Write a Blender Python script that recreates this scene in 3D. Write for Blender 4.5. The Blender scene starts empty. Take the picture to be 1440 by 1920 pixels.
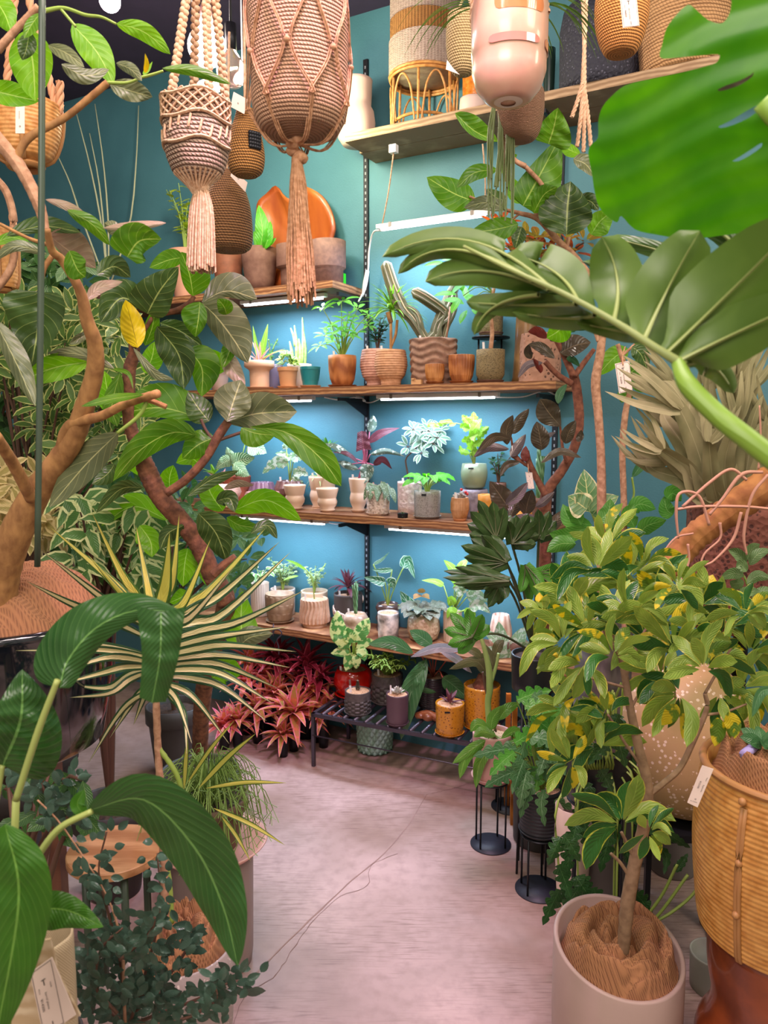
import bpy, math, random
from mathutils import Vector, geometry
V = Vector
rnd = random.Random(7)
SC = bpy.context.scene
COL = SC.collection
# ---------------------------------------------------------------- camera model
FPX = 1420.0; H = 1.5; PIT = math.atan(164 / FPX); CP, SP = math.cos(PIT), math.sin(PIT)
AW = math.radians(28.5)
N = V((math.sin(AW), math.cos(AW), 0)); T = V((N.y, -N.x, 0)); WALL = 3.09
def at(px, py, Y):
    a = (px - 720) / FPX; b = (960 - py) / FPX
    t = Y / (CP + b * SP)
    return V((a * t, Y, H + (-SP + b * CP) * t))
def onfloor(px, py, z=0.0):
    a = (px - 720) / FPX; b = (960 - py) / FPX
    t = (z - H) / (-SP + b * CP)
    return V((a * t, (CP + b * SP) * t, z))
def onshelf(px, z, off):
    k = (px - 720) / FPX; d = WALL - off
    y = (d + N.x * k * (z - H) * SP) / (N.x * k * CP + N.y)
    return V((k * (y * CP - (z - H) * SP), y, z))
def zat(py, y):
    k = (960 - py) / FPX
    return H + y * (k * CP - SP) / (CP + k * SP)
def xat(px, y, z):
    return (px - 720) / FPX * (y * CP - (z - H) * SP)
def mpp(p): return (p.y * CP - (p.z - H) * SP) / FPX     # metres per photo pixel
def wp(s, o, z): return T * s + N * (WALL - o) + V((0, 0, z))
def lin(h):
    h = h.lstrip('#'); r = [int(h[i:i + 2], 16) / 255 for i in (0, 2, 4)]
    return tuple((c / 12.92 if c <= .04045 else ((c + .055) / 1.055) ** 2.4) for c in r) + (1,)
# ---------------------------------------------------------------- node helpers
class G:
    def __init__(s, m):
        s.nt = m.node_tree; s.nt.nodes.clear()
    def n(s, t, **k):
        x = s.nt.nodes.new(t)
        for a, b in k.items(): setattr(x, a, b)
        return x
    def l(s, a, b): s.nt.links.new(a, b)
    def m(s, op, a, b=None, c=None):
        x = s.n('ShaderNodeMath', operation=op)
        for i, q in enumerate((a, b, c)):
            if q is None: continue
            if isinstance(q, (int, float)): x.inputs[i].default_value = q
            else: s.l(q, x.inputs[i])
        return x.outputs[0]
    def mix(s, f, a, b, bt='MIX'):
        x = s.n('ShaderNodeMix', data_type='RGBA', blend_type=bt)
        for i, q in ((0, f), (6, a), (7, b)):
            if isinstance(q, (int, float)): x.inputs[i].default_value = q
            elif isinstance(q, tuple): x.inputs[i].default_value = q
            else: s.l(q, x.inputs[i])
        return x.outputs[2]
    def ramp(s, f, a, b):
        x = s.n('ShaderNodeMapRange'); s.l(f, x.inputs[0]); x.inputs[1].default_value = a; x.inputs[2].default_value = b
        return x.outputs[0]
MATS = {}
def newmat(name):
    m = bpy.data.materials.new(name); m.use_nodes = True; MATS[name] = m
    return m, G(m)
def mat(name, col, rough=.6, kind='plain', col2=None, scale=20, bump=.0, metal=0, thr=.5, spec=.5, coat=0, bscale=None, stretch=(1, 1, 1), bdist=.004):
    if name in MATS: return MATS[name]
    m, g = newmat(name); c1 = lin(col); c2 = lin(col2 or col)
    p = g.n('ShaderNodeBsdfPrincipled'); o = g.n('ShaderNodeOutputMaterial'); g.l(p.outputs[0], o.inputs[0])
    p.inputs['Roughness'].default_value = rough; p.inputs['Metallic'].default_value = metal
    p.inputs['Specular IOR Level'].default_value = spec; p.inputs['Coat Weight'].default_value = coat; p.inputs['Coat Roughness'].default_value = .08
    tc = g.n('ShaderNodeTexCoord'); mp = g.n('ShaderNodeMapping'); mp.inputs[3].default_value = stretch
    g.l(tc.outputs['Object'], mp.inputs[0]); vec = mp.outputs[0]
    h = None
    if kind == 'plain':
        no = g.n('ShaderNodeTexNoise'); no.inputs['Scale'].default_value = 9; g.l(vec, no.inputs[0])
        dark = tuple(x * .86 for x in c1[:3]) + (1,)
        g.l(g.mix(g.ramp(no.outputs[0], .35, .65), dark, c1), p.inputs[0])
        no2 = g.n('ShaderNodeTexNoise'); no2.inputs['Scale'].default_value = bscale or 120; g.l(vec, no2.inputs[0]); h = no2.outputs[0]
    elif kind == 'noise':
        no = g.n('ShaderNodeTexNoise'); no.inputs['Scale'].default_value = scale; no.inputs['Detail'].default_value = 5; g.l(vec, no.inputs[0])
        g.l(g.mix(g.ramp(no.outputs[0], thr - .15, thr + .15), c1, c2), p.inputs[0]); h = no.outputs[0]
    elif kind == 'speck':
        vo = g.n('ShaderNodeTexVoronoi'); vo.inputs['Scale'].default_value = scale; g.l(vec, vo.inputs[0])
        f = g.m('LESS_THAN', vo.outputs['Distance'], thr)
        wn = g.n('ShaderNodeTexNoise'); wn.inputs['Scale'].default_value = scale * .6; g.l(vec, wn.inputs[0])
        f = g.m('MULTIPLY', f, g.m('GREATER_THAN', wn.outputs[0], .48))
        g.l(g.mix(f, c1, c2), p.inputs[0]); h = vo.outputs['Distance']
    elif kind == 'wood':
        wv = g.n('ShaderNodeTexWave', wave_type='BANDS', bands_direction='Z'); wv.inputs['Scale'].default_value = scale
        wv.inputs['Distortion'].default_value = 5; wv.inputs['Detail'].default_value = 3; wv.inputs['Detail Scale'].default_value = 1.3
        g.l(vec, wv.inputs[0])
        no = g.n('ShaderNodeTexNoise'); no.inputs['Scale'].default_value = scale * 2.5; g.l(vec, no.inputs[0])
        f = g.m('MULTIPLY', wv.outputs[1], no.outputs[0])
        g.l(g.mix(g.ramp(f, .05, .6), c2, c1), p.inputs[0]); h = f
    elif kind == 'weave':      # UV weave: u around, v up
        uv = g.n('ShaderNodeUVMap'); sx = g.n('ShaderNodeSeparateXYZ'); g.l(uv.outputs[0], sx.inputs[0])
        a = g.m('SINE', g.m('MULTIPLY', sx.outputs[0], scale * 6.283)); b = g.m('SINE', g.m('MULTIPLY', sx.outputs[1], thr * 6.283))
        h = g.m('ADD', g.m('MULTIPLY', g.m('MULTIPLY', a, b), .5), .5)
        no = g.n('ShaderNodeTexNoise'); no.inputs['Scale'].default_value = 60; g.l(vec, no.inputs[0])
        g.l(g.mix(g.m('MULTIPLY', h, g.m('ADD', no.outputs[0], .35)), c2, c1), p.inputs[0])
    elif kind == 'coil':       # rows of twisted strands: scale strands around, thr rows up
        uv = g.n('ShaderNodeUVMap'); sx = g.n('ShaderNodeSeparateXYZ'); g.l(uv.outputs[0], sx.inputs[0])
        no = g.n('ShaderNodeTexNoise'); no.inputs['Scale'].default_value = 35; g.l(vec, no.inputs[0])
        w = g.m('ADD', g.m('MULTIPLY', sx.outputs[1], float(thr)), g.m('MULTIPLY', no.outputs[0], .5))
        a = g.m('ABSOLUTE', g.m('SINE', g.m('MULTIPLY', w, math.pi)))
        b = g.m('ABSOLUTE', g.m('SINE', g.m('MULTIPLY', g.m('ADD', g.m('MULTIPLY', sx.outputs[0], float(scale)), g.m('MULTIPLY', w, .5)), math.pi)))
        h = g.m('MULTIPLY', g.m('POWER', a, .6), g.m('ADD', g.m('MULTIPLY', b, .5), .5)) if scale else g.m('POWER', a, .6)
        no2 = g.n('ShaderNodeTexNoise'); no2.inputs['Scale'].default_value = 14; g.l(vec, no2.inputs[0])
        g.l(g.mix(g.m('MULTIPLY', g.ramp(h, .1, .75), g.m('ADD', no2.outputs[0], .5)), c2, c1), p.inputs[0])  # shade in the grooves between strands mixed into the colour
    elif kind == 'cloth':
        sx = g.n('ShaderNodeSeparateXYZ'); g.l(vec, sx.inputs[0]); zz_ = sx.outputs[2]
        a = g.m('SINE', g.m('MULTIPLY', g.m('ADD', sx.outputs[0], g.m('MULTIPLY', zz_, .35)), float(scale))); b = g.m('SINE', g.m('MULTIPLY', g.m('SUBTRACT', sx.outputs[1], g.m('MULTIPLY', zz_, .35)), float(scale)))
        h = g.m('MULTIPLY', g.m('ADD', g.m('MAXIMUM', a, b), 1.0), .5)
        no2 = g.n('ShaderNodeTexNoise'); no2.inputs['Scale'].default_value = 25; g.l(vec, no2.inputs[0])
        g.l(g.mix(g.m('MULTIPLY', g.ramp(h, .15, .8), g.m('ADD', no2.outputs[0], .4)), c2, c1), p.inputs[0])
    if bump and h is not None:
        bp = g.n('ShaderNodeBump'); bp.inputs['Strength'].default_value = bump; bp.inputs['Distance'].default_value = bdist
        g.l(h, bp.inputs['Height']); g.l(bp.outputs[0], p.inputs['Normal'])
    return m
def leafmat(name, col, col2=None, vein=None, vk=9, vw=.09, margin=None, mw=.8, blotch=None, bt=.55, stripe=None, trans=.3, rough=.42, back=None, spots=None, mid=None, midw=.05, bs=14, slope=.9, sheen=0):
    if name in MATS: return MATS[name]
    m, g = newmat(name); c1 = lin(col); c2 = lin(col2 or col)
    o = g.n('ShaderNodeOutputMaterial'); p = g.n('ShaderNodeBsdfPrincipled'); tr = g.n('ShaderNodeBsdfTranslucent'); mx = g.n('ShaderNodeMixShader')
    mx.inputs[0].default_value = trans; g.l(p.outputs[0], mx.inputs[1]); g.l(tr.outputs[0], mx.inputs[2]); g.l(mx.outputs[0], o.inputs[0])
    p.inputs['Roughness'].default_value = rough; p.inputs['Specular IOR Level'].default_value = .45
    uv = g.n('ShaderNodeUVMap'); sx = g.n('ShaderNodeSeparateXYZ'); g.l(uv.outputs[0], sx.inputs[0])
    a = g.m('ABSOLUTE', g.m('SUBTRACT', g.m('MULTIPLY', sx.outputs[0], 2.0), 1.0)); v = sx.outputs[1]
    tc = g.n('ShaderNodeTexCoord'); no = g.n('ShaderNodeTexNoise'); no.inputs['Scale'].default_value = bs; no.inputs['Detail'].default_value = 3; g.l(tc.outputs['Object'], no.inputs[0])
    c = g.mix(g.ramp(no.outputs[0], .35, .65), c1, c2)
    w = g.m('SUBTRACT', g.m('MULTIPLY', v, float(vk)), g.m('MULTIPLY', a, vk * slope * .35))
    fr = g.m('ABSOLUTE', g.m('SUBTRACT', g.m('FRACT', w), .5))       # 0.5 at line
    if stripe: c = g.mix(g.m('GREATER_THAN', fr, .27), c, lin(stripe))
    if blotch:
        n2 = g.n('ShaderNodeTexNoise'); n2.inputs['Scale'].default_value = bs * 4; g.l(tc.outputs['Object'], n2.inputs[0])
        c = g.mix(g.ramp(n2.outputs[0], bt - .03, bt + .03), c, lin(blotch))
    if spots:
        vo = g.n('ShaderNodeTexVoronoi'); vo.inputs['Scale'].default_value = bs * 12; g.l(tc.outputs['Object'], vo.inputs[0])
        c = g.mix(g.m('LESS_THAN', vo.outputs['Distance'], .22), c, lin(spots))
    if margin:
        n3 = g.n('ShaderNodeTexNoise'); n3.inputs['Scale'].default_value = bs * 2; g.l(tc.outputs['Object'], n3.inputs[0])
        e = g.m('ADD', a, g.m('MULTIPLY', g.m('SUBTRACT', n3.outputs[0], .5), .5))
        c = g.mix(g.m('GREATER_THAN', e, mw), c, lin(margin))
    if mid: c = g.mix(g.m('LESS_THAN', a, midw), c, lin(mid))
    h = None
    if vein:
        vm = g.m('GREATER_THAN', fr, .5 - vw * .5); mm = g.m('LESS_THAN', a, .035)
        vf = g.m('MAXIMUM', g.m('MULTIPLY', vm, .55), mm)
        c = g.mix(vf, c, lin(vein))
    bp = g.n('ShaderNodeBump'); bp.inputs['Strength'].default_value = .35; bp.inputs['Distance'].default_value = .004
    g.l(fr, bp.inputs['Height']); g.l(bp.outputs[0], p.inputs['Normal'])
    if back:
        ge = g.n('ShaderNodeNewGeometry'); c = g.mix(ge.outputs['Backfacing'], c, lin(back))
    g.l(c, p.inputs[0]); hs = g.n('ShaderNodeHueSaturation'); hs.inputs['Value'].default_value = 1.2; hs.inputs['Saturation'].default_value = 1.05
    g.l(c, hs.inputs['Color']); g.l(hs.outputs[0], tr.inputs[0])
    return m
def glow(name, col, s):
    m, g = newmat(name); e = g.n('ShaderNodeEmission'); e.inputs[0].default_value = lin(col); e.inputs[1].default_value = s
    o = g.n('ShaderNodeOutputMaterial'); g.l(e.outputs[0], o.inputs[0]); return m
# ---------------------------------------------------------------- object helpers
ORG = {}
def tag(o, label=None, cat=None, group=None, kind=None):
    if label: o['label'] = label
    if cat: o['category'] = cat
    if group: o['group'] = group
    if kind: o['kind'] = kind
    return o
def thing(name, label, cat, loc, group=None):
    o = bpy.data.objects.new(name, None); COL.objects.link(o); o.location = loc; o.empty_display_size = .05
    ORG[o.name] = V(loc); return tag(o, label, cat, group)
def cr(pts, n):
    """Catmull-Rom through pts (tuples), n samples"""
    k = len(pts) - 1; out = []
    if k < 1: return [V(pts[0])] * n
    P = [V(p) for p in pts]; P = [P[0] * 2 - P[1]] + P + [P[-1] * 2 - P[-2]]
    for i in range(n):
        t = i / (n - 1) * k; j = min(int(t), k - 1); u = t - j
        a, b, c, d = P[j:j + 4]
        out.append(.5 * ((2 * b) + (c - a) * u + (2 * a - 5 * b + 4 * c - d) * u * u + (3 * b - a - 3 * c + d) * u ** 3))
    return out
class MB:
    def __init__(s): s.v = []; s.f = []; s.uv = []
    def add(s, vs, fs, uvs=None):
        b = len(s.v); s.v += [V(x) for x in vs]; s.f += [tuple(i + b for i in f) for f in fs]
        s.uv += list(uvs) if uvs else [(0, 0)] * len(vs)
    def grid(s, rows, uvr, closed=False):
        nr, nc = len(rows), len(rows[0]); vs = [p for r in rows for p in r]; us = [p for r in uvr for p in r]; fs = []
        for i in range(nr - 1):
            for j in range(nc - 1): a = i * nc + j; fs.append((a, a + 1, a + nc + 1, a + nc))
        s.add(vs, fs, us)
    def lathe(s, c, prof, seg=40, rf=None, a0=0, vl=False):
        c = V(c); rows = []; uvs = []; hmax = max(p[1] for p in prof) or 1; cum = 0; last = prof[0]
        for (r, z) in prof:
            row = []; ur = []; cum += math.hypot(r - last[0], z - last[1]); last = (r, z)
            for j in range(seg + 1):
                th = j / seg * 2 * math.pi; rr = r * (rf(th, z / hmax) if rf else 1)
                row.append(c + V((rr * math.cos(th + a0), rr * math.sin(th + a0), z))); ur.append((j / seg, cum / hmax if vl else z / hmax))
            rows.append(row); uvs.append(ur)
        s.grid(rows, uvs)
    def tube(s, pts, r, seg=6, n=None, cap=True, flat=1):
        if n: P = cr(pts, n)
        else: P = [V(p) for p in pts]
        m = len(P); R = r if isinstance(r, (list, tuple)) else [r, r]
        def rad(i):
            t = i / (m - 1) * (len(R) - 1); j = min(int(t), len(R) - 2); return R[j] + (R[j + 1] - R[j]) * (t - j)
        rows = []; uvs = []; ref = None
        for i in range(m):
            d = (P[min(i + 1, m - 1)] - P[max(i - 1, 0)])
            if d.length < 1e-9: d = V((0, 0, 1))
            d.normalize()
            if ref is None: ref = V((0, 0, 1)) if abs(d.z) < .8 else V((0, 1, 0))
            a = d.cross(ref)
            if a.length < 1e-4: a = d.cross(V((1, 0, 0)))
            a.normalize(); b = d.cross(a); ref = b.cross(d) if False else ref
            q = rad(i); rows.append([P[i] + a * q * math.cos(k / seg * 6.2832) + b * q * flat * math.sin(k / seg * 6.2832) for k in range(seg + 1)])
            uvs.append([(k / seg, i / (m - 1)) for k in range(seg + 1)])
        if cap:
            rows = [[P[0]] * (seg + 1)] + rows + [[P[-1]] * (seg + 1)]; uvs = [uvs[0]] + uvs + [uvs[-1]]
        s.grid(rows, uvs)
    def disc(s, c, r, z=0, seg=32):
        c = V(c); vs = [c + V((0, 0, z))] + [c + V((r * math.cos(k / seg * 6.2832), r * math.sin(k / seg * 6.2832), z)) for k in range(seg)]
        s.add(vs, [(0, 1 + k, 1 + (k + 1) % seg) for k in range(seg)], [(.5, .5)] * (seg + 1))
    def box(s, o, ex, ey, ez):
        o, ex, ey, ez = V(o), V(ex), V(ey), V(ez)
        vs = [o + ex * a + ey * b + ez * c for c in (0, 1) for b in (0, 1) for a in (0, 1)]
        for q in ((0, 2, 3, 1), (4, 5, 7, 6), (0, 1, 5, 4), (2, 6, 7, 3), (0, 4, 6, 2), (1, 3, 7, 5)):
            w = [vs[i] for i in q]; s.add(w, [(0, 1, 2, 3)], [(0, 0), (1, 0), (1, 1), (0, 1)])
    def cbox(s, c, dx, dy, dz, rot=0):
        ca, sa = math.cos(rot), math.sin(rot); ex = V((ca, sa, 0)) * dx; ey = V((-sa, ca, 0)) * dy
        s.box(V(c) - ex / 2 - ey / 2, ex, ey, V((0, 0, dz)))
    def sphere(s, c, r, seg=12, sq=1, rf=None):
        n = max(6, seg // 2 + 2)
        s.lathe(V(c) - V((0, 0, r * sq)), [(r * math.sin(math.pi * i / n), r * sq * (1 - math.cos(math.pi * i / n))) for i in range(n + 1)], seg, rf)
    def build(s, name, m, parent=None, smooth=True, loc=None, label=None):
        me = bpy.data.meshes.new(name)
        if parent is not None: org = ORG[parent.name]
        elif loc is not None: org = V(loc)
        else:
            zs = [p.z for p in s.v]; xs = [p.x for p in s.v]; ys = [p.y for p in s.v]
            org = V(((min(xs) + max(xs)) / 2, (min(ys) + max(ys)) / 2, min(zs)))
        me.from_pydata([tuple(p - org) for p in s.v], [], s.f)
        ul = me.uv_layers.new(name='UVMap'); idx = [0] * len(me.loops); me.loops.foreach_get('vertex_index', idx)
        flat = []
        for i in idx: flat += s.uv[i]
        ul.data.foreach_set('uv', flat)
        if smooth: me.polygons.foreach_set('use_smooth', [True] * len(me.polygons))
        me.materials.append(m); me.update()
        o = bpy.data.objects.new(name, me); COL.objects.link(o)
        if parent is not None: o.parent = parent
        else: o.location = org
        ORG[o.name] = org
        if label: o['label'] = label
        return o
# ---------------------------------------------------------------- leaves
def shp(kind, v):
    s = math.sin
    if kind == 'ell': return max(0, s(math.pi * v)) ** .7
    if kind == 'ovate': return max(0, s(math.pi * v ** .62)) ** .75
    if kind == 'obov': return max(0, s(math.pi * v ** 1.5)) ** .62
    if kind == 'lance': return max(0, s(math.pi * v ** .75)) ** .9
    if kind == 'strap': return min(1, v * 8 + .45) * (1 - max(0, v - .3) / .7) ** .7 if v < 1 else 0
    if kind == 'sword': return min(1, v * 3 + .5) * (1 - v) ** .45 if v < 1 else 0
    if kind == 'fold': return 1.0 - .45 * v
    if kind == 'cut': return max(0, s(math.pi * v ** .7)) ** .7 * (.42 + .58 * abs(math.cos(v * math.pi * 4.5)) ** .6)
    if kind == 'heart': return max(0, s(math.pi * (v * .93 + .07) ** .55)) ** .8
    return s(math.pi * v)
def mleaf(mb, mid, Y, wl, wr, shape='ell', tl=None, tr=None, nv=12, nu=3, rip=.0, cup=.25, arch=None):
    """leaf whose midrib runs through photo points mid at distance Y (or (Y0,Y1)); true depth comes from tilt of each half"""
    Y0, Y1 = Y if isinstance(Y, tuple) else (Y, Y)
    pts = cr([(a, b, 0) for a, b in mid], nv + 1)
    tl = rnd.uniform(-.75, .75) if tl is None else tl; tr = rnd.uniform(-.75, .75) if tr is None else tr
    ar = rnd.uniform(-.5, .5) if arch is None else arch
    L = sum((pts[i + 1] - pts[i]).length for i in range(nv)); rows = []; uvs = []; ph = rnd.uniform(0, 6)
    for i in range(nv + 1):
        v = i / nv; t = pts[min(i + 1, nv)] - pts[max(i - 1, 0)]; t.normalize(); n = V((-t.y, t.x, 0))
        Ym = Y0 + (Y1 - Y0) * v + ar * 4 * v * (1 - v) * L * .25 * Y0 / FPX; w = shp(shape, v); row = []; ur = []
        for j in range(-nu, nu + 1):
            u = j / nu; side = wr if u > 0 else wl; tt = tr if u > 0 else tl
            bk = .08 * (1 - abs(u)) if shape in ('ovate', 'heart') and v < .2 else 0
            p = pts[i] + n * side * w * u - t * (abs(u) * side * .25 * w)
            dy = tt * abs(u) * side * w * Y0 / FPX + cup * (abs(u) ** 2 - abs(u)) * side * w * Y0 / FPX
            dy += (.16 * math.sin(v * 15 + ph + 2 * u) * abs(u) * side + .05 * math.sin(v * 31) * side) * Y0 / FPX * .8 * (v * (1 - v) * 4)
            row.append(at(p.x, p.y, Ym + dy)); ur.append((u * .5 + .5, v))
        rows.append(row); uvs.append(ur)
    mb.grid(rows, uvs)
def leaf3(mb, b, d, L, W, shape='ell', up=None, droop=.5, cup=.2, nv=6, nu=1, wav=0):
    p = V(b); d = V(d).normalized(); up = V(up) if up is not None else V((0, 0, 1)); rows = []; uvs = []; st = L / nv
    for i in range(nv + 1):
        v = i / nv; sd = d.cross(up)
        if sd.length < .05: sd = d.cross(V((rnd.random() - .5, rnd.random() - .5, .1)))
        sd.normalize(); nn = sd.cross(d).normalized(); w = shp(shape, v) * W * .5; row = []; ur = []
        for j in range(-nu, nu + 1):
            u = j / nu; row.append(p + sd * (w * u) + nn * (cup * abs(u) * w + wav * w * math.sin(v * 14 + j))); ur.append((u * .5 + .5, v))
        rows.append(row); uvs.append(ur); p = p + d * st; d = (d + V((0, 0, -droop / nv))).normalized()
    mb.grid(rows, uvs); return p
def sph(az, el): return V((math.cos(az) * math.cos(el), math.sin(az) * math.cos(el), math.sin(el)))
def tuft(root, c, n, L, W, m, e0=15, e1=80, droop=1.2, shape='strap', name='foliage', axis=None, nv=7, nu=1, seed=0, cup=.3):
    r = random.Random(seed + int(c[0] * 1000)); mb = MB(); c = V(c)
    for i in range(n):
        f = i / max(1, n - 1); el = math.radians(e0 + (e1 - e0) * f + r.uniform(-8, 8)); az = i * 2.39996 + r.uniform(-.2, .2)
        d = sph(az, el)
        if axis is not None: d = (d + V(axis) * .6).normalized()
        l = L * r.uniform(.8, 1.1) * (1 - .25 * f)
        leaf3(mb, c + d * .004, d, l, W, shape, droop=droop, nv=nv, nu=nu, cup=cup)
    return mb.build(name, m, root)
def whorl(mb, st, c, ax, n, L, W, tilt=70, shape='obov', droop=.5, pet=.25, r=rnd, nv=5, nu=1, cup=.25):
    ax = V(ax).normalized(); a = ax.cross(V((.3, .2, 1))); a.normalize(); b = ax.cross(a); t = math.radians(tilt)
    for k in range(n):
        az = k / n * 6.2832 + r.uniform(-.25, .25); tt = t * r.uniform(.8, 1.2)
        d = ax * math.cos(tt) + (a * math.cos(az) + b * math.sin(az)) * math.sin(tt); l = L * r.uniform(.75, 1.1)
        p0 = V(c) + d * l * pet
        if st is not None: st.tube([c, p0], .0012, 4)
        leaf3(mb, p0, d, l, W * r.uniform(.85, 1.1), shape, up=ax, droop=droop, nv=nv, nu=nu, cup=cup)
def petiolate(root, c, n, Hh, L, W, m, sm, shape='ovate', spread=.5, droop=1.0, el=None, nv=8, nu=2, seed=0, hv=.4, sr=.0015, wav=.1, face=.45):
    """n leaves on stalks from c; Hh stalk height"""
    r = random.Random(seed + int(c[0] * 1000)); lb = MB(); st = MB(); c = V(c)
    for i in range(n):
        az = i * 2.39996 + r.uniform(-.4, .4); hh = Hh * (1 - hv * r.random()); s = spread * Hh * r.uniform(.5, 1.1)
        tip = c + V((math.cos(az) * s, math.sin(az) * s, hh)); mid_ = c + V((math.cos(az) * s * .3, math.sin(az) * s * .3, hh * .6))
        st.tube([c + V((math.cos(az), math.sin(az), 0)) * .006, mid_, tip], [sr * 1.5, sr], 5, 7)
        d = V((math.cos(az), math.sin(az), r.uniform(-.3, .5))); up = V((0, -face, 1)) + V((r.uniform(-.3, .3), 0, 0))
        l = L * r.uniform(.75, 1.1)
        leaf3(lb, tip, d, l, W * l / L, shape, up=up, droop=droop, nv=nv, nu=nu, wav=wav)
    st.build('stems', sm, root); return lb.build('foliage', m, root)
def bushy(root, c, nst, Hh, spread, per, L, W, m, sm, shape='ell', seed=0, droop=.5, sr=.002, name='foliage', nv=4, nu=1, start=.25, whn=0, lean=(0, 0), tilt=70, curve=.3):
    r = random.Random(seed + int(c[0] * 1000)); lb = MB(); st = MB(); c = V(c)
    for i in range(nst):
        az = i * 2.39996 + r.uniform(-.4, .4); s = spread * r.uniform(.3, 1); hh = Hh * r.uniform(.6, 1)
        e = c + V((math.cos(az) * s + lean[0], math.sin(az) * s + lean[1], hh)); md = c + V((math.cos(az) * s * curve, math.sin(az) * s * curve, hh * .6))
        P = cr([c, md, e], 12); st.tube(P, [sr * 1.6, sr * .7], 5)
        for k in range(per):
            f = start + (1 - start) * (k + r.random() * .5) / per; j = min(10, int(f * 11)); p = P[j].lerp(P[j + 1], f * 11 - j); a2 = k * 2.4 + r.random()
            if whn:
                d = V((math.cos(a2), math.sin(a2), .4)).normalized(); q = p + d * L * .9; st.tube([p, q], sr * .5, 4)
                whorl(lb, None, q, d + V((0, -.25, .7)), whn, L, W, tilt=tilt, shape=shape, pet=.08, r=r, droop=droop, nv=nv, nu=nu)
            else:
                d = V((math.cos(a2), math.sin(a2), r.uniform(-.1, .8))); leaf3(lb, p, d, L * r.uniform(.7, 1.15), W, shape, up=V((0, -.5, 1)), droop=droop, nv=nv, nu=nu)
    st.build('stems', sm, root); return lb.build(name, m, root)
def pencils(root, c, n, L, r0, m, spread=.5, name='foliage', droop=.3, fork=0, seed=0, seg=5, wig=.1, lean=0):
    r = random.Random(seed + int(c[0] * 1000)); mb = MB(); c = V(c)
    for i in range(n):
        az = i * 2.39996; d = V((math.cos(az) * spread * r.random(), math.sin(az) * spread * r.random() - lean, 1)).normalized(); l = L * r.uniform(.6, 1); p = c + V((d.x, d.y, 0)) * .02; P = [p]
        for k in range(6):
            P.append(P[-1] + d * l / 6); d = (d + V((r.uniform(-wig, wig), r.uniform(-wig, wig), -droop / 6 * k * .5))).normalized()
            if fork and k > 1:
                for q in range(fork):
                    a2 = r.random() * 6.28; dd = (d + V((math.cos(a2), math.sin(a2), .1)) * .9).normalized()
                    mb.tube([P[-1], P[-1] + dd * l * .14, P[-1] + dd * l * .25 + V((0, 0, -.2 * l * .25 * (1 + droop)))], r0 * .8, 4, cap=False)
        mb.tube(P, [r0, r0 * .7], seg)
    return mb.build(name, m, root)
# ---------------------------------------------------------------- pots
def potgeo(root, c, r, h, prof, m, rf=None, seg=40, soil='soil', thick=.09, name='pot', fill=.9, tilt=None):
    mb = MB(); out = []
    n = len(prof)
    for i in range(n - 1):     # subdivide vertically for relief
        a, b = prof[i], prof[i + 1]; k = max(1, int(abs(b[1] - a[1]) * (64 if rf else 5)))
        out += [(a[0] + (b[0] - a[0]) * q / k, a[1] + (b[1] - a[1]) * q / k) for q in range(k)]
    out.append(prof[-1]); top = prof[-1][0]
    P = [(0, .004)] + [(x * r, y * h) for x, y in out]
    P += [(r * (top - thick * .5), h * 1.005), (r * (top - thick), h * .995), (r * (top - thick) * .97, h * (fill - .06)), (0, h * (fill - .06)) if not soil else (r * (top - thick) * .96, h * (fill - .07))]
    inner = len(out) + 1
    f = (lambda th, z: rf(th, z)) if rf else None
    mb.lathe(c, P, seg, f); o = mb.build(name, m, root)
    if soil:
        sb = MB(); sm = MATS[soil]; rr = r * (top - thick) * .985; rows = []; uvs = []
        for i in range(7):
            q = i / 6; rows.append([V(c) + V((rr * q * math.cos(k / 20 * 6.2832), rr * q * math.sin(k / 20 * 6.2832), h * fill + r * .06 * (1 - q * q) + rnd.uniform(-1, 1) * r * .02 * (q < 1 and k not in (0, 20)))) for k in range(21)]); uvs.append([(q, k / 20) for k in range(21)])
        sb.grid(rows, uvs); sb.build('soil', sm, root)
    return o
def saucer(root, c, r, m, hh=.012, name='saucer'):
    mb = MB(); mb.lathe(c, [(0, 0), (r * .8, 0), (r * .98, hh * .9), (r, hh), (r * .94, hh), (r * .8, hh * .4), (0, hh * .4)], 36); mb.build(name, m, root)
CYL = [(.9, 0), (.95, .02), (1, .95), (1, 1)]
TAP = [(.66, 0), (.7, .02), (.9, .76), (1, .78), (1, 1)]
CUP = [(.55, 0), (.72, .06), (.88, .25), (.97, .55), (1, .85), (.98, 1)]
BOWL = [(.45, 0), (.7, .1), (.92, .35), (1, .6), (.95, .88), (.88, 1)]
URN = [(.66, 0), (.7, .04), (.6, .09), (.84, .26), (.9, .4), (.8, .54), (.78, .56), (.82, .6), (.9, .76), (1, .94), (.99, 1)]
STR = [(.6, 0), (.66, .04), (1, .9), (1, 1)]
class R: pass
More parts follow.
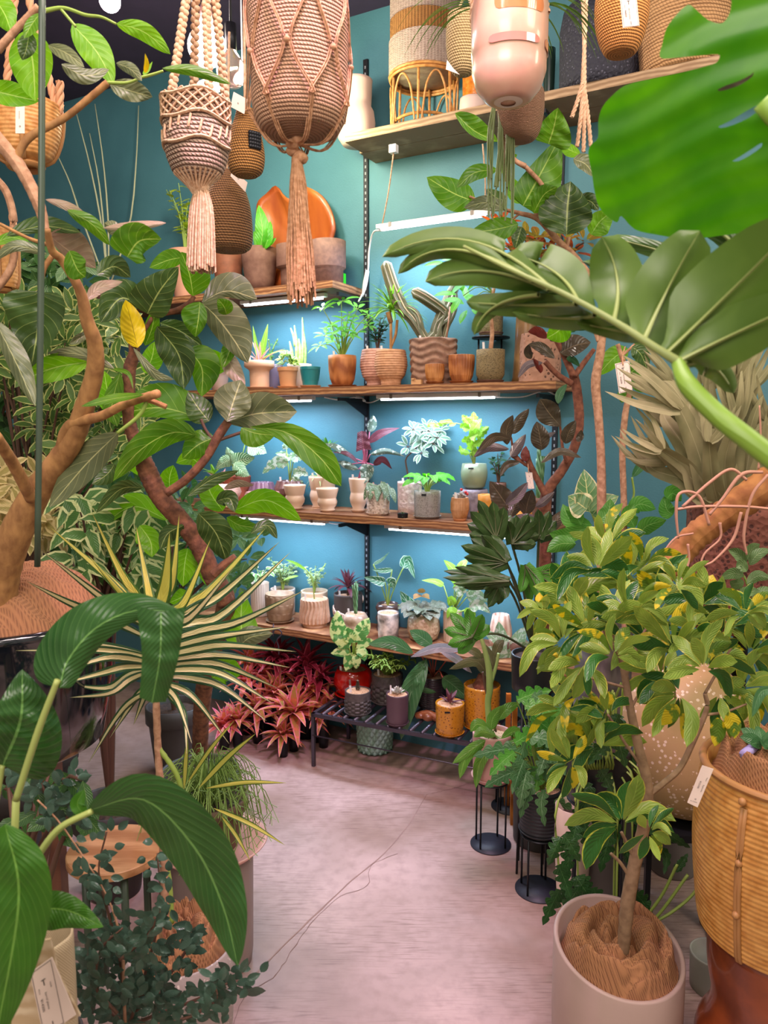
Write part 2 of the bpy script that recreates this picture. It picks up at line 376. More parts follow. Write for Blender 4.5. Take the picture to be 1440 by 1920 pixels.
def P(name, label, px, w, ytop, z, prof, m, off=.15, Y=None, yb=None, cat='potted plant', sc=None, soil='soil', rf=None, seg=40, group=None, thick=.1, fill=.9, scw=1.15, pname='pot', yaw=None):
    if yb is not None: q = onfloor(px, yb, z); q.y += w * .5 * mpp(q) * .9; c = V((xat(px, q.y, z), q.y, z))
    elif Y is not None: c = V((xat(px, Y, z), Y, z))
    else: c = onshelf(px, z, off)
    k = mpp(c); r = w * .5 * k; ro = thing(name, label, cat, c, group); b = V(c)
    if sc:
        saucer(ro, b, r * scw * (prof[0][0] if prof[0][0] > .8 else max(prof[0][0] + .2, .8)), MATS[sc] if isinstance(sc, str) else sc); b = b + V((0, 0, .006))
    h = zat(ytop, c.y) - b.z
    if cat == 'potted plant' and soil and r > .035 and rnd.random() < .75:
        mb = MB(); mb.box(b + V((-r * .6, -r * .35, h * fill - .01)), V((.009, 0, 0)), V((0, .0012, 0)), V((-.003, -.004, .042))); mb.build('plant_marker', MATS['white_plastic'], ro, smooth=False)
    potgeo(ro, b, r, h, prof, m, rf, seg, soil, thick, pname, fill)
    o = R(); o.root = ro; o.c = b; o.r = r; o.h = h; o.k = k; o.t = b + V((0, 0, h * fill)); return o
def ribs(n, a): return lambda th, z: 1 + a * (abs(math.cos(th * n / 2)) - .5)
def rings(n, a): return lambda th, z: 1 + a * math.sin(z * n * 6.2832)
def weavef(n, k, a): return lambda th, z: 1 + a * math.sin(th * n) * math.sin(z * k * 3.1416)
def card(root, name, q, Y, m, Ydep=None):
    """paper tag with thickness from 4 photo corners TL,TR,BR,BL"""
    Ys = Y if isinstance(Y, (list, tuple)) else [Y] * 4
    c = [at(a[0], a[1], yy) for a, yy in zip(q, Ys)]; n = (c[1] - c[0]).cross(c[3] - c[0]).normalized()
    if n.y > 0: n = -n
    mb = MB(); b = [p - n * .0012 for p in c]; mb.add(c + b, [(0, 1, 2, 3), (4, 7, 6, 5), (0, 4, 5, 1), (1, 5, 6, 2), (2, 6, 7, 3), (3, 7, 4, 0)])
    o = mb.build(name, m, root, smooth=False) if root else None
    return c, n, mb
def cardtext(parent, c, n, items, m, frame=.05):
    """items: (text, u, v, size frac of width, rot deg) in card space, u right v down"""
    ex = c[1] - c[0]; ey = c[3] - c[0]; w = ex.length; h = ey.length; X = ex.normalized(); Yd = ey.normalized(); mb = MB()
    if frame:
        f = frame; t = .018
        def bar(u0, v0, u1, v1):
            pts = [c[0] + X * u * w + Yd * v * h + n * .0008 for u, v in ((u0, v0), (u1, v0), (u1, v1), (u0, v1))]; mb.add(pts, [(0, 1, 2, 3)])
        fv = f * w / h; tv = t * w / h
        bar(f, fv, 1 - f, fv + tv); bar(f, 1 - fv - tv, 1 - f, 1 - fv); bar(f, fv, f + t, 1 - fv); bar(1 - f - t, fv, 1 - f, 1 - fv)
    for (s, u, v, sz, rot) in items:
        cu = bpy.data.curves.new('txt', 'FONT'); cu.body = s; cu.size = 1; cu.resolution_u = 2; ob = bpy.data.objects.new('txt', cu); COL.objects.link(ob)
        me = bpy.data.meshes.new_from_object(ob); a = math.radians(rot); k = sz * w
        dx = X * math.cos(a) + Yd * math.sin(a); dy = X * math.sin(a) - Yd * math.cos(a)
        o = c[0] + X * u * w + Yd * v * h + n * .0009
        mb.add([o + dx * q.co.x * k + dy * q.co.y * k for q in me.vertices], [tuple(p.vertices) for p in me.polygons])
        bpy.data.objects.remove(ob); bpy.data.curves.remove(cu); bpy.data.meshes.remove(me)
    return mb.build('printed_text', m, parent, smooth=False)
TAGTXT = lambda price: [('T', .38, .30, .34, 0), ('barrel plants', .44, .40, .13, 90), ('I', .47, .93, .3, 0), ('PRICE', .2, .3, .08, 90), (price, .2, .46, .16, 90), ('NAME', .72, .3, .08, 90)]
def hangtag(parent, q, Y, price, items=None, frame=.05):
    c, n, mb = card(None, 't', q, Y, None); t = mb.build('price_tag', MATS['paper'], parent, smooth=False, label='small cream paper price tag')
    cardtext(t, c, n, items or TAGTXT(price), MATS['ink'], frame); return t
# ================================================================ materials
mat('soil', '#c9a07c', .9, 'speck', '#8a6248', 140, .5, thr=.35)
mat('darksoil', '#4a3628', .95, 'noise', '#2c2018', 90, .5)
mat('paper', '#f3ddcf', .8); mat('ink', '#2a2228', .8)
WD = mat('shelf_wood', '#bd8a5c', .65, 'wood', '#7c4e30', 7, .15, stretch=(1, 1, 3))
WDT = mat('grey_shelf_wood', '#b89a78', .7, 'wood', '#8a6c4e', 6, .15, stretch=(1, 1, 3))
BLK = mat('black_metal', '#1c1d22', .45, metal=.3); DKM = mat('dark_steel', '#56505a', .38, metal=.7)
WHT = mat('white_plastic', '#efe9e6', .4); LEDM = glow('led_light', '#eef2ff', 9); GRN = mat('green_plastic', '#35d52a', .35)
SPK = [mat('burlap', '#b8845c', .95, 'weave', '#7a4e32', 190, .9, thr=150), ]
from mathutils import noise as mnoise
TERRA = mat('brown_clay', '#7c5a4c', .75, 'noise', '#6b4a3e', 40, .1); JUTE = mat('jute_rope', '#c69672', .95, 'noise', '#a4744f', 130, .8)
JUTEL = mat('natural_cotton_rope', '#dcb898', .95, 'noise', '#c09674', 120, .8); WICK = mat('wicker', '#c58a50', .8, 'noise', '#8c5a30', 90, .5)
RAT = mat('rattan', '#d9a05e', .5, 'noise', '#b87a3c', 60, .3); CREAM = mat('cream_ceramic', '#e6c8b4', .35, coat=.3)
WOODP = mat('orange_wood', '#c07a44', .5, 'wood', '#8e4e26', 14, .15, stretch=(1, 1, .25)); WHCL = mat('white_ceramic', '#ead6c8', .5)
CON = mat('concrete_pot', '#a89a94', .8, 'noise', '#948680', 30, .15); BARK = mat('bark_tan', '#b0824e', .85, 'noise', '#8a6038', 55, .6, stretch=(1, 1, .5))
BARK2 = mat('bark_brown', '#8a5a40', .9, 'noise', '#5e3c2c', 60, .9); BARK3 = mat('bark_red', '#935a44', .85, 'noise', '#6e3e30', 70, .6)
BARK4 = mat('bark_pale', '#bd9272', .85, 'noise', '#94694c', 70, .6); STEM = mat('green_stem', '#8fa848', .5); STEMD = mat('dark_stem', '#5d4030', .7)
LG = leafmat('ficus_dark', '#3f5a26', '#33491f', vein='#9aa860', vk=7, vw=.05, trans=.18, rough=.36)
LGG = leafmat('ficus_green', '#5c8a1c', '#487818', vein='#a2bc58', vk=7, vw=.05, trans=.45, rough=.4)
LGB = leafmat('ficus_olive_sheen', '#6d7350', '#5b6444', vein='#b3b27c', vk=7, vw=.05, trans=.15, rough=.33)
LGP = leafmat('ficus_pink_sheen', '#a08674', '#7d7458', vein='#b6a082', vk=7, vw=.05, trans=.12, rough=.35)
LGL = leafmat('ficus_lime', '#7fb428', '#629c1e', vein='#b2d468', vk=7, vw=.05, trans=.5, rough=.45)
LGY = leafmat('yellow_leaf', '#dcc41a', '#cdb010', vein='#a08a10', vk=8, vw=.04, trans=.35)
LGM = {'d': LG, 'g': LGG, 'b': LGB, 'p': LGP, 'G': LGL, 'Y': LGY}  # greens have backlight, olive and pink have sheen, put into the leaf colour
# ================================================================ room
def concrete():
    m, g = newmat('concrete_floor'); p = g.n('ShaderNodeBsdfPrincipled'); o = g.n('ShaderNodeOutputMaterial'); g.l(p.outputs[0], o.inputs[0])
    tc = g.n('ShaderNodeTexCoord'); v = tc.outputs['Object']
    n1 = g.n('ShaderNodeTexNoise'); n1.inputs['Scale'].default_value = 1.6; n1.inputs['Detail'].default_value = 6; g.l(v, n1.inputs[0])
    n2 = g.n('ShaderNodeTexNoise'); n2.inputs['Scale'].default_value = 26; n2.inputs['Detail'].default_value = 6; g.l(v, n2.inputs[0])
    mp = g.n('ShaderNodeMapping'); mp.inputs[2].default_value = (0, 0, .25); mp.inputs[3].default_value = (12, 160, 1); g.l(v, mp.inputs[0])
    n3 = g.n('ShaderNodeTexNoise'); n3.inputs['Scale'].default_value = 1; n3.inputs['Detail'].default_value = 2; g.l(mp.outputs[0], n3.inputs[0])
    c = g.mix(g.ramp(n1.outputs[0], .38, .62), lin('#94786a'), lin('#c0a29a'))
    c = g.mix(g.m('MULTIPLY', g.ramp(n2.outputs[0], .45, .7), .35), c, lin('#86695e'))
    n4 = g.n('ShaderNodeTexNoise'); n4.inputs['Scale'].default_value = 2.3; g.l(v, n4.inputs[0])
    c = g.mix(g.m('MULTIPLY', g.m('MULTIPLY', g.ramp(n3.outputs[0], .5, .7), g.ramp(n4.outputs[0], .42, .55)), .6), c, lin('#705448'))
    g.l(c, p.inputs[0]); g.l(g.m('ADD', g.m('MULTIPLY', n1.outputs[0], .3), .35), p.inputs['Roughness'])
    b = g.n('ShaderNodeBump'); b.inputs['Strength'].default_value = .12; g.l(n2.outputs[0], b.inputs['Height']); g.l(b.outputs[0], p.inputs['Normal']); return m
def room():
    mb = MB(); a = [wp(-7, 0, 0), wp(2.6, 0, 0), wp(2.6, 6.0, 0), wp(-7, 6.0, 0)]; mb.add(a + [p - V((0, 0, .1)) for p in a], [(0, 3, 2, 1), (4, 5, 6, 7), (0, 1, 5, 4), (1, 2, 6, 5), (2, 3, 7, 6), (3, 0, 4, 7)])
    tag(mb.build('floor', concrete(), smooth=False, loc=(0, 0, 0)), kind='structure')
    wm, g = newmat('teal_paint'); p = g.n('ShaderNodeBsdfPrincipled'); o = g.n('ShaderNodeOutputMaterial'); g.l(p.outputs[0], o.inputs[0])
    tc = g.n('ShaderNodeTexCoord'); n1 = g.n('ShaderNodeTexNoise'); n1.inputs['Scale'].default_value = 3; n1.inputs['Detail'].default_value = 5; g.l(tc.outputs['Object'], n1.inputs[0])
    n2 = g.n('ShaderNodeTexNoise'); n2.inputs['Scale'].default_value = 160; g.l(tc.outputs['Object'], n2.inputs[0])
    g.l(g.mix(g.ramp(n1.outputs[0], .35, .65), lin('#40727d'), lin('#497d88')), p.inputs[0]); p.inputs['Roughness'].default_value = .6
    b = g.n('ShaderNodeBump'); b.inputs['Strength'].default_value = .25; b.inputs['Distance'].default_value = .003; g.l(n2.outputs[0], b.inputs['Height']); g.l(b.outputs[0], p.inputs['Normal'])
    mb = MB(); mb.box(wp(-7, -.1, 0), T * 9.6, -N * .1, V((0, 0, 3.4))); tag(mb.build('wall_back', wm, smooth=False), kind='structure')
    mb = MB(); mb.box(wp(-7, 0, 0), T * -.1, -N * 6.0, V((0, 0, 3.4))); tag(mb.build('wall_left', wm, smooth=False), kind='structure')
    cm = mat('dark_ceiling', '#352a44', .8); mb = MB(); mb.box(wp(-7, 0, 3.3), T * 9.6, -N * 2.7, V((0, 0, .1))); tag(mb.build('ceiling', cm, smooth=False), kind='structure')
    mb = MB(); mb.box(wp(-7, .9, 3.2), T * 9.6, -N * .14, V((0, 0, .1))); tag(mb.build('trim_1', mat('ceiling_beam', '#262130', .6), smooth=False), kind='structure')
    # joint and hairline crack in the slab
    cm = mat('crack', '#8b7068', .9)
    def ribbon(pts, w, nm, m, wig=0):
        Q = cr([tuple(onfloor(a, b, .0012)) for a, b in pts], 46); mb = MB(); rr = []
        for i, q in enumerate(Q):
            d = Q[min(i + 1, 45)] - Q[max(i - 1, 0)]; s = V((-d.y, d.x, 0)).normalized(); q = q + s * rnd.uniform(-wig, wig); ww = w * rnd.uniform(.4, 1); rr.append([q - s * ww, q + s * ww])
        mb.grid(rr, [[(0, 0), (1, 0)]] * 46); tag(mb.build(nm, m, smooth=False), kind='structure')
    ribbon([(800, 1490), (770, 1540), (720, 1600), (660, 1650), (570, 1735), (480, 1825)], .0028, 'trim_2', mat('slab_joint', '#a08278', .9), .001)
    ribbon([(745, 1600), (697, 1622), (688, 1660), (640, 1680), (590, 1725), (555, 1770), (530, 1810), (505, 1838), (460, 1865), (438, 1925)], .0012, 'trim_3', cm, .003)
    ribbon([(800, 1490), (850, 1478), (880, 1468)], .0015, 'trim_4', cm, .002)
room()
# ---------------------------------------------------------------- shelves
SH = {'low': .555, 'mid': 1.107, 'high': 1.663, 'upper': 2.112, 'top': 2.69}
def board(label, s0, s1, z, m, t=.032, cat='shelf', dep=.285):
    r = thing('wall_shelf', label, cat, wp((s0 + s1) / 2, dep / 2, z - t), 'reclaimed wood wall shelves' if False else None)
    for k in range(2):
        mb = MB(); o0 = dep / 2 * k + .002; d = dep / 2 - .004; a = wp(s0 + (.012 if k else 0), o0, z - t); mb.box(a, T * (s1 - s0 - (.01 if k else 0)), -N * d, V((0, 0, t))); mb.build('board', m, r, smooth=False)
    for s in (-3.65, -1.765, -.875, .05):
        if s0 - .03 < s < s1 + .03:
            mb = MB(); mb.box(wp(s - .006, .004, z - t - .028), T * .012, -N * .25, V((0, 0, .014))); mb.add([wp(s, .006, z - t - .1), wp(s, .2, z - t - .028), wp(s, .006, z - t - .028), wp(s + .004, .006, z - t - .1), wp(s + .004, .2, z - t - .028), wp(s + .004, .006, z - t - .028)], [(0, 1, 2), (3, 5, 4), (0, 3, 4, 1)])
            mb.build('bracket', BLK, r, smooth=False)
    return r
board('lowest reclaimed wood wall shelf, above the red bromeliads', -3.6, -.45, SH['low'], WD)
board('wooden wall shelf second from the floor, with the cream urn pots', -3.6, -.8, SH['mid'], WD)
board('wooden wall shelf in the middle, carrying the ribbed orange wood pots', -3.6, -.80, SH['high'], WD)
board('short wooden shelf at upper left with brown clay pots', -3.6, -1.775, SH['upper'], WD)
board('highest greyish wood shelf under the big baskets at upper right', -1.72, .9, SH['top'], WDT)
for s, z0, z1, lab in ((-3.65, .3, 2.6, 'black slotted shelf upright far left behind the ficus'), (-1.765, .1, 3.1, 'black slotted shelf upright in the middle of the teal wall'), (-.875, .1, 2.62, 'black slotted shelf upright behind the dark rubber plant')):
    mb = MB(); mb.box(wp(s - .011, 0.001, z0), T * .022, -N * .012, V((0, 0, z1 - z0))); r = mb.build('shelf_upright', BLK, smooth=False); tag(r, lab, 'shelf upright')
    mb = MB(); z = z0 + .02
    while z < z1 - .02: mb.box(wp(s - .003, .0132, z), T * .006, -N * .0008, V((0, 0, .012))); z += .028
    mb.build('slots', mat('slot_grey', '#8b8f95', .5), r, smooth=False)
# ---------------------------------------------------------------- LED strips
def led(label, s0, s1, o, z, w=1, cable=None, col=(.6, .74, 1)):
    c = wp((s0 + s1) / 2, o, z - .03); r = thing('led_strip_light', label, 'strip light', c)
    mb = MB(); mb.box(wp(s0, o - .014, z - .018), T * (s1 - s0), -N * .028, V((0, 0, .016))); mb.build('housing', WHT, r, smooth=False)
    mb = MB(); mb.box(wp(s0 + .02, o - .009, z - .026), T * (s1 - s0 - .04), -N * .018, V((0, 0, .0075)))
    mb.build('light_tube', LEDM, r, smooth=False)
    for k in (.12, .85): mb = MB(); mb.box(wp(s0 + (s1 - s0) * k, o - .017, z - .02), T * .012, -N * .034, V((0, 0, .02))); mb.build('clip', mat('clip_grey', '#8a8078', .5), r, smooth=False)
    l = bpy.data.lights.new('strip_lamp', 'AREA'); l.shape = 'RECTANGLE'; l.size = s1 - s0; l.size_y = .03; l.energy = w; l.color = col
    lo = bpy.data.objects.new('strip_lamp', l); COL.objects.link(lo); lo.parent = r; lo.location = (0, 0, .0); lo.rotation_euler = (0, 0, math.atan2(T.y, T.x))
    return r
led('led strip under the upper left shelf, behind the jute tassel', -2.33, -1.86, .2, SH['upper'] - .034, 4)
led('led strip under the middle shelf, left of the wall seam', -2.45, -1.93, .2, SH['high'] - .034, 4)
led('led strip under the middle shelf, right of the wall seam', -1.60, -1.05, .2, SH['high'] - .034, 4)
led('led strip under the second shelf at left, behind the big ficus leaves', -2.40, -1.85, .22, SH['mid'] - .034, 4)
led('led strip under the second shelf at right, above the alocasia', -1.55, -.95, .22, SH['mid'] - .034, 4)
ls = led('led strip hanging on two cords below the highest shelf', -1.6, -1.1, .2, 2.335, 4)
for px, py in ((738, 285), (905, 270)):
    a = at(px, py, 3.13 if px < 800 else 2.93); b = wp(-1.58 if px < 800 else -1.12, .2, 2.325); mb = MB(); mb.tube([a, (a + b) / 2 + V((.005, 0, 0)), b], .003, 5, 6); mb.build('cord', JUTEL, ls)
mb = MB(); mb.cbox(at(738, 287, 3.13), .03, .025, .03, -.5); mb.build('hook', WHT, ls)
def cable(label, pts, r=.004, plug=None):
    Q = [tuple(p) for p in pts]; mb = MB(); mb.tube(Q, r, 6, 6 * len(Q)); o = mb.build('power_cable', WHT); tag(o, label, 'cable')
    if plug:
        mb = MB(); mb.tube([plug[0], plug[0].lerp(plug[1], .5), plug[1]], [.009, .011, .004], 8, 6); mb.build('connector', WHT, o)
def wl(px, py, o):      # point on plane at distance o from wall
    a = (px - 720) / FPX; b = (960 - py) / FPX; d = V((a, CP + b * SP, -SP + b * CP)); t = (WALL - o) / d.dot(N); return V((0, 0, H)) + d * t
cable('white power cable dropping from the hanging led strip to its plug', [wl(716, 432, .2), wl(700, 436, .15), wl(692, 470, .1), wl(690, 510, .08), wl(682, 545, .1), wl(672, 566, .12)], .004, (wl(689, 508, .08), wl(680, 556, .1)))
cable('white cable looping below the middle shelf at the wall seam', [wl(608, 745, .15), wl(640, 750, .1), wl(668, 745, .05), wl(690, 755, .03), wl(712, 748, .1), wl(722, 744, .15)], .003, (wl(668, 745, .05), wl(685, 752, .05)))
cable('white cable below the second shelf left of the seam', [wl(596, 973, .15), wl(625, 982, .1), wl(660, 981, .06), wl(690, 978, .05)], .003)
cable('white cable end under the right end of the middle shelf', [wl(930, 745, .15), wl(980, 744, .1), wl(1020, 733, .06), wl(1044, 742, .02)], .003)
# ---------------------------------------------------------------- lamps
def lamp(label, px, py, Y, r, e, col, mcol, rays=True, strength=25, sock=True):
    c = at(px, py, Y); ro = thing('globe_lamp', label, 'lamp', c); mb = MB(); mb.sphere(c, r, 24); mb.build('bulb', glow('bulb_' + str(px), mcol, strength), ro)
    if sock:
        mb = MB(); mb.tube([c + V((0, 0, r * .9)), c + V((.0, 0, r + .07))], [.03, .02], 12); mb.tube([c + V((0, 0, r + .06)), V((c.x, c.y, 3.2 if Y > 1.2 else 3.2))], .005, 6); mb.build('socket', mat('pink_socket', '#d8a09a', .5), ro)
    l = bpy.data.lights.new('bulb_lamp', 'POINT'); l.energy = e; l.color = col; l.shadow_soft_size = r * 1.3; lo = bpy.data.objects.new('bulb_lamp', l); COL.objects.link(lo); lo.parent = ro; lo.location = (0, -r * 1.5, -r * 1.5)
    return ro
lamp('glowing white globe bulb behind the white macrame hanger', 388, 88, 2.9, .068, 22, (1, .88, .72), '#fff8ee')
lamp('small pink lit bulb at the top edge above the ficus', 206, 2, 2.6, .033, 5, (1, .7, .75), '#ffd8e0')
c = at(434, 128, 2.7); ro = thing('clear_bulb', 'unlit clear pear bulb with dark socket beside the globe', 'lamp', c)
gm, g = newmat('clear_glass'); p = g.n('ShaderNodeBsdfPrincipled'); p.inputs['Transmission Weight'].default_value = .85; p.inputs['Roughness'].default_value = .05; p.inputs[0].default_value = lin('#f0d8cc'); o = g.n('ShaderNodeOutputMaterial'); g.l(p.outputs[0], o.inputs[0])
mb = MB(); mb.lathe(c - V((0, 0, .06)), [(0, 0), (.03, .005), (.048, .03), (.05, .05), (.04, .08), (.02, .11), (.016, .12)], 20); mb.build('bulb', gm, ro)
mb = MB(); mb.tube([c + V((0, 0, .055)), c + V((0, 0, .14))], .019, 12); mb.tube([c + V((0, 0, .13)), V((c.x, c.y, 3.25))], .004, 6); mb.build('socket', BLK, ro)
a = wl(365, 186, .6); b = wl(455, 160, .6)
r = thing('led_strip_light', 'bright yellowish led strip beside the white macrame hanger', 'strip light', (a + b) / 2)
mb = MB(); mb.box(a, b - a, V((0, 0, .028)), -N * .03); mb.build('light_tube', glow('warm_led', '#fff0b8', 14), r, smooth=False)
mb = MB(); mb.box(a + V((0, 0, .029)), b - a, V((0, 0, .02)), -N * .03); mb.tube([a + V((0, 0, .04)), V((a.x, a.y, 3.3))], .003, 5); mb.tube([b + V((0, 0, .04)), V((b.x, b.y, 3.3))], .003, 5); mb.build('housing', WHT, r, smooth=False)
def light(kind, loc, e, col, size=.5, sy=None, tgt=None, nm='unseen_lamp', spot=None):
    l = bpy.data.lights.new(nm, kind); l.energy = e; l.color = col
    if kind == 'AREA': l.shape = 'RECTANGLE'; l.size = size; l.size_y = sy or size
    elif kind == 'SPOT': l.spot_size = math.radians(spot or 60); l.spot_blend = .7; l.shadow_soft_size = size
    else: l.shadow_soft_size = size
    o = bpy.data.objects.new(nm, l); COL.objects.link(o); o.location = loc
    if tgt is not None: o.rotation_euler = (V(tgt) - V(loc)).to_track_quat('-Z', 'Y').to_euler()
    return o
light('POINT', wl(585, 235, .45), 6, (.95, 1, .55), .06)                    # greenish pool on the upper left wall
light('AREA', (.1, .9, 3.15), 26, (1, .82, .78), 1.2, .8, (.1, 1.7, .5))      # wide unseen fill added under the ceiling over the aisle
light('SPOT', (.0, 1.0, 3.1), 88, (1, .5, .9), .1, None, (.0, 2.4, 0), spot=52)   # magenta grow spot on the floor
light('AREA', (-.7, -.6, 2.7), 26, (1, .9, .8), 1.4, 1.0, (0, 2.2, 1.3))       # unseen frontal fill added behind the camera
light('AREA', (1.9, .6, 3.0), 20, (1, .88, .72), .9, .9, (.9, 1.8, 1.0))  # unseen warm fill added on the right side
light('POINT', (1.45, 1.5, 2.45), 4, (1, .93, .7), .1)                        # behind the big bright leaf
w = bpy.data.worlds.new('w'); SC.world = w; w.use_nodes = True; w.node_tree.nodes['Background'].inputs[0].default_value = (1, .88, .78, 1); w.node_tree.nodes['Background'].inputs[1].default_value = .27
# camera
cd = bpy.data.cameras.new('camera'); co = bpy.data.objects.new('camera', cd); COL.objects.link(co); co.location = (0, 0, H); co.rotation_euler = (math.pi / 2 - PIT, 0, 0)
cd.sensor_fit = 'HORIZONTAL'; cd.sensor_width = 36; cd.lens = FPX / 1440 * 36; cd.clip_start = .02; cd.dof.use_dof = True; cd.dof.focus_distance = 2.1; cd.dof.aperture_fstop = 9; SC.camera = co
SC.view_settings.view_transform = 'Standard'; SC.view_settings.look = 'None'; SC.view_settings.exposure = 0.78; SC.view_settings.gamma = 1; SC.view_settings.use_curve_mapping = False
# ================================================================ shelf plants
gl = lambda: MATS['green_stem']
L = leafmat
Lf = {
 'lime': L('leaf_lime', '#8fc23a', '#76ad2c', vein='#c2dd7c', trans=.4), 'mid': L('leaf_mid', '#5f9e3c', '#4b8a34', vein='#8fbf68', trans=.35),
 'dark': L('leaf_dark', '#2e5a34', '#264c2c', vein='#4c7a48', trans=.15), 'pothos': L('leaf_pothos', '#62c02c', '#4aa824', vein='#9cd860', trans=.4),
 'varieg': L('leaf_variegated', '#6a9c50', '#5c8c46', margin='#e8e8c0', mw=.62, vein='#a8c890', trans=.35), 'white': L('leaf_silver', '#8fac84', '#6c9464', blotch='#c4ccb8', bt=.52, vein='#d8e4cc', trans=.3),
 'cala': L('leaf_calathea', '#4c8a48', '#3e7a3c', stripe='#c8dcb4', vk=10, mid='#c8dcb0', trans=.25), 'alo': L('leaf_alocasia', '#3f7850', '#336a44', vein='#d8ead0', vw=.14, vk=5, margin='#d8ead0', mw=.93, trans=.2),
 'maroon': L('leaf_maroon', '#6a3440', '#542c38', vein='#8c5058', trans=.2, back='#7c4048'), 'pinkbrom': L('leaf_pink_bromeliad', '#c87878', '#a86850', mid='#e8a0a8', midw=.4, trans=.3, margin='#d8d090', mw=.8),
 'neo': L('leaf_neoregelia', '#a89444', '#d07850', margin='#ee8494', mw=.66, trans=.25, blotch='#e8785c', bt=.58, rough=.35), 'neop': L('leaf_neoregelia_pink', '#e85c88', '#e08848', margin='#f8a8b4', mw=.72, trans=.3, blotch='#eca848', bt=.58, rough=.35), 'neor': L('leaf_neoregelia_red', '#9c2c3c', '#7c2434', margin='#cc5468', mw=.8, trans=.15, rough=.35),
 'beg': L('leaf_begonia', '#5a6e4c', '#46603c', spots='#e0ead0', trans=.15), 'rex': L('leaf_rex_begonia', '#6c6a5c', '#525c48', vein='#a8a890', trans=.15), 'spider': L('leaf_spider', '#7cb048', '#6ca040', mid='#ecf0c4', midw=.45, trans=.35),
 'dief': L('leaf_dieffenbachia', '#5c9a4c', '#4c8a40', blotch='#d4e494', bt=.5, trans=.3, bs=10), 'sans': L('leaf_sansevieria', '#4c7448', '#3c6038', stripe='#6e9468', vk=4, trans=.05), 'cactus': L('cactus_skin', '#6c6a4e', '#57583e', mid='#d8c4b0', midw=.12, trans=0, rough=.6),
 'croton': L('leaf_croton', '#6c7a28', '#8c4a28', vein='#f0b830', vw=.2, trans=.3), 'crotr': L('leaf_croton_red', '#c84a28', '#8c3c28', vein='#f0902c', vw=.2, trans=.3), 'aralia': L('leaf_aralia', '#78c048', '#5cae38', vein='#a8dc78', trans=.4), 'philo': L('leaf_philodendron', '#4c7c4c', '#3c6c3c', vein='#80a878', trans=.2, rough=.3),
 'brown': L('leaf_rubber', '#4e4232', '#443a2c', mid='#7a6850', midw=.03, trans=.06, rough=.3, vein=None), 'brownp': L('leaf_rubber_sheen', '#7c6c70', '#6a5c5c', mid='#a89890', midw=.04, trans=.06, rough=.25), 'redl': L('leaf_red', '#7c3028', '#6c2c24', trans=.2),  # greyer rubber leaf copy has the sheen put into its colour
 'sedum': L('leaf_succulent', '#c8c8b8', '#b8b4a8', margin='#d8a8a0', mw=.85, trans=.1), 'fern': L('leaf_fern', '#c8d848', '#a8c038', vein='#dce870', trans=.45), 'grass': L('grass_green', '#6c9440', '#587e34', trans=.2),
}
K = .0023
z = SH['upper']
P('clay_pot', 'rounded brown clay pot with a charcoal rim left end of the upper left shelf', 429, 54, 474, z, [(.6, 0), (.85, .25), (1, .7), (.97, 1)], mat('clay_two', '#8a5238', .7, 'noise', '#74442e', 30, .1), soil=None, cat='pot')
mb = MB()
q = P('potted_bird_of_paradise', 'brown clay pot holding a broad upright green leaf plant on the upper shelf', 488, 66, 467, z, [(.6, 0), (.82, .22), (.98, .68), (1, .7), (1, 1)], TERRA, sc='brown_clay')
lb = MB()
for mid, wl_, wr_, s in (([(488, 468), (492, 430), (485, 384)], 14, 14, 'ell'), ([(495, 468), (503, 445), (507, 414)], 9, 9, 'ell'), ([(498, 466), (508, 455), (518, 446)], 5, 4, 'ell'), ([(481, 468), (479, 450), (476, 432)], 4, 4, 'ell')): mleaf(lb, mid, q.c.y - .07, wl_, wr_, s)
lb.build('foliage', Lf['pothos'], q.root)
P('clay_pot', 'stepped brown clay pot behind the jute tassel on the upper shelf', 549, 60, 461, z, [(.72, 0), (.74, .48), (.98, .5), (1, .52), (1, 1)], TERRA, soil=None, cat='pot')
P('clay_pot', 'stepped mauve brown clay pot right end of the upper left shelf', 616, 66, 453, z, [(.84, 0), (.86, .38), (.98, .4), (1, .42), (1, 1)], mat('mauve_clay', '#8c6a60', .75, 'noise', '#785a54', 60, .2), soil=None, cat='pot')
# carved wood bowl standing on its edge
c = wp(-2.02, .07, z); ro = thing('wooden_bowl', 'orange brown raw edge wooden bowl standing on edge behind the clay pots', 'bowl', c); mb = MB(); rows = []; uvs = []
outl = [(480, 400), (483, 378), (500, 362), (516, 348), (530, 365), (545, 372), (565, 352), (580, 352), (604, 368), (620, 395), (627, 425), (622, 450), (618, 490), (600, 530), (540, 535), (495, 530), (484, 490), (478, 440)]
n = 48; Q = cr([(a, b, 0) for a, b in outl + outl[:1]], n + 1)
for i in range(9):
    f = i / 8; row = []
    for p in Q: px = 555 + (p.x - 555) * f; py = 450 + (p.y - 450) * f; row.append(wl(px, py, .03 + .06 * f * f + .008 * math.sin(px * .12) * f))
    rows.append(row); uvs.append([(f, k / n) for k in range(n + 1)])
b2 = [[p + N * .016 for p in r_] for r_ in rows[::-1]]
mb.grid(rows + b2, uvs + uvs[::-1]); mb.build('bowl_body', mat('orange_burl', '#b86426', .45, 'noise', '#8a3c14', 9, .1, coat=.2, stretch=(1, 1, .3)), ro)
# green plastic thing
c = wp(-1.86, .11, z); ro = thing('plastic_clamp', 'bright green plastic block with a black base at the shelf end', 'clamp', c); mb = MB()
for a in (-.03, .022): mb.cbox(c + V((a * .88, -a * .3, .018)), .022, .05, .045, -.5)
mb.cbox(c + V((0, 0, .022)), .06, .04, .018, -.5); mb.cbox(c + V((0, .01, .05)), .06, .012, .012, -.5); mb.build('body', GRN, ro, smooth=False)
mb = MB(); mb.cbox(c, .06, .045, .02, -.5); mb.build('base', BLK, ro, smooth=False)
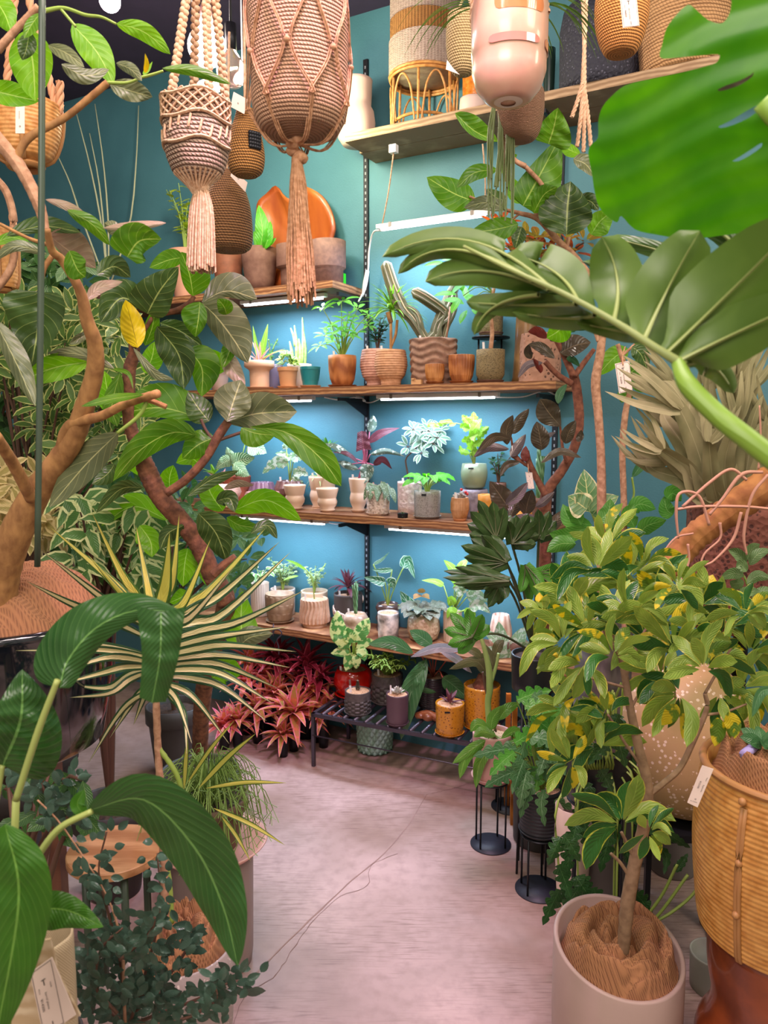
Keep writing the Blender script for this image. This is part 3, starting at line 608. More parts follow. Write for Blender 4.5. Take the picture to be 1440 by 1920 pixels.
# left end of upper shelf: fern + thin stalks
q = P('potted_fern', 'pale pot with a yellow green fern behind the white macrame tassel', 350, 60, 470, z, TAP, mat('pink_clay', '#d09a80', .7)); bushy(q.root, q.t, 9, .33, .12, 9, .05, .026, Lf['fern'], gl(), 'lance', droop=.4)
c = onshelf(205, z, .14); ro = thing('rush_stalks', 'row of five tall thin pale straight stalks against the dark teal wall', 'plant', c); mb = MB()
for a, b_, c_, d_ in ((150, 400, 105, 285), (190, 420, 140, 200), (203, 420, 178, 195), (194, 420, 168, 250), (243, 420, 260, 198)):
    p0 = at(a, b_, c.y); p1 = at(c_, d_, c.y); mb.tube([p0.lerp(c + V((0, 0, .1)), .9), p0, p0.lerp(p1, .5) + V((.01, 0, 0)), p1], [.005, .0045, .002], 5, 9)
mb.build('stalk', mat('straw', '#b9bc98', .6), ro); potgeo(ro, c, .08, .14, TAP, TERRA)
# ---------------- middle shelf z=1.663
z = SH['high']
q = P('potted_succulent', 'small dark rimmed pot of striped succulent behind the ficus leaves, middle shelf', 412, 40, 685, z, TAP, mat('taupe', '#a08678', .6)); tuft(q.root, q.t, 14, .06, .012, Lf['spider'], 20, 80, .3)
q = P('potted_bromeliad', 'pale beige flared pot with pink and green tillandsia, middle shelf', 487, 56, 677, z, [(.62, 0), (.64, .04), (.66, .6), (.72, .68), (.94, .76), (1, .8), (1, 1)], mat('beige_clay', '#dcae90', .55), sc='beige_clay', off=.19)
tuft(q.root, q.t, 12, .13, .02, Lf['pinkbrom'], 35, 85, .5); lb = MB(); leaf3(lb, q.t, (.25, 0, 1), .19, .03, 'lance', up=(0, -1, 0), droop=-.1); leaf3(lb, q.t, (-.15, 0, 1), .18, .02, 'lance', up=(0, -1, 0), droop=0); leaf3(lb, q.t, (.8, 0, .8), .16, .018, 'sword', up=(0, -1, 1), droop=1); lb.build('leaves', Lf['lime'], q.root)
q = P('potted_plant', 'tapered mauve grey pot tucked behind the flared beige pot', 508, 44, 684, z, STR, mat('mauve_pot', '#7c6c80', .5), off=.07); bushy(q.root, q.t, 4, .15, .05, 8, .022, .008, Lf['mid'], gl())
q = P('potted_crassula', 'tan ribbed pot on a saucer with yellow edged succulent rosettes', 540, 38, 689, z, [(.72, 0), (.74, .03), (.92, .8), (1, .82), (1, 1)], mat('tan_terra', '#cf9468', .7), sc='tan_terra', off=.2, rf=ribs(36, .03), seg=72)
ml = L('leaf_crassula', '#5c9030', '#508428', margin='#f0ec90', mw=.62, trans=.3)
lb = MB()
for k in range(7): a = k * .9; whorl(lb, None, q.t + V((math.cos(a) * .025, math.sin(a) * .02, .02 + .02 * (k % 3))), (math.cos(a) * .5, -.4, 1), 9, .035, .018, tilt=55, pet=.05)
lb.build('foliage', ml, q.root)
q = P('potted_cactus', 'cream pot behind the teal pot with a tall thin branching cactus', 562, 46, 683, z, STR, CREAM, off=.08)
mb = MB()
for a, b_, c_, d_, r_ in ((556, 684, 552, 610, .008), (562, 684, 560, 635, .009), (566, 684, 567, 595, .007), (548, 684, 543, 640, .008), (572, 684, 570, 625, .006), (553, 650, 545, 615, .006)):
    mb.tube([at(a, b_, q.c.y), at((a + c_) / 2 + 2, (b_ + d_) / 2, q.c.y), at(c_, d_, q.c.y)], [r_, r_ * 1.1, r_ * .9, .003], 6, 9)
mb.build('foliage', mat('cactus_green', '#8cb850', .6, 'noise', '#b0d080', 80, .2), q.root)
P('ceramic_pot', 'small teal ribbed pot with a bare tan base on a saucer', 582, 38, 688, z, [(.72, 0), (.74, .04), (.8, .28), (.81, .3), (.96, .82), (1, .86), (1, 1)], mat('teal_glaze', '#1f7f86', .35, coat=.4), soil=None, cat='pot', sc='tan_terra', off=.2, rf=lambda th, zz: 1 + (.05 * (abs(math.cos(th * 20)) - .5) if .3 < zz < .82 else 0), seg=120)
q = P('potted_aralia', 'smooth orange wood cup with saucer and a tall lacy green aralia', 642, 53, 667, z, CUP, WOODP, sc='orange_wood', off=.17, scw=1.3)
lb = MB(); st = MB()
for i, (x, y, s) in enumerate(((640, 565, 1.3), (605, 578, .9), (670, 580, 1), (645, 600, .9), (625, 612, 1), (610, 630, 1), (668, 625, .9), (652, 628, 1), (690, 610, .8), (600, 648, .9), (632, 640, .9), (660, 605, .8), (655, 590, .8), (690, 590, .7), (622, 625, .9), (640, 620, 1))):
    p = at(x, y, q.c.y + rnd.uniform(-.08, .06)); st.tube([q.t, (q.t + p) / 2 + V((0, 0, .03)), p], [.0035, .0015], 5, 7)
    whorl(lb, st, p, (rnd.uniform(-.3, .3), -.5, .8), 6, .055 * s, .02 * s, tilt=80, shape='cut', droop=.6, nv=10)
st.build('stems', gl(), q.root); lb.build('foliage', Lf['aralia'], q.root)
bm = mat('pink_ribbed', '#d8a490', .7, 'noise', '#c48c78', 60, .2)
bw = [(.55, 0), (.6, .04), (.62, .16), (.86, .3), (1, .55), (.98, .75), (.88, 1)]
q2 = P('potted_ficus', 'dark small leaved ficus in a pink ribbed bowl pot behind the palm', 708, 66, 656, z, bw, bm, off=.08, rf=rings(15, .02), seg=48); bushy(q2.root, q2.t, 7, .2, .1, 12, .035, .02, Lf['dark'], STEMD, 'obov')
q = P('potted_dracaena', 'wide tan ribbed bowl pot with a spiky green tuft on twin stems', 733, 62, 657, z, bw, mat('tan_ribbed', '#cf9a74', .7, 'noise', '#b8845e', 60, .2), off=.2, rf=rings(15, .02), seg=48)
mb = MB(); a = at(733, 605, q.c.y); b_ = at(745, 600, q.c.y); mb.tube([q.t, q.t + V((0, 0, .05)), a], [.007, .006], 7, 8); mb.tube([q.t + V((0, 0, .03)), q.t + V((.02, 0, .08)), b_], [.006, .006], 7, 8); mb.tube([a, at(728, 585, q.c.y)], [.01, .012], 7); mb.build('trunk', BARK, q.root)
tuft(q.root, at(735, 583, q.c.y), 60, .17, .012, L('leaf_dracaena', '#7cb838', '#5ca42c', margin='#d0e068', mw=.8, trans=.35), -5, 88, 1.1, 'sword', seed=4)
q = P('potted_twisted_cactus', 'large rough brown wavy banded pot with thick twisted grey cactus arms', 812, 88, 637, z, [(.86, 0), (.9, .03), (1, .9), (1, 1)], mat('wavy_clay', '#a07a66', .85, 'noise', '#80604f', 40, .6), off=.15, seg=72, rf=lambda th, zz: 1 + .035 * math.sin(zz * 40 + 1.8 * math.sin(th * 5)) + .01 * math.sin(th * 9))
mb = MB()
for pts, r_ in (([(800, 640), (775, 600), (757, 580), (740, 545), (728, 510), (722, 490)], [.018, .02, .024, .022, .02]), ([(822, 640), (820, 610), (838, 590), (800, 560), (772, 545)], [.016, .02, .022, .022, .02]), ([(812, 640), (822, 605), (842, 560), (856, 530)], [.018, .02, .02, .016]), ([(830, 640), (838, 610), (850, 580), (852, 545)], [.012, .014, .013]), ([(800, 642), (790, 620), (780, 590), (758, 575)], [.014, .015, .014]), ([(802, 640), (816, 626), (824, 622)], [.02, .018, .014])):
    P3 = cr([tuple(at(a, b_, q.c.y - .02 * math.sin(a * .05))) for a, b_ in pts], 16); m_ = len(P3); rows = []; uvs = []
    for i, p in enumerate(P3):
        d = (P3[min(i + 1, 15)] - P3[max(i - 1, 0)]).normalized(); aa = d.cross(V((0, 1, 0))).normalized(); bb = d.cross(aa); t = i / 15 * (len(r_) - 1); j = min(int(t), len(r_) - 2); rr = (r_[j] + (r_[j + 1] - r_[j]) * (t - j)) * (1 if i < 15 else .3)
        rows.append([p + (aa * math.cos(k / 24 * 6.2832) + bb * math.sin(k / 24 * 6.2832)) * rr * (1 + .28 * math.cos(k / 24 * 6.2832 * 5 + i * .15)) for k in range(25)]); uvs.append([((k * 5 / 24) % 1.0, i / 15) for k in range(25)])
    rows.append([P3[-1]] * 25); uvs.append(uvs[-1]); mb.grid(rows, uvs)
mb.build('cactus_arm', Lf['cactus'], q.root)
mb = MB(); mb.tube([at(837, 640, q.c.y - .03), at(844, 575, q.c.y - .03)], .003, 5); mb.build('support_stick', mat('stick', '#a0705a', .7), q.root)
P('wooden_cup', 'smallest ribbed wooden cup on a saucer in front of the wavy pot', 815, 36, 683, z, CUP, mat('wood_light', '#c98a50', .5, 'wood', '#a0602c', 14, .1, stretch=(1, 1, .25)), soil=None, cat='pot', sc='orange_wood', off=.235, rf=ribs(26, .06), seg=104, scw=1.2)
P('wooden_cup', 'ribbed orange wooden cup on a saucer right of the wavy pot', 865, 48, 666, z, CUP, WOODP, soil=None, cat='pot', sc='orange_wood', off=.21, rf=ribs(26, .07), seg=104, scw=1.2)
c = onshelf(782, z, .25); mb = MB(); mb.cbox(c, .045, .02, .02, -.5); mb.cbox(c + V((-.015, 0, .02)), .012, .018, .006, -.5); tag(mb.build('wooden_block', mat('pale_wood', '#d0a070', .6), smooth=False), 'tiny notched wooden block on the middle shelf edge', 'block')
q = P('potted_tree_stem', 'olive speckled cylinder pot with a single bare trunk, middle shelf', 919, 53, 656, z, [(.66, 0), (.8, .05), (1, .22), (1, 1)], mat('olive_speck', '#83704c', .7, 'speck', '#5e5034', 260, .4), sc='brown_clay', off=.2, fill=.97)
mb = MB(); mb.tube([at(920, 655, q.c.y), at(923, 620, q.c.y), at(920, 580, q.c.y), at(926, 540, q.c.y)], [.009, .008, .007], 8, 10); mb.build('trunk', BARK4, q.root)
lb = MB(); st = MB()
for x, y in ((850, 500), (868, 555), (880, 575), (872, 495), (935, 520), (890, 520)):
    p = at(x, y, q.c.y); st.tube([at(924, 550, q.c.y), p.lerp(at(924, 550, q.c.y), .5) + V((0, 0, .03)), p], .002, 4, 6); whorl(lb, None, p, (-.3, -.6, .6), 5, .09, .032, tilt=80, shape='ell', droop=.6)
st.build('stems', gl(), q.root); lb.build('foliage', Lf['pothos'], q.root)
c = onshelf(919, z, .08); ro = thing('pot_riser', 'small black round riser table behind the olive speckled pot', 'stand', c); mb = MB(); y1 = zat(633, c.y); mb.lathe((c.x, c.y, y1 - .004), [(0, 0), (.078, 0), (.078, .006), (0, .006)], 32)
mb.build('top', BLK, ro); 
for k in range(3):
    a = k * 2.1 + .5; mb = MB(); mb.tube([c + V((math.cos(a) * .055, math.sin(a) * .05, 0)), V((c.x + math.cos(a) * .055, c.y + math.sin(a) * .05, y1))], .004, 6); mb.build('leg', BLK, ro)
ro = thing('clay_pot', 'small olive pot and saucer raised on the black riser', 'pot', (c.x, c.y, y1 + .002)); saucer(ro, V((c.x, c.y, y1 + .002)), .052, TERRA, .018); potgeo(ro, V((c.x, c.y, y1 + .008)), .05, .13, CYL, MATS['olive_speck'])
q = P('potted_croton', 'tall rusty brown glazed vase pot holding a yellow and red croton', 985, 54, 500, z, [(1, 0), (.9, .05), (.78, .3), (.7, .7), (.74, 1)], mat('rust_glaze', '#8a6434', .4, 'noise', '#5c3c22', 12, .4, coat=.3, bscale=60), off=.13)
lb = MB(); lr = MB(); st = MB()
for i, (x, y) in enumerate(((975, 478), (995, 470), (1010, 450), (1025, 470), (1040, 480), (960, 470), (940, 440), (930, 425), (1050, 462), (1005, 486), (985, 450), (1075, 475), (1095, 455), (915, 460), (900, 470))):
    p = at(x, y, q.c.y - .05); st.tube([q.t, p], .003, 4); whorl(lr if i % 2 else lb, None, p, (rnd.uniform(-.4, .4), -.6, .8), 6, .075, .03, tilt=60, shape='ell')
st.build('stems', STEMD, q.root); lb.build('foliage', Lf['croton'], q.root); lr.build('red_foliage', Lf['crotr'], q.root, label='red and orange veined leaves')
P('rough_pot', 'squat pitted pinkish brown bark textured pot at the right end of the middle shelf', 1012, 78, 627, z, [(1, 0), (.97, .1), (.95, .8), (.93, 1)], mat('pitted', '#a87c66', .9, 'speck', '#5e4034', 55, .8, thr=.3), soil='darksoil', cat='pot', off=.17, rf=lambda th, zz: 1 + .02 * math.sin(th * 7 + zz * 9) + .015 * math.sin(th * 17 - zz * 20), seg=64)
# ---------------- second shelf z=1.107
z = SH['mid']
q = P('potted_bromeliad', 'pale bowl with a spiky pink and green bromeliad at the left of the second shelf', 415, 90, 905, z, BOWL, mat('blush', '#e0b0a0', .6)); tuft(q.root, q.t, 14, .12, .022, Lf['pinkbrom'], 10, 70, .6); tuft(q.root, at(400, 890, q.c.y), 9, .09, .02, Lf['lime'], 10, 80, .5, name='rosette')
q = P('potted_calathea', 'terracotta pot with round silver striped calathea leaves', 445, 52, 892, z, CYL, mat('terracotta', '#a5523a', .8, 'noise', '#8e4430', 30, .2), off=.1)
lb = MB(); st = MB()
for mid, w_ in (([(437, 870), (455, 862), (478, 858)], 17), ([(465, 838), (485, 842), (500, 850)], 15), ([(460, 830), (485, 828), (495, 835)], 8), ([(432, 862), (418, 868), (405, 880)], 12), ([(440, 870), (455, 885), (468, 893)], 12), ([(440, 865), (430, 850), (425, 838)], 9)):
    mleaf(lb, mid, q.c.y - .1, w_, w_, 'ovate'); st.tube([q.t, at(mid[0][0], mid[0][1], q.c.y - .1)], .0025, 4)
st.build('stems', gl(), q.root); lb.build('foliage', Lf['cala'], q.root)
lot = mat('lotus_glaze', '#8c6478', .35, coat=.5); lot2 = mat('lotus_brown', '#76504a', .3, coat=.6)
P('lotus_bowl', 'low mauve scalloped lotus bowl, upper one beside the calathea', 492, 50, 904, z, [(.6, 0), (.95, .25), (1, .6), (.8, 1)], lot, soil=None, cat='bowl', off=.08, rf=ribs(14, .1), seg=84)
P('lotus_bowl', 'flat dusty pink scalloped dish in front of the mauve bowl', 493, 66, 922, z, [(.6, 0), (.95, .5), (1, .8), (.9, 1)], mat('dusty', '#b88478', .5), soil=None, cat='bowl', off=.22, rf=ribs(18, .08), seg=90)
q = P('potted_monstera', 'brown scalloped lotus pot with white variegated cut leaves', 544, 56, 901, z, [(.5, 0), (.6, .3), (.95, .5), (1, .72), (.8, 1)], lot2, off=.09, rf=ribs(12, .12), seg=72)
lb = MB(); st = MB()
for mid, w_ in (([(540, 868), (515, 868), (492, 888)], 13), ([(545, 860), (560, 855), (580, 858)], 12), ([(538, 850), (530, 855), (512, 862)], 8), ([(537, 842), (535, 835), (533, 828)], 8), ([(550, 890), (565, 885), (578, 892)], 12), ([(548, 895), (562, 905), (568, 902)], 8), ([(545, 862), (530, 852), (516, 850)], 8), ([(552, 850), (560, 846), (568, 850)], 8)):
    mleaf(lb, mid, q.c.y - .03, w_, w_, 'cut', nv=14); st.tube([q.t, at(mid[0][0], mid[0][1], q.c.y - .03)], .0025, 4)
st.build('stems', gl(), q.root); lb.build('foliage', Lf['white'], q.root)
cr1 = mat('urn_cream', '#e4c0a4', .35, coat=.3)
P('ceramic_urn', 'cream waisted urn pot without a plant, leftmost of the urn row', 553, 42, 909, z, URN, cr1, soil=None, cat='pot', sc='urn_cream', off=.21, scw=.8)
q = P('potted_spider_plant', 'cream urn at the back holding a small spider plant', 598, 38, 893, z, URN, cr1, off=.08); tuft(q.root, q.t, 16, .09, .011, Lf['spider'], 10, 70, 2.2, 'sword')
P('ceramic_urn', 'cream waisted urn pot in front of the spider plant', 614, 42, 915, z, URN, cr1, soil=None, cat='pot', sc='urn_cream', off=.21, scw=.8)
q = P('potted_green_bromeliad', 'glossy green tuft plant behind the drooping fig leaf', 612, 34, 880, z, CYL, cr1, off=.06); tuft(q.root, at(614, 845, q.c.y), 16, .09, .02, Lf['mid'], 5, 80, .8)
q = P('potted_philodendron', 'cream urn with a large maroon and silver leaved philodendron', 672, 36, 896, z, URN, cr1, sc='urn_cream', off=.16, scw=.9)
lb = MB(); ls_ = MB(); st = MB(); Y = q.c.y
for mid, w_, s, t_ in (([(682, 842), (680, 825), (678, 808)], 15, 'fold', 0), ([(690, 830), (715, 812), (750, 802)], 8, 'lance', 0), ([(700, 872), (718, 862), (735, 880)], 7, 'lance', 0), ([(672, 868), (650, 850), (622, 848)], 4, 'lance', 0), ([(690, 870), (686, 892), (680, 908)], 13, 'ovate', 1), ([(694, 852), (725, 846), (760, 856)], 6, 'lance', 1), ([(660, 858), (630, 838), (603, 832)], 6, 'lance', 1), ([(672, 880), (650, 872), (636, 866)], 7, 'ell', 1), ([(693, 810), (698, 795), (700, 778)], 9, 'ell', 1), ([(660, 870), (645, 868), (630, 866)], 4, 'ell', 1)):
    mleaf(ls_ if t_ else lb, mid, Y - .03, w_, w_, s); st.tube([q.t, at(685, 870, Y), at(mid[0][0], mid[0][1], Y - .03)], .0025, 4, 6)
st.tube([q.t, at(684, 860, Y), at(682, 838, Y)], [.006, .01], 7, 6)
st.build('stems', mat('magenta_stem', '#b8607c', .5), q.root); lb.build('foliage', Lf['maroon'], q.root); ls_.build('silver_foliage', L('leaf_silver_dark', '#6a7c6c', '#586c5c', blotch='#b8c4b8', trans=.15), q.root, label='silver grey leaves')
q = P('potted_begonia', 'white crackled pot with hanging polka dot begonia leaves', 709, 44, 920, z, CYL, mat('crackle', '#dcc8ba', .7, 'speck', '#b8a294', 90, .8), sc='crackle', off=.21)
lb = MB(); st = MB()
for k in range(15):
    x = 688 + k * 3.1 + rnd.uniform(-2, 2); a = at(x, 916 - rnd.uniform(0, 14), q.c.y + rnd.uniform(-.05, .03)); st.tube([q.t, a], .0015, 4); b_ = a + V((rnd.uniform(-.01, .01), -.04, 0)); leaf3(lb, a, (rnd.uniform(-.4, .4), -.5, -.6), .085, .028, 'ovate', up=(0, -1, .3), droop=.4)
st.build('stems', mat('red_stem', '#a84038', .5), q.root); lb.build('foliage', Lf['beg'], q.root)
q = P('potted_schefflera', 'white coral textured pot with a leaning silvery schefflera', 768, 46, 903, z, CYL, mat('coral', '#e4ccc4', .8, 'noise', '#c4a8a0', 70, 1.2), off=.09, bump=0) if False else P('potted_schefflera', 'white coral textured pot with a leaning silvery schefflera', 768, 46, 903, z, CYL, mat('coral', '#e4ccc4', .8, 'noise', '#c4a8a0', 70, 1), off=.09)
lb = MB(); st = MB(); Y = q.c.y; st.tube([q.t, at(763, 880, Y), at(761, 860, Y), at(775, 845, Y), at(790, 830, Y)], [.004, .003], 6, 10)
for x, y, s in ((765, 838, 1), (785, 812, 1.2), (795, 825, 1.3), (805, 808, 1), (820, 820, 1.1), (812, 832, 1.1), (790, 850, 1), (800, 800, .9), (775, 805, .9), (826, 806, .9)): whorl(lb, st, at(x, y, Y - rnd.uniform(0, .05)), (rnd.uniform(-.4, .4), -.8, .4), 7, .05 * s, .02 * s, tilt=80, shape='ell', pet=.15)
st.build('stems', MATS['dark_stem'], q.root); lb.build('foliage', L('leaf_schef_silver', '#6b8c70', '#5c7c60', margin='#b8c4b4', mw=.62, trans=.25), q.root)
q = P('potted_pothos', 'two tone grey pot with a bright green pothos', 801, 50, 920, z, [(.92, 0), (.95, .03), (1, .78), (1.0, 1)], mat('grey_stone', '#9c9690', .7, 'speck', '#847e78', 200, .2), sc='grey_stone', off=.21)
petiolate(q.root, q.t, 22, .08, .055, .038, Lf['pothos'], gl(), 'heart', .8, 1.0, nv=6)
mb = MB(); cc = onshelf(794, z, .25); cc.y -= .01; mb.cbox(V((cc.x, q.c.y - q.r * 1.0 - .001, q.c.z + q.h * .85)), .02, .003, .008); mb.build('label_plate', BLK, q.root, smooth=False)
q = P('potted_cactus', 'small ribbed tan pot with a grey cactus and red flowers', 862, 34, 933, z, [(.5, 0), (.75, .1), (1, .45), (1, .75), (.9, 1)], mat('tan_ridge', '#c89468', .5, 'noise', '#94602f', 20, .2), sc='tan_terra', off=.23, rf=ribs(22, .07), seg=110, scw=1)
pencils(q.root, q.t, 16, .035, .006, mat('grey_cactus', '#9a8e84', .8, 'speck', '#6c6058', 200, .5), .9); mb = MB()
for x, y in ((865, 918), (873, 923), (876, 926)): mb.sphere(at(x, y, q.c.y - .03), .006, 8)
mb.build('flower', mat('red_flower', '#c82c2c', .5), q.root)
qb = P('stone_pot', 'squat grey purple embossed pot used as a base for the green one', 888, 56, 917, z, [(1, 0), (.97, .1), (.94, .9), (.9, 1)], mat('grey_emboss', '#8c8088', .6, 'noise', '#6c6068', 50, 1.0), soil=None, cat='pot', off=.1, thick=.2)
topz = qb.c.z + qb.h + .003
c = V((qb.c.x, qb.c.y, topz)); ro = thing('potted_light_monstera', 'sage green tilted pot with a lime cut leaf monstera, on the embossed pot', 'potted plant', c); rr = 25 * qb.k; hh = zat(869, c.y) - topz
potgeo(ro, c, rr, hh, [(.6, 0), (.8, .08), (.98, .45), (1, .65), (.9, 1)], mat('sage', '#8c9a7c', .35, coat=.4)); mb = MB(); mb.cbox(V((c.x - .02, c.y - rr * .93, c.z + hh * .8)), .022, .003, .006); mb.build('label_plate', BLK, ro, smooth=False)
lb = MB(); st = MB(); t_ = c + V((0, 0, hh * .9))
for mid, w_ in (([(882, 815), (895, 795), (903, 785)], 10), ([(885, 800), (888, 785), (888, 772)], 12), ([(880, 805), (868, 800), (862, 802)], 9), ([(890, 815), (905, 808), (917, 800)], 12), ([(885, 830), (875, 825), (865, 828)], 10), ([(885, 845), (888, 835), (895, 832)], 13), ([(880, 850), (866, 845), (862, 835)], 7), ([(888, 855), (888, 845), (885, 838)], 10), ([(880, 795), (872, 785), (866, 778)], 9), ([(893, 835), (903, 828), (910, 832)], 9), ([(880, 820), (895, 815), (900, 825)], 12)):
    mleaf(lb, mid, c.y - .04, w_, w_, 'cut', nv=14); st.tube([t_, at(mid[0][0], mid[0][1], c.y - .04)], .003, 4)
for k in range(8): x = 855 - k * 6; leaf3(lb, at(x, 795 - 4 * math.sin(k), c.y - .02), (-.8, -.3, rnd.uniform(-.4, .4)), .035, .018, 'ell', up=(0, -1, .4))
st.tube([at(878, 800, c.y), at(850, 793, c.y), at(812, 800, c.y)], .002, 4, 6); st.build('stems', gl(), ro); lb.build('foliage', Lf['lime'], ro)
q = P('potted_bonsai', 'tiny dark bonsai in a small pot behind the rubber plant leaves', 933, 30, 905, z + 0, TAP, TERRA, off=.07); bushy(q.root, q.t, 5, .15, .06, 9, .03, .016, Lf['dark'], STEMD, 'ell')
P('faceted_pot', 'orange yellow angular faceted pot at the right of the second shelf', 913, 36, 927, z, [(.9, 0), (1, .1), (.96, .5), (.98, 1)], mat('mustard_wood', '#dc9640', .4, 'noise', '#c07c2c', 20), soil=None, cat='pot', off=.22, seg=6)
P('faceted_pot', 'plain orange wood block pot behind the dark rubber leaves, far right', 978, 40, 960, z, [(1, 0), (.96, 1)], MATS['mustard_wood'], soil=None, cat='pot', off=.2, seg=6)
q = P('small_succulent', 'flat dark spiky succulent lying in front of the coral pot', 755, 20, 962, z, CYL, MATS['black_metal'], off=.25, fill=.5); tuft(q.root, q.c + V((0, 0, .008)), 16, .03, .006, Lf['dark'], 0, 60, .3)
# ---------------- lowest shelf z=.555
z = SH['low']
q = P('potted_plant', 'pleated white cylinder pot at the left of the lowest shelf', 488, 34, 1092, z, CYL, mat('pleat', '#dcc4b0', .6), off=.14, rf=ribs(26, .05), seg=104); petiolate(q.root, q.t, 8, .09, .06, .035, Lf['varieg'], gl(), 'ovate', .5)
q = P('potted_euphorbia', 'plain cream pot at the back with a frothy pale variegated bush', 531, 46, 1103, z, CYL, WHCL, off=.06); bushy(q.root, q.t, 11, .17, .10, 11, .028, .014, Lf['varieg'], gl(), 'ell', droop=.8)
P('embossed_pot', 'tan pot embossed with leaf scales on a matching saucer', 525, 54, 1112, z, [(.66, 0), (.8, .08), (.96, .5), (1, .85), (.97, 1)], mat('scale_tan', '#a98d70', .55, 'noise', '#8f7258', 30, .1), soil=None, cat='pot', sc='scale_tan', off=.19, seg=120, rf=lambda th, zz: 1 + .045 * abs(math.sin(th * 7 + math.pi * math.floor(zz * 3.2) * .5)) * (.4 + .6 * (zz * 3.2 % 1)), thick=.12)
q = P('potted_herb', 'cream pot at the back with wispy trailing pale green stems', 590, 50, 1107, z, CYL, mat('oat', '#d4bfa2', .6), off=.09); bushy(q.root, q.t, 13, .15, .085, 9, .022, .01, Lf['varieg'], gl(), 'ell', seed=3, droop=1)
q = P('potted_sprout', 'pinkish fluted pot with a zigzag rim and a slender sprout', 590, 56, 1122, z, [(.8, 0), (.82, .1), (.98, .16), (1, .35), (.92, .75), (.9, 1)], mat('fluted', '#d0a88c', .6, 'noise', '#c09678', 40), off=.17, seg=150, rf=lambda th, zz: 1 + (.05 * math.sin(th * 24 + 2.2 * math.sin(zz * 6)) if .12 < zz < .97 else 0), fill=.95)
lb = MB(); st = MB(); st.tube([q.t, at(585, 1085, q.c.y), at(570, 1063, q.c.y)], .003, 5, 6); leaf3(lb, at(575, 1070, q.c.y), (-.7, -.2, .6), .12, .015, 'lance', up=(0, -1, .3)); leaf3(lb, at(560, 1080, q.c.y), (-1, 0, -.1), .08, .015, 'lance', up=(0, -1, 1)); st.build('stems', gl(), q.root); lb.build('foliage', Lf['lime'], q.root)
q = P('potted_cordyline', 'black pot with white ring pattern and a burgundy cordyline', 653, 54, 1112, z, CYL, mat('ring_dark', '#4a403c', .5), off=.07)
mb = MB()
for k in range(30):
    a = k * 2.4; zz = .12 + .7 * ((k * .618) % 1); r_ = (.16 + .1 * ((k * 7) % 3) / 2) * q.r; ctr = q.c + V((math.cos(a) * q.r * .99, math.sin(a) * q.r * .99, zz * q.h)); tx = V((-math.sin(a), math.cos(a), 0)); pts = [ctr + tx * math.cos(t * .5236) * r_ * .8 + V((0, 0, math.sin(t * .5236) * r_)) + V((math.cos(a), math.sin(a), 0)) * .0015 for t in range(13)]; mb.tube(pts, .0038, 5, cap=False)
mb.build('ring_pattern', mat('ring_cream', '#e8d0bc', .6), q.root); mb = MB(); mb.tube([q.t, q.t + V((0, 0, .06))], .006, 6); mb.build('trunk', STEMD, q.root); tuft(q.root, q.t + V((0, 0, .04)), 22, .13, .022, Lf['maroon'], 5, 85, 1.0, 'lance')
q = P('potted_sansevieria', 'twisted doughnut shaped brown pot with a bundle of upright snake plant spears', 667, 46, 1150, z, [(.7, 0), (.95, .12), (1, .28), (.84, .46), (.84, .48), (1, .66), (1, .82), (.8, 1)], mat('marble_brown', '#a08068', .35, 'noise', '#d8c0a8', 18, .1, coat=.4), off=.19, fill=.96)
pencils(q.root, q.t, 11, .155, .0065, Lf['sans'], .1, droop=0, wig=.03)
q = P('potted_alocasia', 'dark brown ringed pot at the back with arching pale veined alocasia leaves', 727, 46, 1131, z, [(.9, 0), (.98, .1), (.8, .3), (1, .45), (.82, .65), (1, .85), (.86, 1)], mat('choco', '#4c342c', .3, coat=.5), off=.07)
lb = MB(); st = MB(); Y = q.c.y
for mid, w_ in (([(756, 1065), (764, 1050), (778, 1085)], 10), ([(735, 1068), (715, 1070), (698, 1068)], 5), ([(722, 1092), (705, 1088), (682, 1082)], 9), ([(730, 1095), (735, 1092), (738, 1105)], 10), ([(775, 1140), (765, 1130), (750, 1108)], 13), ([(700, 1058), (715, 1050), (730, 1035)], 3)):
    mleaf(lb, mid, Y - .04, w_, w_, 'ovate'); st.tube([q.t, q.t.lerp(at(mid[0][0], mid[0][1], Y - .04), .6) + V((0, 0, .01)), at(mid[0][0], mid[0][1], Y - .04)], .0028, 4, 7)
st.build('stems', gl(), q.root); lb.build('foliage', Lf['alo'], q.root)
q = P('patterned_pot', 'white pot with black floral patches and pebble filling, on the lowest shelf', 728, 40, 1148, z, CYL, mat('bw_pattern', '#e4d8cc', .5, 'noise', '#1e1c1e', 22, thr=.56), off=.19, fill=.96)
q = P('potted_rex_begonia', 'bumpy rounded tan pot overflowing with dusky rex begonia leaves', 794, 62, 1150, z, [(.6, 0), (.85, .1), (1, .4), (.96, .75), (.8, 1)], mat('bumpy', '#c0a888', .5, 'speck', '#a88c6c', 60, 1.0, coat=.3), off=.14, thick=.06)
lb = MB()
for k in range(34): a = k * 2.4; r_ = .075 * math.sqrt(k / 34); leaf3(lb, q.t + V((math.cos(a) * r_, math.sin(a) * r_, .02 + .03 * rnd.random())), (math.cos(a), math.sin(a) - .3, .25), .05, .05, 'heart', up=(0, -.4, 1), droop=1.2, nv=6, wav=.12)
lb.build('foliage', Lf['rex'], q.root); lb = MB()
for k in range(3): leaf3(lb, at(775 + k * 15, 1120 - (k == 1) * 8, q.c.y), (1 - k, -.3, .4), .04, .035, 'heart', up=(0, -.6, 1))
lb.build('upper_leaf', L('leaf_bronze', '#a07844', '#8c6c3c', trans=.3), q.root)
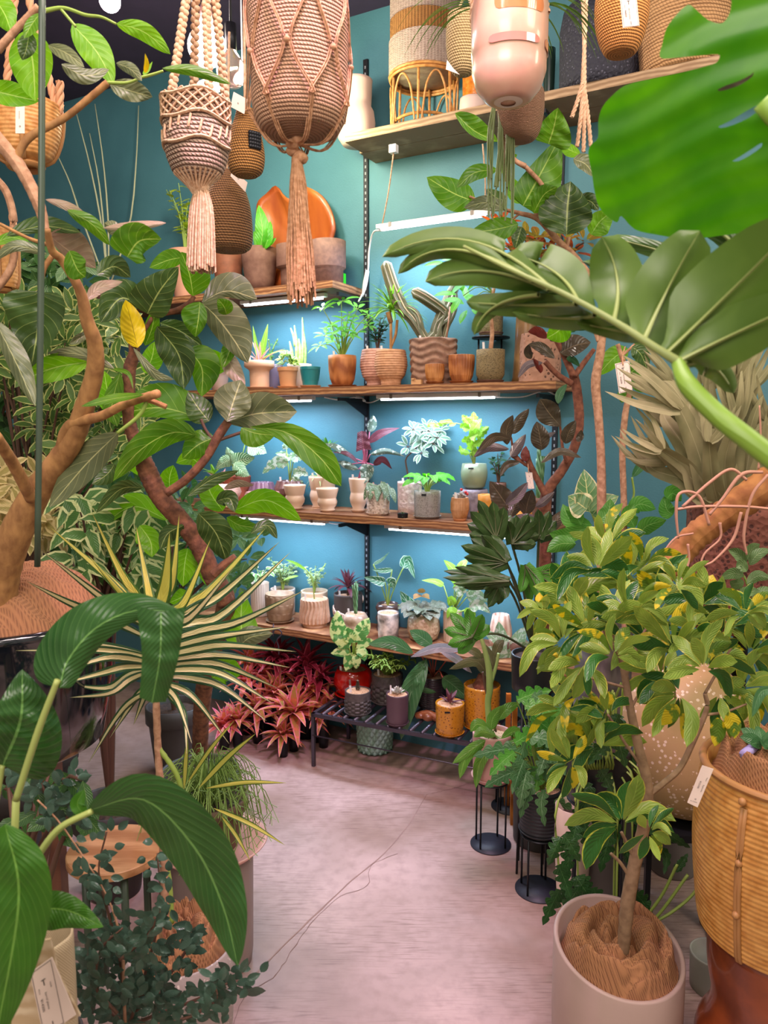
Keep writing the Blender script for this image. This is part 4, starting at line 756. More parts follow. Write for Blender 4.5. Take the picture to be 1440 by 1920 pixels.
q = P('potted_white_monstera', 'ribbed beige pot with a bushy lime and white variegated philodendron', 848, 34, 1146, z, CYL, mat('rib_beige', '#cdb496', .6), off=.1, rf=ribs(24, .06), seg=96)
lb = MB(); lw = MB(); st = MB(); Y = q.c.y
for i, (mid, w_) in enumerate((([(855, 1075), (845, 1062), (832, 1050)], 8), ([(862, 1070), (868, 1058), (878, 1048)], 9), ([(832, 1098), (815, 1090), (790, 1088)], 6), ([(870, 1090), (885, 1098), (902, 1100)], 9), ([(860, 1100), (855, 1090), (843, 1085)], 10), ([(868, 1115), (860, 1105), (848, 1102)], 11), ([(850, 1135), (845, 1125), (840, 1135)], 9), ([(875, 1120), (895, 1115), (915, 1130)], 12), ([(880, 1140), (900, 1135), (920, 1150)], 11), ([(880, 1080), (890, 1070), (905, 1062)], 8), ([(855, 1150), (845, 1145), (838, 1160)], 8), ([(870, 1145), (885, 1150), (890, 1160)], 8))):
    mleaf(lw if i in (5, 7, 8) else lb, mid, Y - .05, w_, w_, 'ovate', nv=10); st.tube([q.t, at(mid[0][0], mid[0][1], Y - .05)], .0025, 4)
st.build('stems', gl(), q.root); lb.build('foliage', Lf['lime'], q.root); lw.build('white_foliage', Lf['white'], q.root, label='white variegated leaves')
q = P('striped_vase', 'reddish brown vase with vertical cream stripes on the lowest shelf at right', 938, 44, 1152, z, [(.75, 0), (1, .3), (.95, .6), (.7, 1)], mat('stripe_brown', '#a8705c', .5, 'weave', '#e0c4b0', 9, 0, thr=0.25), soil=None, cat='vase', off=.12)
q = P('potted_fittonia', 'low brown pot near the shelf edge with big white feathered leaves', 965, 50, 1200, z, BOWL, TERRA, off=.16)
lw = MB()
for mid, w_ in (([(950, 1230), (940, 1200), (935, 1165)], 14), ([(960, 1230), (972, 1200), (985, 1175)], 14), ([(965, 1225), (985, 1215), (1010, 1212)], 13), ([(955, 1225), (940, 1225), (915, 1212)], 10), ([(960, 1215), (955, 1235), (950, 1255)], 12), ([(975, 1225), (990, 1235), (1000, 1255)], 11), ([(945, 1215), (925, 1195), (905, 1180)], 8)): mleaf(lw, mid, q.c.y - .05, w_, w_, 'ell', nv=10)
lw.build('foliage', Lf['white'], q.root)
# ---------------- dark pots & bromeliads below
S = [(545, 1228, 3.68, 'neor', 1), (600, 1232, 3.6, 'neor', 1), (585, 1262, 3.55, 'neor', 1), (622, 1262, 3.55, 'neor', .9), (560, 1212, 3.75, 'neor', .9), (480, 1238, 3.7, 'neop', 1.1), (500, 1266, 3.6, 'neop', .9), (532, 1262, 3.58, 'neo', .9), (462, 1280, 3.55, 'neop', .9), (592, 1300, 3.46, 'neo', 1.1), (518, 1304, 3.48, 'neo', 1.1), (550, 1338, 3.36, 'neo', 1.3), (606, 1334, 3.4, 'neo', 1), (482, 1328, 3.45, 'neo', 1), (445, 1352, 3.4, 'neo', .9), (530, 1378, 3.3, 'neo', .8), (420, 1362, 3.38, 'neop', .9), (568, 1290, 3.5, 'neop', .9)]
desc = ['back left dark red', 'back middle dark red', 'dark red one behind the orange rosettes', 'dark red one nearest the red glazed pot', 'topmost dark red', 'hot pink and orange one at the upper left', 'pink one under the dracaena tips', 'olive pink one in the second row', 'pink one at the left behind the striped leaves', 'olive and pink one left of the red pot', 'large olive pink one in the centre left', 'largest olive and coral one in the centre', 'coral rosette touching the bench end', 'coral edged one below the striped leaves', 'coral rosette low at the left', 'small upright orange one at the very front', 'pinkish one beside the wispy green plant', 'pink rosette in the middle row']
for i, (x, y, Y, mk, s) in enumerate(S):
    p = at(x, y, Y); dw_ = WALL - p.dot(N); p = p - N * max(0, .19 - dw_); base = V((p.x, p.y, 0)); ro = thing('potted_bromeliad', 'neoregelia bromeliad rosette, ' + desc[i], 'bromeliad', base, 'bromeliads massed on the floor under the shelf')
    hh = max(.03, p.z - .01); potgeo(ro, base, .03, hh, [(.7, 0), (1, 1)], BLK, seg=20, soil='darksoil'); tuft(ro, p, 26, .17 * s, .036 * s, Lf[mk], -12, 78, .9, 'strap', nv=6, cup=.35, seed=i)
c = onshelf(521, .46, .25); ro = mb = MB(); a = at(520, 1188, 3.4)
mb.tube([at(512, 1192, 3.4), at(514, 1182, 3.4), at(522, 1180, 3.4), at(528, 1186, 3.4), at(526, 1192, 3.4), at(519, 1200, 3.4), at(522, 1212, 3.4), at(523, 1228, 3.4)], .003, 6, 20); mb.tube([at(512, 1192, 3.4), at(511, 1187, 3.4), at(513, 1170, 3.4)], .003, 5); tag(mb.build('wire_hook', DKM), 'small grey wire hook dangling over the bromeliads', 'hook')
# ---------------- slatted metal bench
zb = .245
A0 = onfloor(583, 1337, zb); A1 = onfloor(960, 1408, zb); dirx = (A1 - A0).normalized(); per = V((-dirx.y, dirx.x, 0)); Lb = 1.15; Db = .34
ro = thing('metal_bench', 'dark grey slatted metal bench on the floor carrying small pots', 'bench', V((A0.x, A0.y, 0)))
mb = MB()
for o_ in (0, Db - .016): mb.box(A0 + per * o_ - V((0, 0, .016)), dirx * Lb, per * .016, V((0, 0, .016)))
for k in (0, 1): mb.box(A0 + dirx * (Lb - .016) * k - V((0, 0, .016)), dirx * .016, per * Db, V((0, 0, .016)))
mb.build('frame', DKM, ro, smooth=False)
k = .055
while k < Lb - .02:
    mb = MB(); mb.tube([A0 + dirx * k + per * .004, A0 + dirx * k + per * (Db - .004)], .0075, 8); mb.build('slat', DKM, ro); k += .052
for a, b_ in ((0, 0), (1, 0), (0, 1), (1, 1)):
    mb = MB(); mb.box(A0 + dirx * (Lb - .014) * a + per * (Db - .014) * b_ + V((0, 0, -zb)), dirx * .014, per * .014, V((0, 0, zb - .014))); mb.build('leg', DKM, ro, smooth=False)
mb = MB(); mb.tube([A0 + dirx * .007 + V((0, 0, -.1)), A0 + dirx * (Lb - .007) + V((0, 0, -.1))], .003, 6); mb.build('brace', DKM, ro)
zt = zb + .004
B = lambda *a, **k: P(*a, **k)
q = B('potted_dieffenbachia', 'glossy red faceted pot and saucer with a cream mottled dieffenbachia', 662, 76, 1252, zt, [(.6, 0), (.8, .12), (1, .5), (.92, .85), (.8, 1)], mat('red_glaze', '#c8180c', .15, coat=1, spec=.7), yb=1315, sc='red_glaze', seg=9, thick=.08)
lb = MB(); st = MB(); Y = q.c.y
for mid, w_ in (([(650, 1215), (635, 1185), (632, 1145)], 17), ([(665, 1205), (680, 1180), (692, 1158)], 14), ([(655, 1215), (640, 1200), (622, 1195)], 15), ([(655, 1225), (640, 1222), (620, 1225)], 10), ([(660, 1225), (655, 1240), (648, 1258)], 12), ([(668, 1220), (680, 1225), (684, 1240)], 10), ([(662, 1205), (655, 1190), (650, 1175)], 13), ([(668, 1215), (685, 1205), (700, 1200)], 9), ([(665, 1228), (668, 1240), (668, 1255)], 9)):
    mleaf(lb, mid, Y - .2, w_, w_, 'ell', nv=10); st.tube([q.t, at(mid[0][0], mid[0][1], Y - .2)], .004, 5)
st.build('stems', gl(), q.root); lb.build('foliage', Lf['dief'], q.root)
bk = lambda n1, n2: (lambda th, zz: 1 + (.05 * math.copysign(1, math.sin(th * n1 + math.pi * (int(zz * n2) % 2))) if .08 < zz < .62 else .012 * math.sin(th * 60) * math.sin(zz * 90)))
gk = mat('basalt', '#5c5450', .5, 'noise', '#4a4340', 60, .2)
q = B('potted_rhipsalis', 'larger dark basket weave pot with upright green pencil stems', 726, 58, 1262, zt, [(.94, 0), (1, .3), (1, 1)], gk, yb=1325, sc='basalt', rf=bk(9, 11), seg=108, fill=.96)
pencils(q.root, q.t, 34, .17, .0035, mat('rhip', '#7ca040', .5), .75, fork=2, droop=.6, lean=.75)
q = B('potted_haworthia', 'small dark basket weave pot with a stubby stacked succulent', 671, 48, 1294, zt, [(.94, 0), (1, .3), (1, 1)], gk, yb=1345, sc='basalt', rf=bk(9, 11), seg=108, fill=.96)
lb = MB()
for k in range(36): a = k * 2.4; leaf3(lb, q.t + V((0, 0, .045 * k / 36)), (math.cos(a), math.sin(a), .7), .02 * (1.1 - k / 50), .012, 'ovate', up=(0, 0, 1), droop=-1)
lb.build('foliage', L('leaf_haworthia', '#7c7260', '#6a6050', trans=.05), q.root); mb = MB(); mb.tube([q.t + V((-.03, 0, -.02)), q.t + V((-.035, 0, .05))], .004, 6); mb.build('plant_marker', STEMD, q.root)
q = B('potted_echeveria', 'plain plum pot with a pale grey echeveria rosette', 745, 42, 1300, zt, CYL, mat('plum', '#5c444c', .4), yb=1365, sc='plum', fill=.96)
tuft(q.root, q.t + V((0, 0, .005)), 18, .035, .017, Lf['sedum'], 10, 80, -.6, 'obov', nv=4); mb = MB(); mb.cbox(q.t + V((-.028, 0, -.01)), .007, .001, .05); mb.build('plant_marker', WHT, q.root)
q = B('potted_big_philodendron', 'black ringed pot with very large drooping dark philodendron leaves', 812, 56, 1265, zt, CYL, mat('black_glaze', '#2a2226', .25, coat=.5), yb=1335, sc='black_glaze', rf=rings(14, .015))
Y = q.c.y
LFP = [([(800, 1235), (770, 1300), (752, 1387)], 20, .12, 'philo'), ([(795, 1255), (775, 1275), (760, 1312)], 13, .14, 'philo'), ([(775, 1225), (735, 1205), (690, 1208)], 13, .25, 'philo'), ([(870, 1220), (820, 1215), (770, 1232)], 9, .28, 'w'), ([(830, 1270), (850, 1285), (880, 1312)], 16, .15, 'philo'), ([(810, 1210), (790, 1195), (768, 1182)], 14, .22, 'philo'), ([(825, 1220), (855, 1235), (885, 1262)], 8, .24, 'w'), ([(795, 1262), (790, 1248), (795, 1245)], 8, .14, 'philo'), ([(780, 1290), (800, 1295), (818, 1298)], 5, .12, 'philo')]
lb = MB(); lw = MB(); st = MB()
for mid, w_, dy, mk in LFP: mleaf(lw if mk == 'w' else lb, mid, Y - dy, w_, w_, 'ell', nv=12); st.tube([q.t, q.t.lerp(at(mid[0][0], mid[0][1], Y - dy), .6) + V((0, 0, .03)), at(mid[0][0], mid[0][1], Y - dy)], .003, 5, 7)
st.build('stems', mat('red_petiole', '#a8503c', .5), q.root); lb.build('foliage', Lf['philo'], q.root); lw.build('silver_foliage', L('leaf_silver_violet', '#a8a4a8', '#8c8c90', vein='#d0ccd0', trans=.15), q.root, label='silvery lilac leaves')
mus = mat('mustard_glaze', '#c08020', .25, 'speck', '#7c4a14', 110, .3, coat=.6, thr=.32)
q = B('potted_seedling', 'mustard yellow speckled pot with a little red leaved seedling', 843, 54, 1317, zt, CYL, mus, yb=1385, sc='mustard_glaze', fill=.96); tuft(q.root, q.t, 10, .07, .018, Lf['maroon'], 25, 80, .4, 'lance')
mb = MB(); mb.cbox(V((q.c.x - .015, q.c.y - q.r - .0005, q.c.z + q.h * .82)), .022, .003, .006); mb.build('label_plate', BLK, q.root, smooth=False)
q = B('potted_caudex', 'tall mustard brown pot with a swollen caudex and thin dark leaves', 903, 68, 1283, zt, CYL, mus, yb=1375, sc='mustard_glaze')
mb = MB(); mb.lathe(q.t, [(.035, 0), (.04, .015), (.03, .03), (.018, .06), (0, .07)], 16); mb.build('caudex', BARK3, q.root)
lb = MB(); st = MB()
for mid, w_ in (([(912, 1260), (890, 1240), (842, 1255)], 10), ([(920, 1270), (905, 1240), (893, 1225)], 16), ([(925, 1235), (935, 1210), (945, 1200)], 10), ([(905, 1235), (890, 1222), (870, 1215)], 8), ([(925, 1255), (920, 1235), (905, 1205)], 10)):
    mleaf(lb, mid, q.c.y - .1, w_, w_, 'ell', nv=10); st.tube([q.t, q.t + V((.01, -.04, .02)), at(mid[0][0], mid[0][1], q.c.y - .1)], .003, 5, 7)
st.build('stems', STEMD, q.root); lb.build('foliage', L('leaf_bronze_dark', '#5c5c34', '#4c4c2c', vein='#7c7850', trans=.2), q.root)
c = onfloor(803, 1352, zt); ro = thing('wooden_ornament', 'carved reddish wood ornament lying on the bench slats', 'ornament', c); mb = MB()
for a, r_ in ((0, .03), (.035, .025), (-.03, .022)): mb.sphere(c + V((a, -a * .3, .022)), r_, 12, .7)
mb.tube([c + V((-.05, .02, .015)), c + V((0, 0, .035)), c + V((.05, -.03, .02))], .014, 8, 8); mb.build('carving', mat('red_wood', '#a0603c', .4, 'wood', '#7c4428', 12, coat=.3), ro)
c = onfloor(805, 1385, .0); ro = thing('wire_basket', 'small black wire basket under the bench', 'basket', V((c.x, c.y + .2, 0))); c = V((c.x, c.y + .2, 0)); mb = MB()
for k in range(12):
    a = k / 12 * 6.2832
    for s in (1, -1): mb.tube([c + V((.07 * math.cos(a + s * t * .13), .07 * math.sin(a + s * t * .13), .02 * t)) for t in range(9)], .0018, 4, cap=False)
for zz in (.0, .16): mb.tube([c + V((.07 * math.cos(t * .2618), .07 * math.sin(t * .2618), zz + .002)) for t in range(25)], .003, 5, cap=False)
mb.build('wire_body', BLK, ro)
gd = mat('celadon', '#86a692', .3, 'noise', '#7c9a88', 10, coat=.4)
q = P('diamond_pot', 'pale green quilted diamond pattern pot on a dark green saucer under the bench', 703, 64, 1352, 0, CYL, gd, yb=1418, soil=None, cat='pot', sc=mat('dark_green_glaze', '#1e4a38', .3, coat=.4), seg=160, scw=1.15, rf=lambda th, zz: 1 + .11 * min(abs(math.sin(th * 9 + zz * 11)), abs(math.sin(th * 9 - zz * 11))))
# second celadon items on lower floor shadows
# ================================================================ hanging things & top shelf
def rope(mb, pts, r, n=24, tw=3):
    Q = cr([tuple(p) for p in pts], n); Ln = sum((Q[i + 1] - Q[i]).length for i in range(n - 1)); tot = Ln / (r * 7)
    for s in range(tw):
        W_ = []
        m_ = max(n, int(tot * 6)); m_ = min(m_, 160); QQ = cr([tuple(p) for p in pts], m_)
        for i, p in enumerate(QQ):
            d = (QQ[min(i + 1, m_ - 1)] - QQ[max(i - 1, 0)]).normalized(); a = d.cross(V((0, 1, 0.01))).normalized(); b = d.cross(a); t = i / m_ * tot * 6.2832 + s * 6.2832 / tw
            W_.append(p + (a * math.cos(t) + b * math.sin(t)) * r * .55)
        mb.tube(W_, r * .6, 5, cap=False)
# big jute basket
Y = 1.35; c = at(562, 268, Y); k = mpp(c); r = 93 * k; h = zat(14, Y) - c.z
ro = thing('hanging_basket_planter', 'large coiled jute basket in a knotted jute macrame hanger, top centre', 'hanging planter', c)
jb = mat('jute_coil', '#cfa080', .95, 'coil', '#a47858', 90, 1.0, thr=36, bdist=.006); mb = MB()
prof = [(0, .0), (.5 * r, .01), (.78 * r, .018), (.9 * r, .035), (.95 * r, .06), (.97 * r, .12)] + [(r * (.97 + .03 * i / 40), .12 + (h - .12) * i / 40) for i in range(1, 41)] + [(.93 * r, h), (.9 * r, h * .9), (0, h * .85)]
pr2 = []
for a, b in zip(prof, prof[1:]):
    for q in range(3): pr2.append((a[0] + (b[0] - a[0]) * q / 3, a[1] + (b[1] - a[1]) * q / 3))
pr2.append(prof[-1])
mb.lathe(c, pr2, 120, lambda th, zz: 1 + .008 * math.sin(th * 5 + zz * 3), vl=True); mb.build('basket_body', jb, ro)
mb = MB(); kn = at(556, 283, Y)
for j in range(7):
    a0 = j / 7 * 6.2832 + .12
    for s in (-1, 1):
        th = lambda t: a0 + s * .449 * t
        pts = [kn + V((0, 0, .01)), c + V((math.cos(th(1)) * r * .55, math.sin(th(1)) * r * .55, -.004)), c + V((math.cos(th(1)) * r * .97, math.sin(th(1)) * r * .97, .045)), c + V((math.cos(th(1)) * r * 1.02, math.sin(th(1)) * r * 1.02, h * .25)), c + V((math.cos(th(.08)) * r * 1.03, math.sin(th(.08)) * r * 1.03, h * .58)), c + V((math.cos(th(.8)) * r * 1.02, math.sin(th(.8)) * r * 1.02, h * .98)), c + V((math.cos(a0) * r * .8, math.sin(a0) * r * .8, h * 1.5)), c + V((0, 0, h * 2.6))]
        mb.tube(pts, .0014, 5, 40, cap=False); mb.tube([p + V((.0032 * s, 0, .001)) for p in pts], .0014, 5, 40, cap=False)
    p_ = c + V((math.cos(a0) * r * 1.035, math.sin(a0) * r * 1.035, h * .58)); mb.sphere(p_, .0055, 8)
mb.build('macrame_cord', JUTE, ro); mb = MB()
for j in range(5): a = j * 1.3; mb.sphere(kn + V((math.cos(a) * .008, math.sin(a) * .008, -.012 + .007 * j)), .012, 10, .8)
mb.build('knot', JUTE, ro); mb = MB()
for j in range(110):
    a = j * 2.4; q = math.sqrt(j / 110); e = at(566 + 28 * q * math.cos(a), 575 - rnd.uniform(0, 45), Y) + V((0, math.sin(a) * .025, 0)); m_ = at(560 + 19 * q * math.cos(a), 400, Y) + V((0, math.sin(a) * .02 * q, 0)); s_ = at(556 + 8 * q * math.cos(a), 296, Y) + V((0, math.sin(a) * .008, 0))
    mb.tube([s_, s_.lerp(m_, .5) + V((rnd.uniform(-.003, .003), 0, 0)), m_, m_.lerp(e, .5) + V((rnd.uniform(-.004, .004), 0, 0)), e], .0017, 4, 12, cap=False)
tag(mb.build('tassel', JUTE, ro), kind=None)
# white macrame hanger pot
Y = 1.7; c = at(371, 345, Y); k = mpp(c); r = 60 * k; h = zat(188, Y) - c.z; ro = thing('macrame_planter', 'cream crocheted macrame plant hanger with a long straight tassel at the upper left', 'hanging planter', c)
mb = MB(); pp = [(0, .0), (.25, .01), (.55, .06), (.78, .15), (.92, .3), (1, .5), (1.0, .7), (.98, .85), (1.0, .97), (.96, 1), (.9, .98), (.85, .6), (0, .2)]; out = []
for a, b in zip(pp, pp[1:]):
    for q in range(5): out.append(((a[0] + (b[0] - a[0]) * q / 5) * r, (a[1] + (b[1] - a[1]) * q / 5) * h))
mb.lathe(c, out, 90, lambda th, zz: 1 + .015 * math.sin(th * 6), vl=True); mb.build('crochet_body', mat('crochet', '#c8a894', .95, 'coil', '#8c6c5a', 44, 1.2, thr=20, bdist=.006), ro)
mb = MB()
for j in range(20):
    a0 = j / 20 * 6.2832
    for s in (-1, 1):
        mb.tube([c + V((math.cos(a0 + s * t * .157) * r * 1.04, math.sin(a0 + s * t * .157) * r * 1.04, h * (.72 + .055 * t))) for t in range(6)], .0026, 5, 12, cap=False)
    mb.tube([c + V((math.cos(a0 + t * .03) * r * (1.03 if t else 1), math.sin(a0 + t * .03) * r * 1.03, h * (.5 + .06 * math.sin(j) + .05 * t))) for t in range(4)], .003, 5, 6, cap=False)
for zz in (.71, .97, .42):
    rr_ = r * (1.04 if zz > .5 else 1.0); mb.tube([c + V((math.cos(t * .1745) * rr_, math.sin(t * .1745) * rr_, h * (zz + .03 * math.sin(t * .7)))) for t in range(37)], .004, 5, cap=False)
for j in range(26): a = j / 26 * 6.2832; mb.tube([c + V((0, 0, -.035)), c + V((math.cos(a) * r * .3, math.sin(a) * r * .3, -.005)), c + V((math.cos(a) * r * .72, math.sin(a) * r * .72, .13 * h))], .003, 5, 8, cap=False)
mb.build('lace_cords', JUTEL, ro); mb = MB()
for a, top in ((-2.2, 358), (-.9, 384), (.4, 398), (1.9, 368)):
    p0 = c + V((math.cos(a) * r * .95, math.sin(a) * r * .95, h * .9)); p1 = at(top, -60, Y)
    P_ = cr([tuple(p0), tuple(p1)], 44)
    for i in range(43): mb.sphere(P_[i] + V((.0035 * (-1) ** i, 0, 0)), .007, 6)
mb.build('braided_strap', JUTEL, ro); mb = MB()
for j in range(96):
    a = j * 2.4; q = math.sqrt(j / 96); s_ = at(378 + 10 * q * math.cos(a), 352, Y) + V((0, .012 * q * math.sin(a), 0)); e = at(378 + 27 * q * math.cos(a), 505 + 6 * math.sin(j), Y) + V((0, .03 * q * math.sin(a), 0)); mb.tube([s_, s_.lerp(e, .3) + V((math.cos(a) * .008 * q, 0, 0)), e], .0022, 4, 8, cap=False)
mb.tube([at(378, 345, Y), at(378, 362, Y)], [.018, .014], 12); mb.build('tassel', JUTEL, ro)
# wicker bells
def wick(name, label, px, w, y0, y1, Y, prof, m, rf, rope_to=None, rows=60, seg=90, cat='hanging planter', extra=None):
    c = at(px, y1, Y); k = mpp(c); r = w / 2 * k; h = zat(y0, Y) - c.z; ro = thing(name, label, cat, c); out = []
    Q = cr([(a, b, 0) for a, b in prof], rows)
    out = [(0, 0)] + [(max(0, q.x) * r, q.y * h) for q in Q]; e = Q[-1]; out += [(max(0, e.x - .08) * r, h * .98), (max(0, e.x - .1) * r, h * .8)]
    mb = MB(); mb.lathe(c, out, seg, None, vl=True); mb.build('basket_body', m, ro)
    if rope_to:
        for t in rope_to: mb = MB(); mb.tube([c + V((r * e.x * t[2], 0, h * .97)), at(t[0], t[1], Y)], .004, 5, 4); mb.build('hanging_cord', JUTEL, ro)
    return ro, c, r, h
wm = mat('seagrass', '#c08848', .85, 'coil', '#6c4220', 44, 1.2, thr=24, bdist=.005); wm2 = mat('seagrass_dark', '#ac7c50', .9, 'coil', '#5c3a22', 46, 1.2, thr=30, bdist=.006)
cz = lambda n1, n2, a: (lambda th, zz: 1 + a * math.sin(th * n1 + math.pi * (int(zz * n2) % 2)) + a * math.sin(zz * n2 * 6.2832))
ro, c, r, h = wick('wicker_basket', 'small honey coloured wicker bell with a dark window, behind the jute basket', 462, 70, 205, 330, 2.2, [(.6, 0), (.88, .08), (1, .3), (.85, .6), (.55, .88), (.45, 1)], wm, cz(30, 20, .022), ((458, 40, 0),), 90, 120)
hangtag(ro, [(438, 172), (464, 186), (458, 214), (432, 200)], 2.15, '', frame=0, items=[('o', .4, .6, .2, 0)])
mb = MB()
for i in range(5):
    for j in range(5): a = -1.15 + i * .13; mb.sphere(c + V((math.cos(a) * r * 1.0, math.sin(a) * r * 1.0, h * (.36 + j * .05))), .0065, 6)
mb.build('dark_lattice', BLK, ro)
ro, c, r, h = wick('wicker_basket', 'larger brown seagrass egg shaped basket left of the bird of paradise plant', 429, 90, 322, 470, 2.5, [(.75, 0), (.95, .07), (1, .3), (.9, .6), (.6, .88), (.4, 1)], wm2, cz(34, 22, .022), ((430, 60, 0),), 100, 130)
hangtag(ro, [(436, 318), (464, 342), (460, 360), (432, 330)], 2.4, '', frame=0, items=[('o', .4, .6, .2, 0)])
# rattan bowls left
def ratbowl(name, label, px, w, y0, y1, Y, ropes=(), prof=None):
    c = at(px, y1, Y); k = mpp(c); r = w / 2 * k; h = zat(y0, Y) - c.z; ro = thing(name, label, 'hanging planter', c); pr = prof or [(.42, 0), (.72, .12), (.93, .45), (1, .8), (.98, 1)]; Q = cr([(a, b, 0) for a, b in pr], 90)
    mb = MB(); mb.lathe(c, [(0, .01)] + [(q.x * r, q.y * h) for q in Q] + [(.93 * r, h), (.9 * r, h * .5), (.3 * r, h * .1)], 64, lambda th, zz: 1 + .022 * abs(math.sin(zz * 16 * math.pi))); mb.build('basket_body', RAT, ro)
    mb = MB()
    for a in (-1.9, -1.2, .4, 2.0, 3.3): mb.tube([c + V((math.cos(a) * q.x * r * 1.03, math.sin(a) * q.x * r * 1.03, q.y * h)) for q in Q[::10]], .006, 5)
    mb.tube([c + V((math.cos(t * .2618) * r * .42, math.sin(t * .2618) * r * .42, -.004)) for t in range(25)], .009, 6, cap=False); mb.build('rib_band', mat('rattan_dark', '#b4804c', .5), ro)
    for a, tx, ty in ropes: mb = MB(); rope(mb, [c + V((math.cos(a) * r * .95, math.sin(a) * r * .95, h * .75)), at(tx, ty, Y)], .009); mb.build('hanging_rope', mat('orange_rope', '#d8a078', .9), ro)
    return ro, c, r, h
ro, c, r, h = ratbowl('rattan_basket', 'hanging striped rattan bowl at the left edge with a long paper tag', 48, 134, 196, 308, 1.9, ((.2, 45, -40), (.2, 112, 152), (2.6, 30, -40)))
hangtag(ro, [(29, 198), (46, 198), (46, 250), (29, 250)], 1.75, '', frame=0, items=[('barrel plants', .4, .2, .16, 90), ('o', .4, .78, .4, 0)])
ratbowl('rattan_basket', 'coarse rattan basket lower at the left edge behind the ficus leaf', 4, 60, 430, 540, 2.2, ((.1, 22, 400),), [(.8, 0), (.95, .2), (1, .7), (1, 1)])
mb = MB(); mb.tube([at(-8, 335, 1.6), at(12, 360, 1.6), at(24, 400, 1.6), at(26, 440, 1.6), at(22, 500, 1.6), at(-20, 560, 1.6)], .008, 8, 20); tag(mb.build('bent_branch', BARK4), 'thin bare curved branch at the left edge below the rattan bowl', 'branch')
# pink pot hanging
Y = 1.75; c = at(953, 192, Y); k = mpp(c); r = 71 * k; h = zat(4, Y) - c.z
ro = thing('hanging_pot', 'large blush pink ceramic pot with orange glaze window, hanging at the top', 'hanging planter', c)
potgeo(ro, c, r, h, [(.42, 0), (.5, 0), (.62, .03), (.85, .14), (.97, .3), (.97, .45), (.99, .46), (1, .9), (.97, 1)], mat('blush_pot', '#dab296', .3, 'noise', '#cc9884', 8, coat=.4), seg=64)
mb = MB(); mb.lathe(c - V((0, 0, .002)), [(r * .2, 0), (r * .34, .001), (r * .42, .004)], 40); mb.build('foot_ring', WHCL, ro)
def patch(z0, z1, a0, a1, m, nm):
    mb = MB(); rows = []; uv = []
    for i in range(9):
        zz = z0 + (z1 - z0) * i / 8; rd = math.sqrt(max(0, 1 - (2 * i / 8 - 1) ** 2)) * .12; rows.append([c + V((math.cos(a) * r * 1.0065, math.sin(a) * r * 1.0065, h * zz)) for a in [(a0 - rd) + (a1 - a0 + 2 * rd) * j / 16 for j in range(17)]]); uv.append([(0, 0)] * 17)
    mb.grid(rows, uv); mb.build(nm, m, ro)
og = mat('orange_glaze', '#d88a58', .12, coat=1); patch(.75, .9, -2.0, -.85, og, 'glaze_window'); patch(.44, .52, -2.15, -1.0, mat('pink_glaze', '#d88474', .12, coat=1), 'glaze_band'); patch(.44, .54, -.5, 0, og, 'side_glaze')
for a, tx in ((-.35, 1012), (2.8, 886), (1.2, 960)):
    mb = MB(); rope(mb, [c + V((math.cos(a) * r * .98, math.sin(a) * r * .98, h * .82)), at(tx, -60, Y)], .006); mb.build('hanging_rope', JUTEL, ro)
lb = MB()
for i in range(46):
    a = rnd.uniform(2.3, 5.2) if i < 26 else rnd.uniform(-1, 1); p = c + V((math.cos(a) * r * .7, math.sin(a) * r * .7, h)); d = V((math.cos(a), math.sin(a) * .8, .5)); leaf3(lb, p, d, rnd.uniform(.14, .26), .006, 'sword', droop=2.2, nv=9, nu=1)
lb.build('foliage', Lf['grass'], ro)
ro = thing('trailing_rhipsalis', 'dark thin string like stems trailing straight down below the pink pot', 'plant', at(940, 200, 2.0)); mb = MB()
for i in range(22): x = 918 + i * 2.2 + rnd.uniform(-3, 3); y = rnd.uniform(330, 420); mb.tube([at(940 + (x - 940) * .7, 192, 2.0), at(x + rnd.uniform(-5, 5), 260, 1.98), at(x + rnd.uniform(-7, 7) - 5, y, 1.96)], .0022, 4, 12, cap=False)
mb.build('strand', mat('trailing_green', '#5c6c34', .5), ro)
# baskets on top shelf
z = SH['top']
c = onshelf(672, z, .15); k = mpp(c)
P('ceramic_vase', 'pale pink two bulge ceramic vase at the left end of the highest shelf', 668, 72, 152, z, [(.7, 0), (.95, .12), (1, .35), (.92, .52), (.78, .6), (.8, .66), (.84, .95), (.86, 1)], mat('blush_vase', '#d8bcb0', .6), soil=None, cat='vase', off=.15)
c = onshelf(795, z, .15); k = mpp(c); r = 66 * k; zst = zat(143, c.y); ro = thing('rattan_plant_stand', 'round rattan stand with arched legs on the highest shelf', 'stand', c)
for j in range(6):
    a = j / 6 * 6.2832 + .3; mb = MB(); mb.tube([c + V((math.cos(a) * r * .95, math.sin(a) * r * .95, 0)), V((c.x + math.cos(a) * r * .9, c.y + math.sin(a) * r * .9, zst))], .0055, 7); mb.build('leg', RAT, ro)
    mb = MB(); b_ = a + 1.0472; mb.tube([c + V((math.cos(a + (b_ - a) * (.1 + .8 * t / 8)) * r * .95, math.sin(a + (b_ - a) * (.1 + .8 * t / 8)) * r * .95, (zst - z) * .85 * math.sin(math.pi * t / 8) ** .5)) for t in range(9)], .004, 6, 20, cap=False); mb.build('arch', RAT, ro)
for zz, rr_ in ((zst, .98), (zst - .012, .96), (z + .035, .85)):
    mb = MB(); mb.tube([V((c.x + math.cos(t * .2618) * r * rr_, c.y + math.sin(t * .2618) * r * rr_, zz - .006)) for t in range(25)], .006, 6, cap=False); mb.build('ring', RAT, ro)
cb = V((c.x, c.y, zst)); h = zat(-2, c.y) - zst; ro = thing('woven_basket', 'tall white and honey banded woven basket on the rattan stand', 'basket', cb)
wv = mat('white_weave', '#d8c4b4', .9, 'weave', '#8c7060', 34, .9, thr=20)
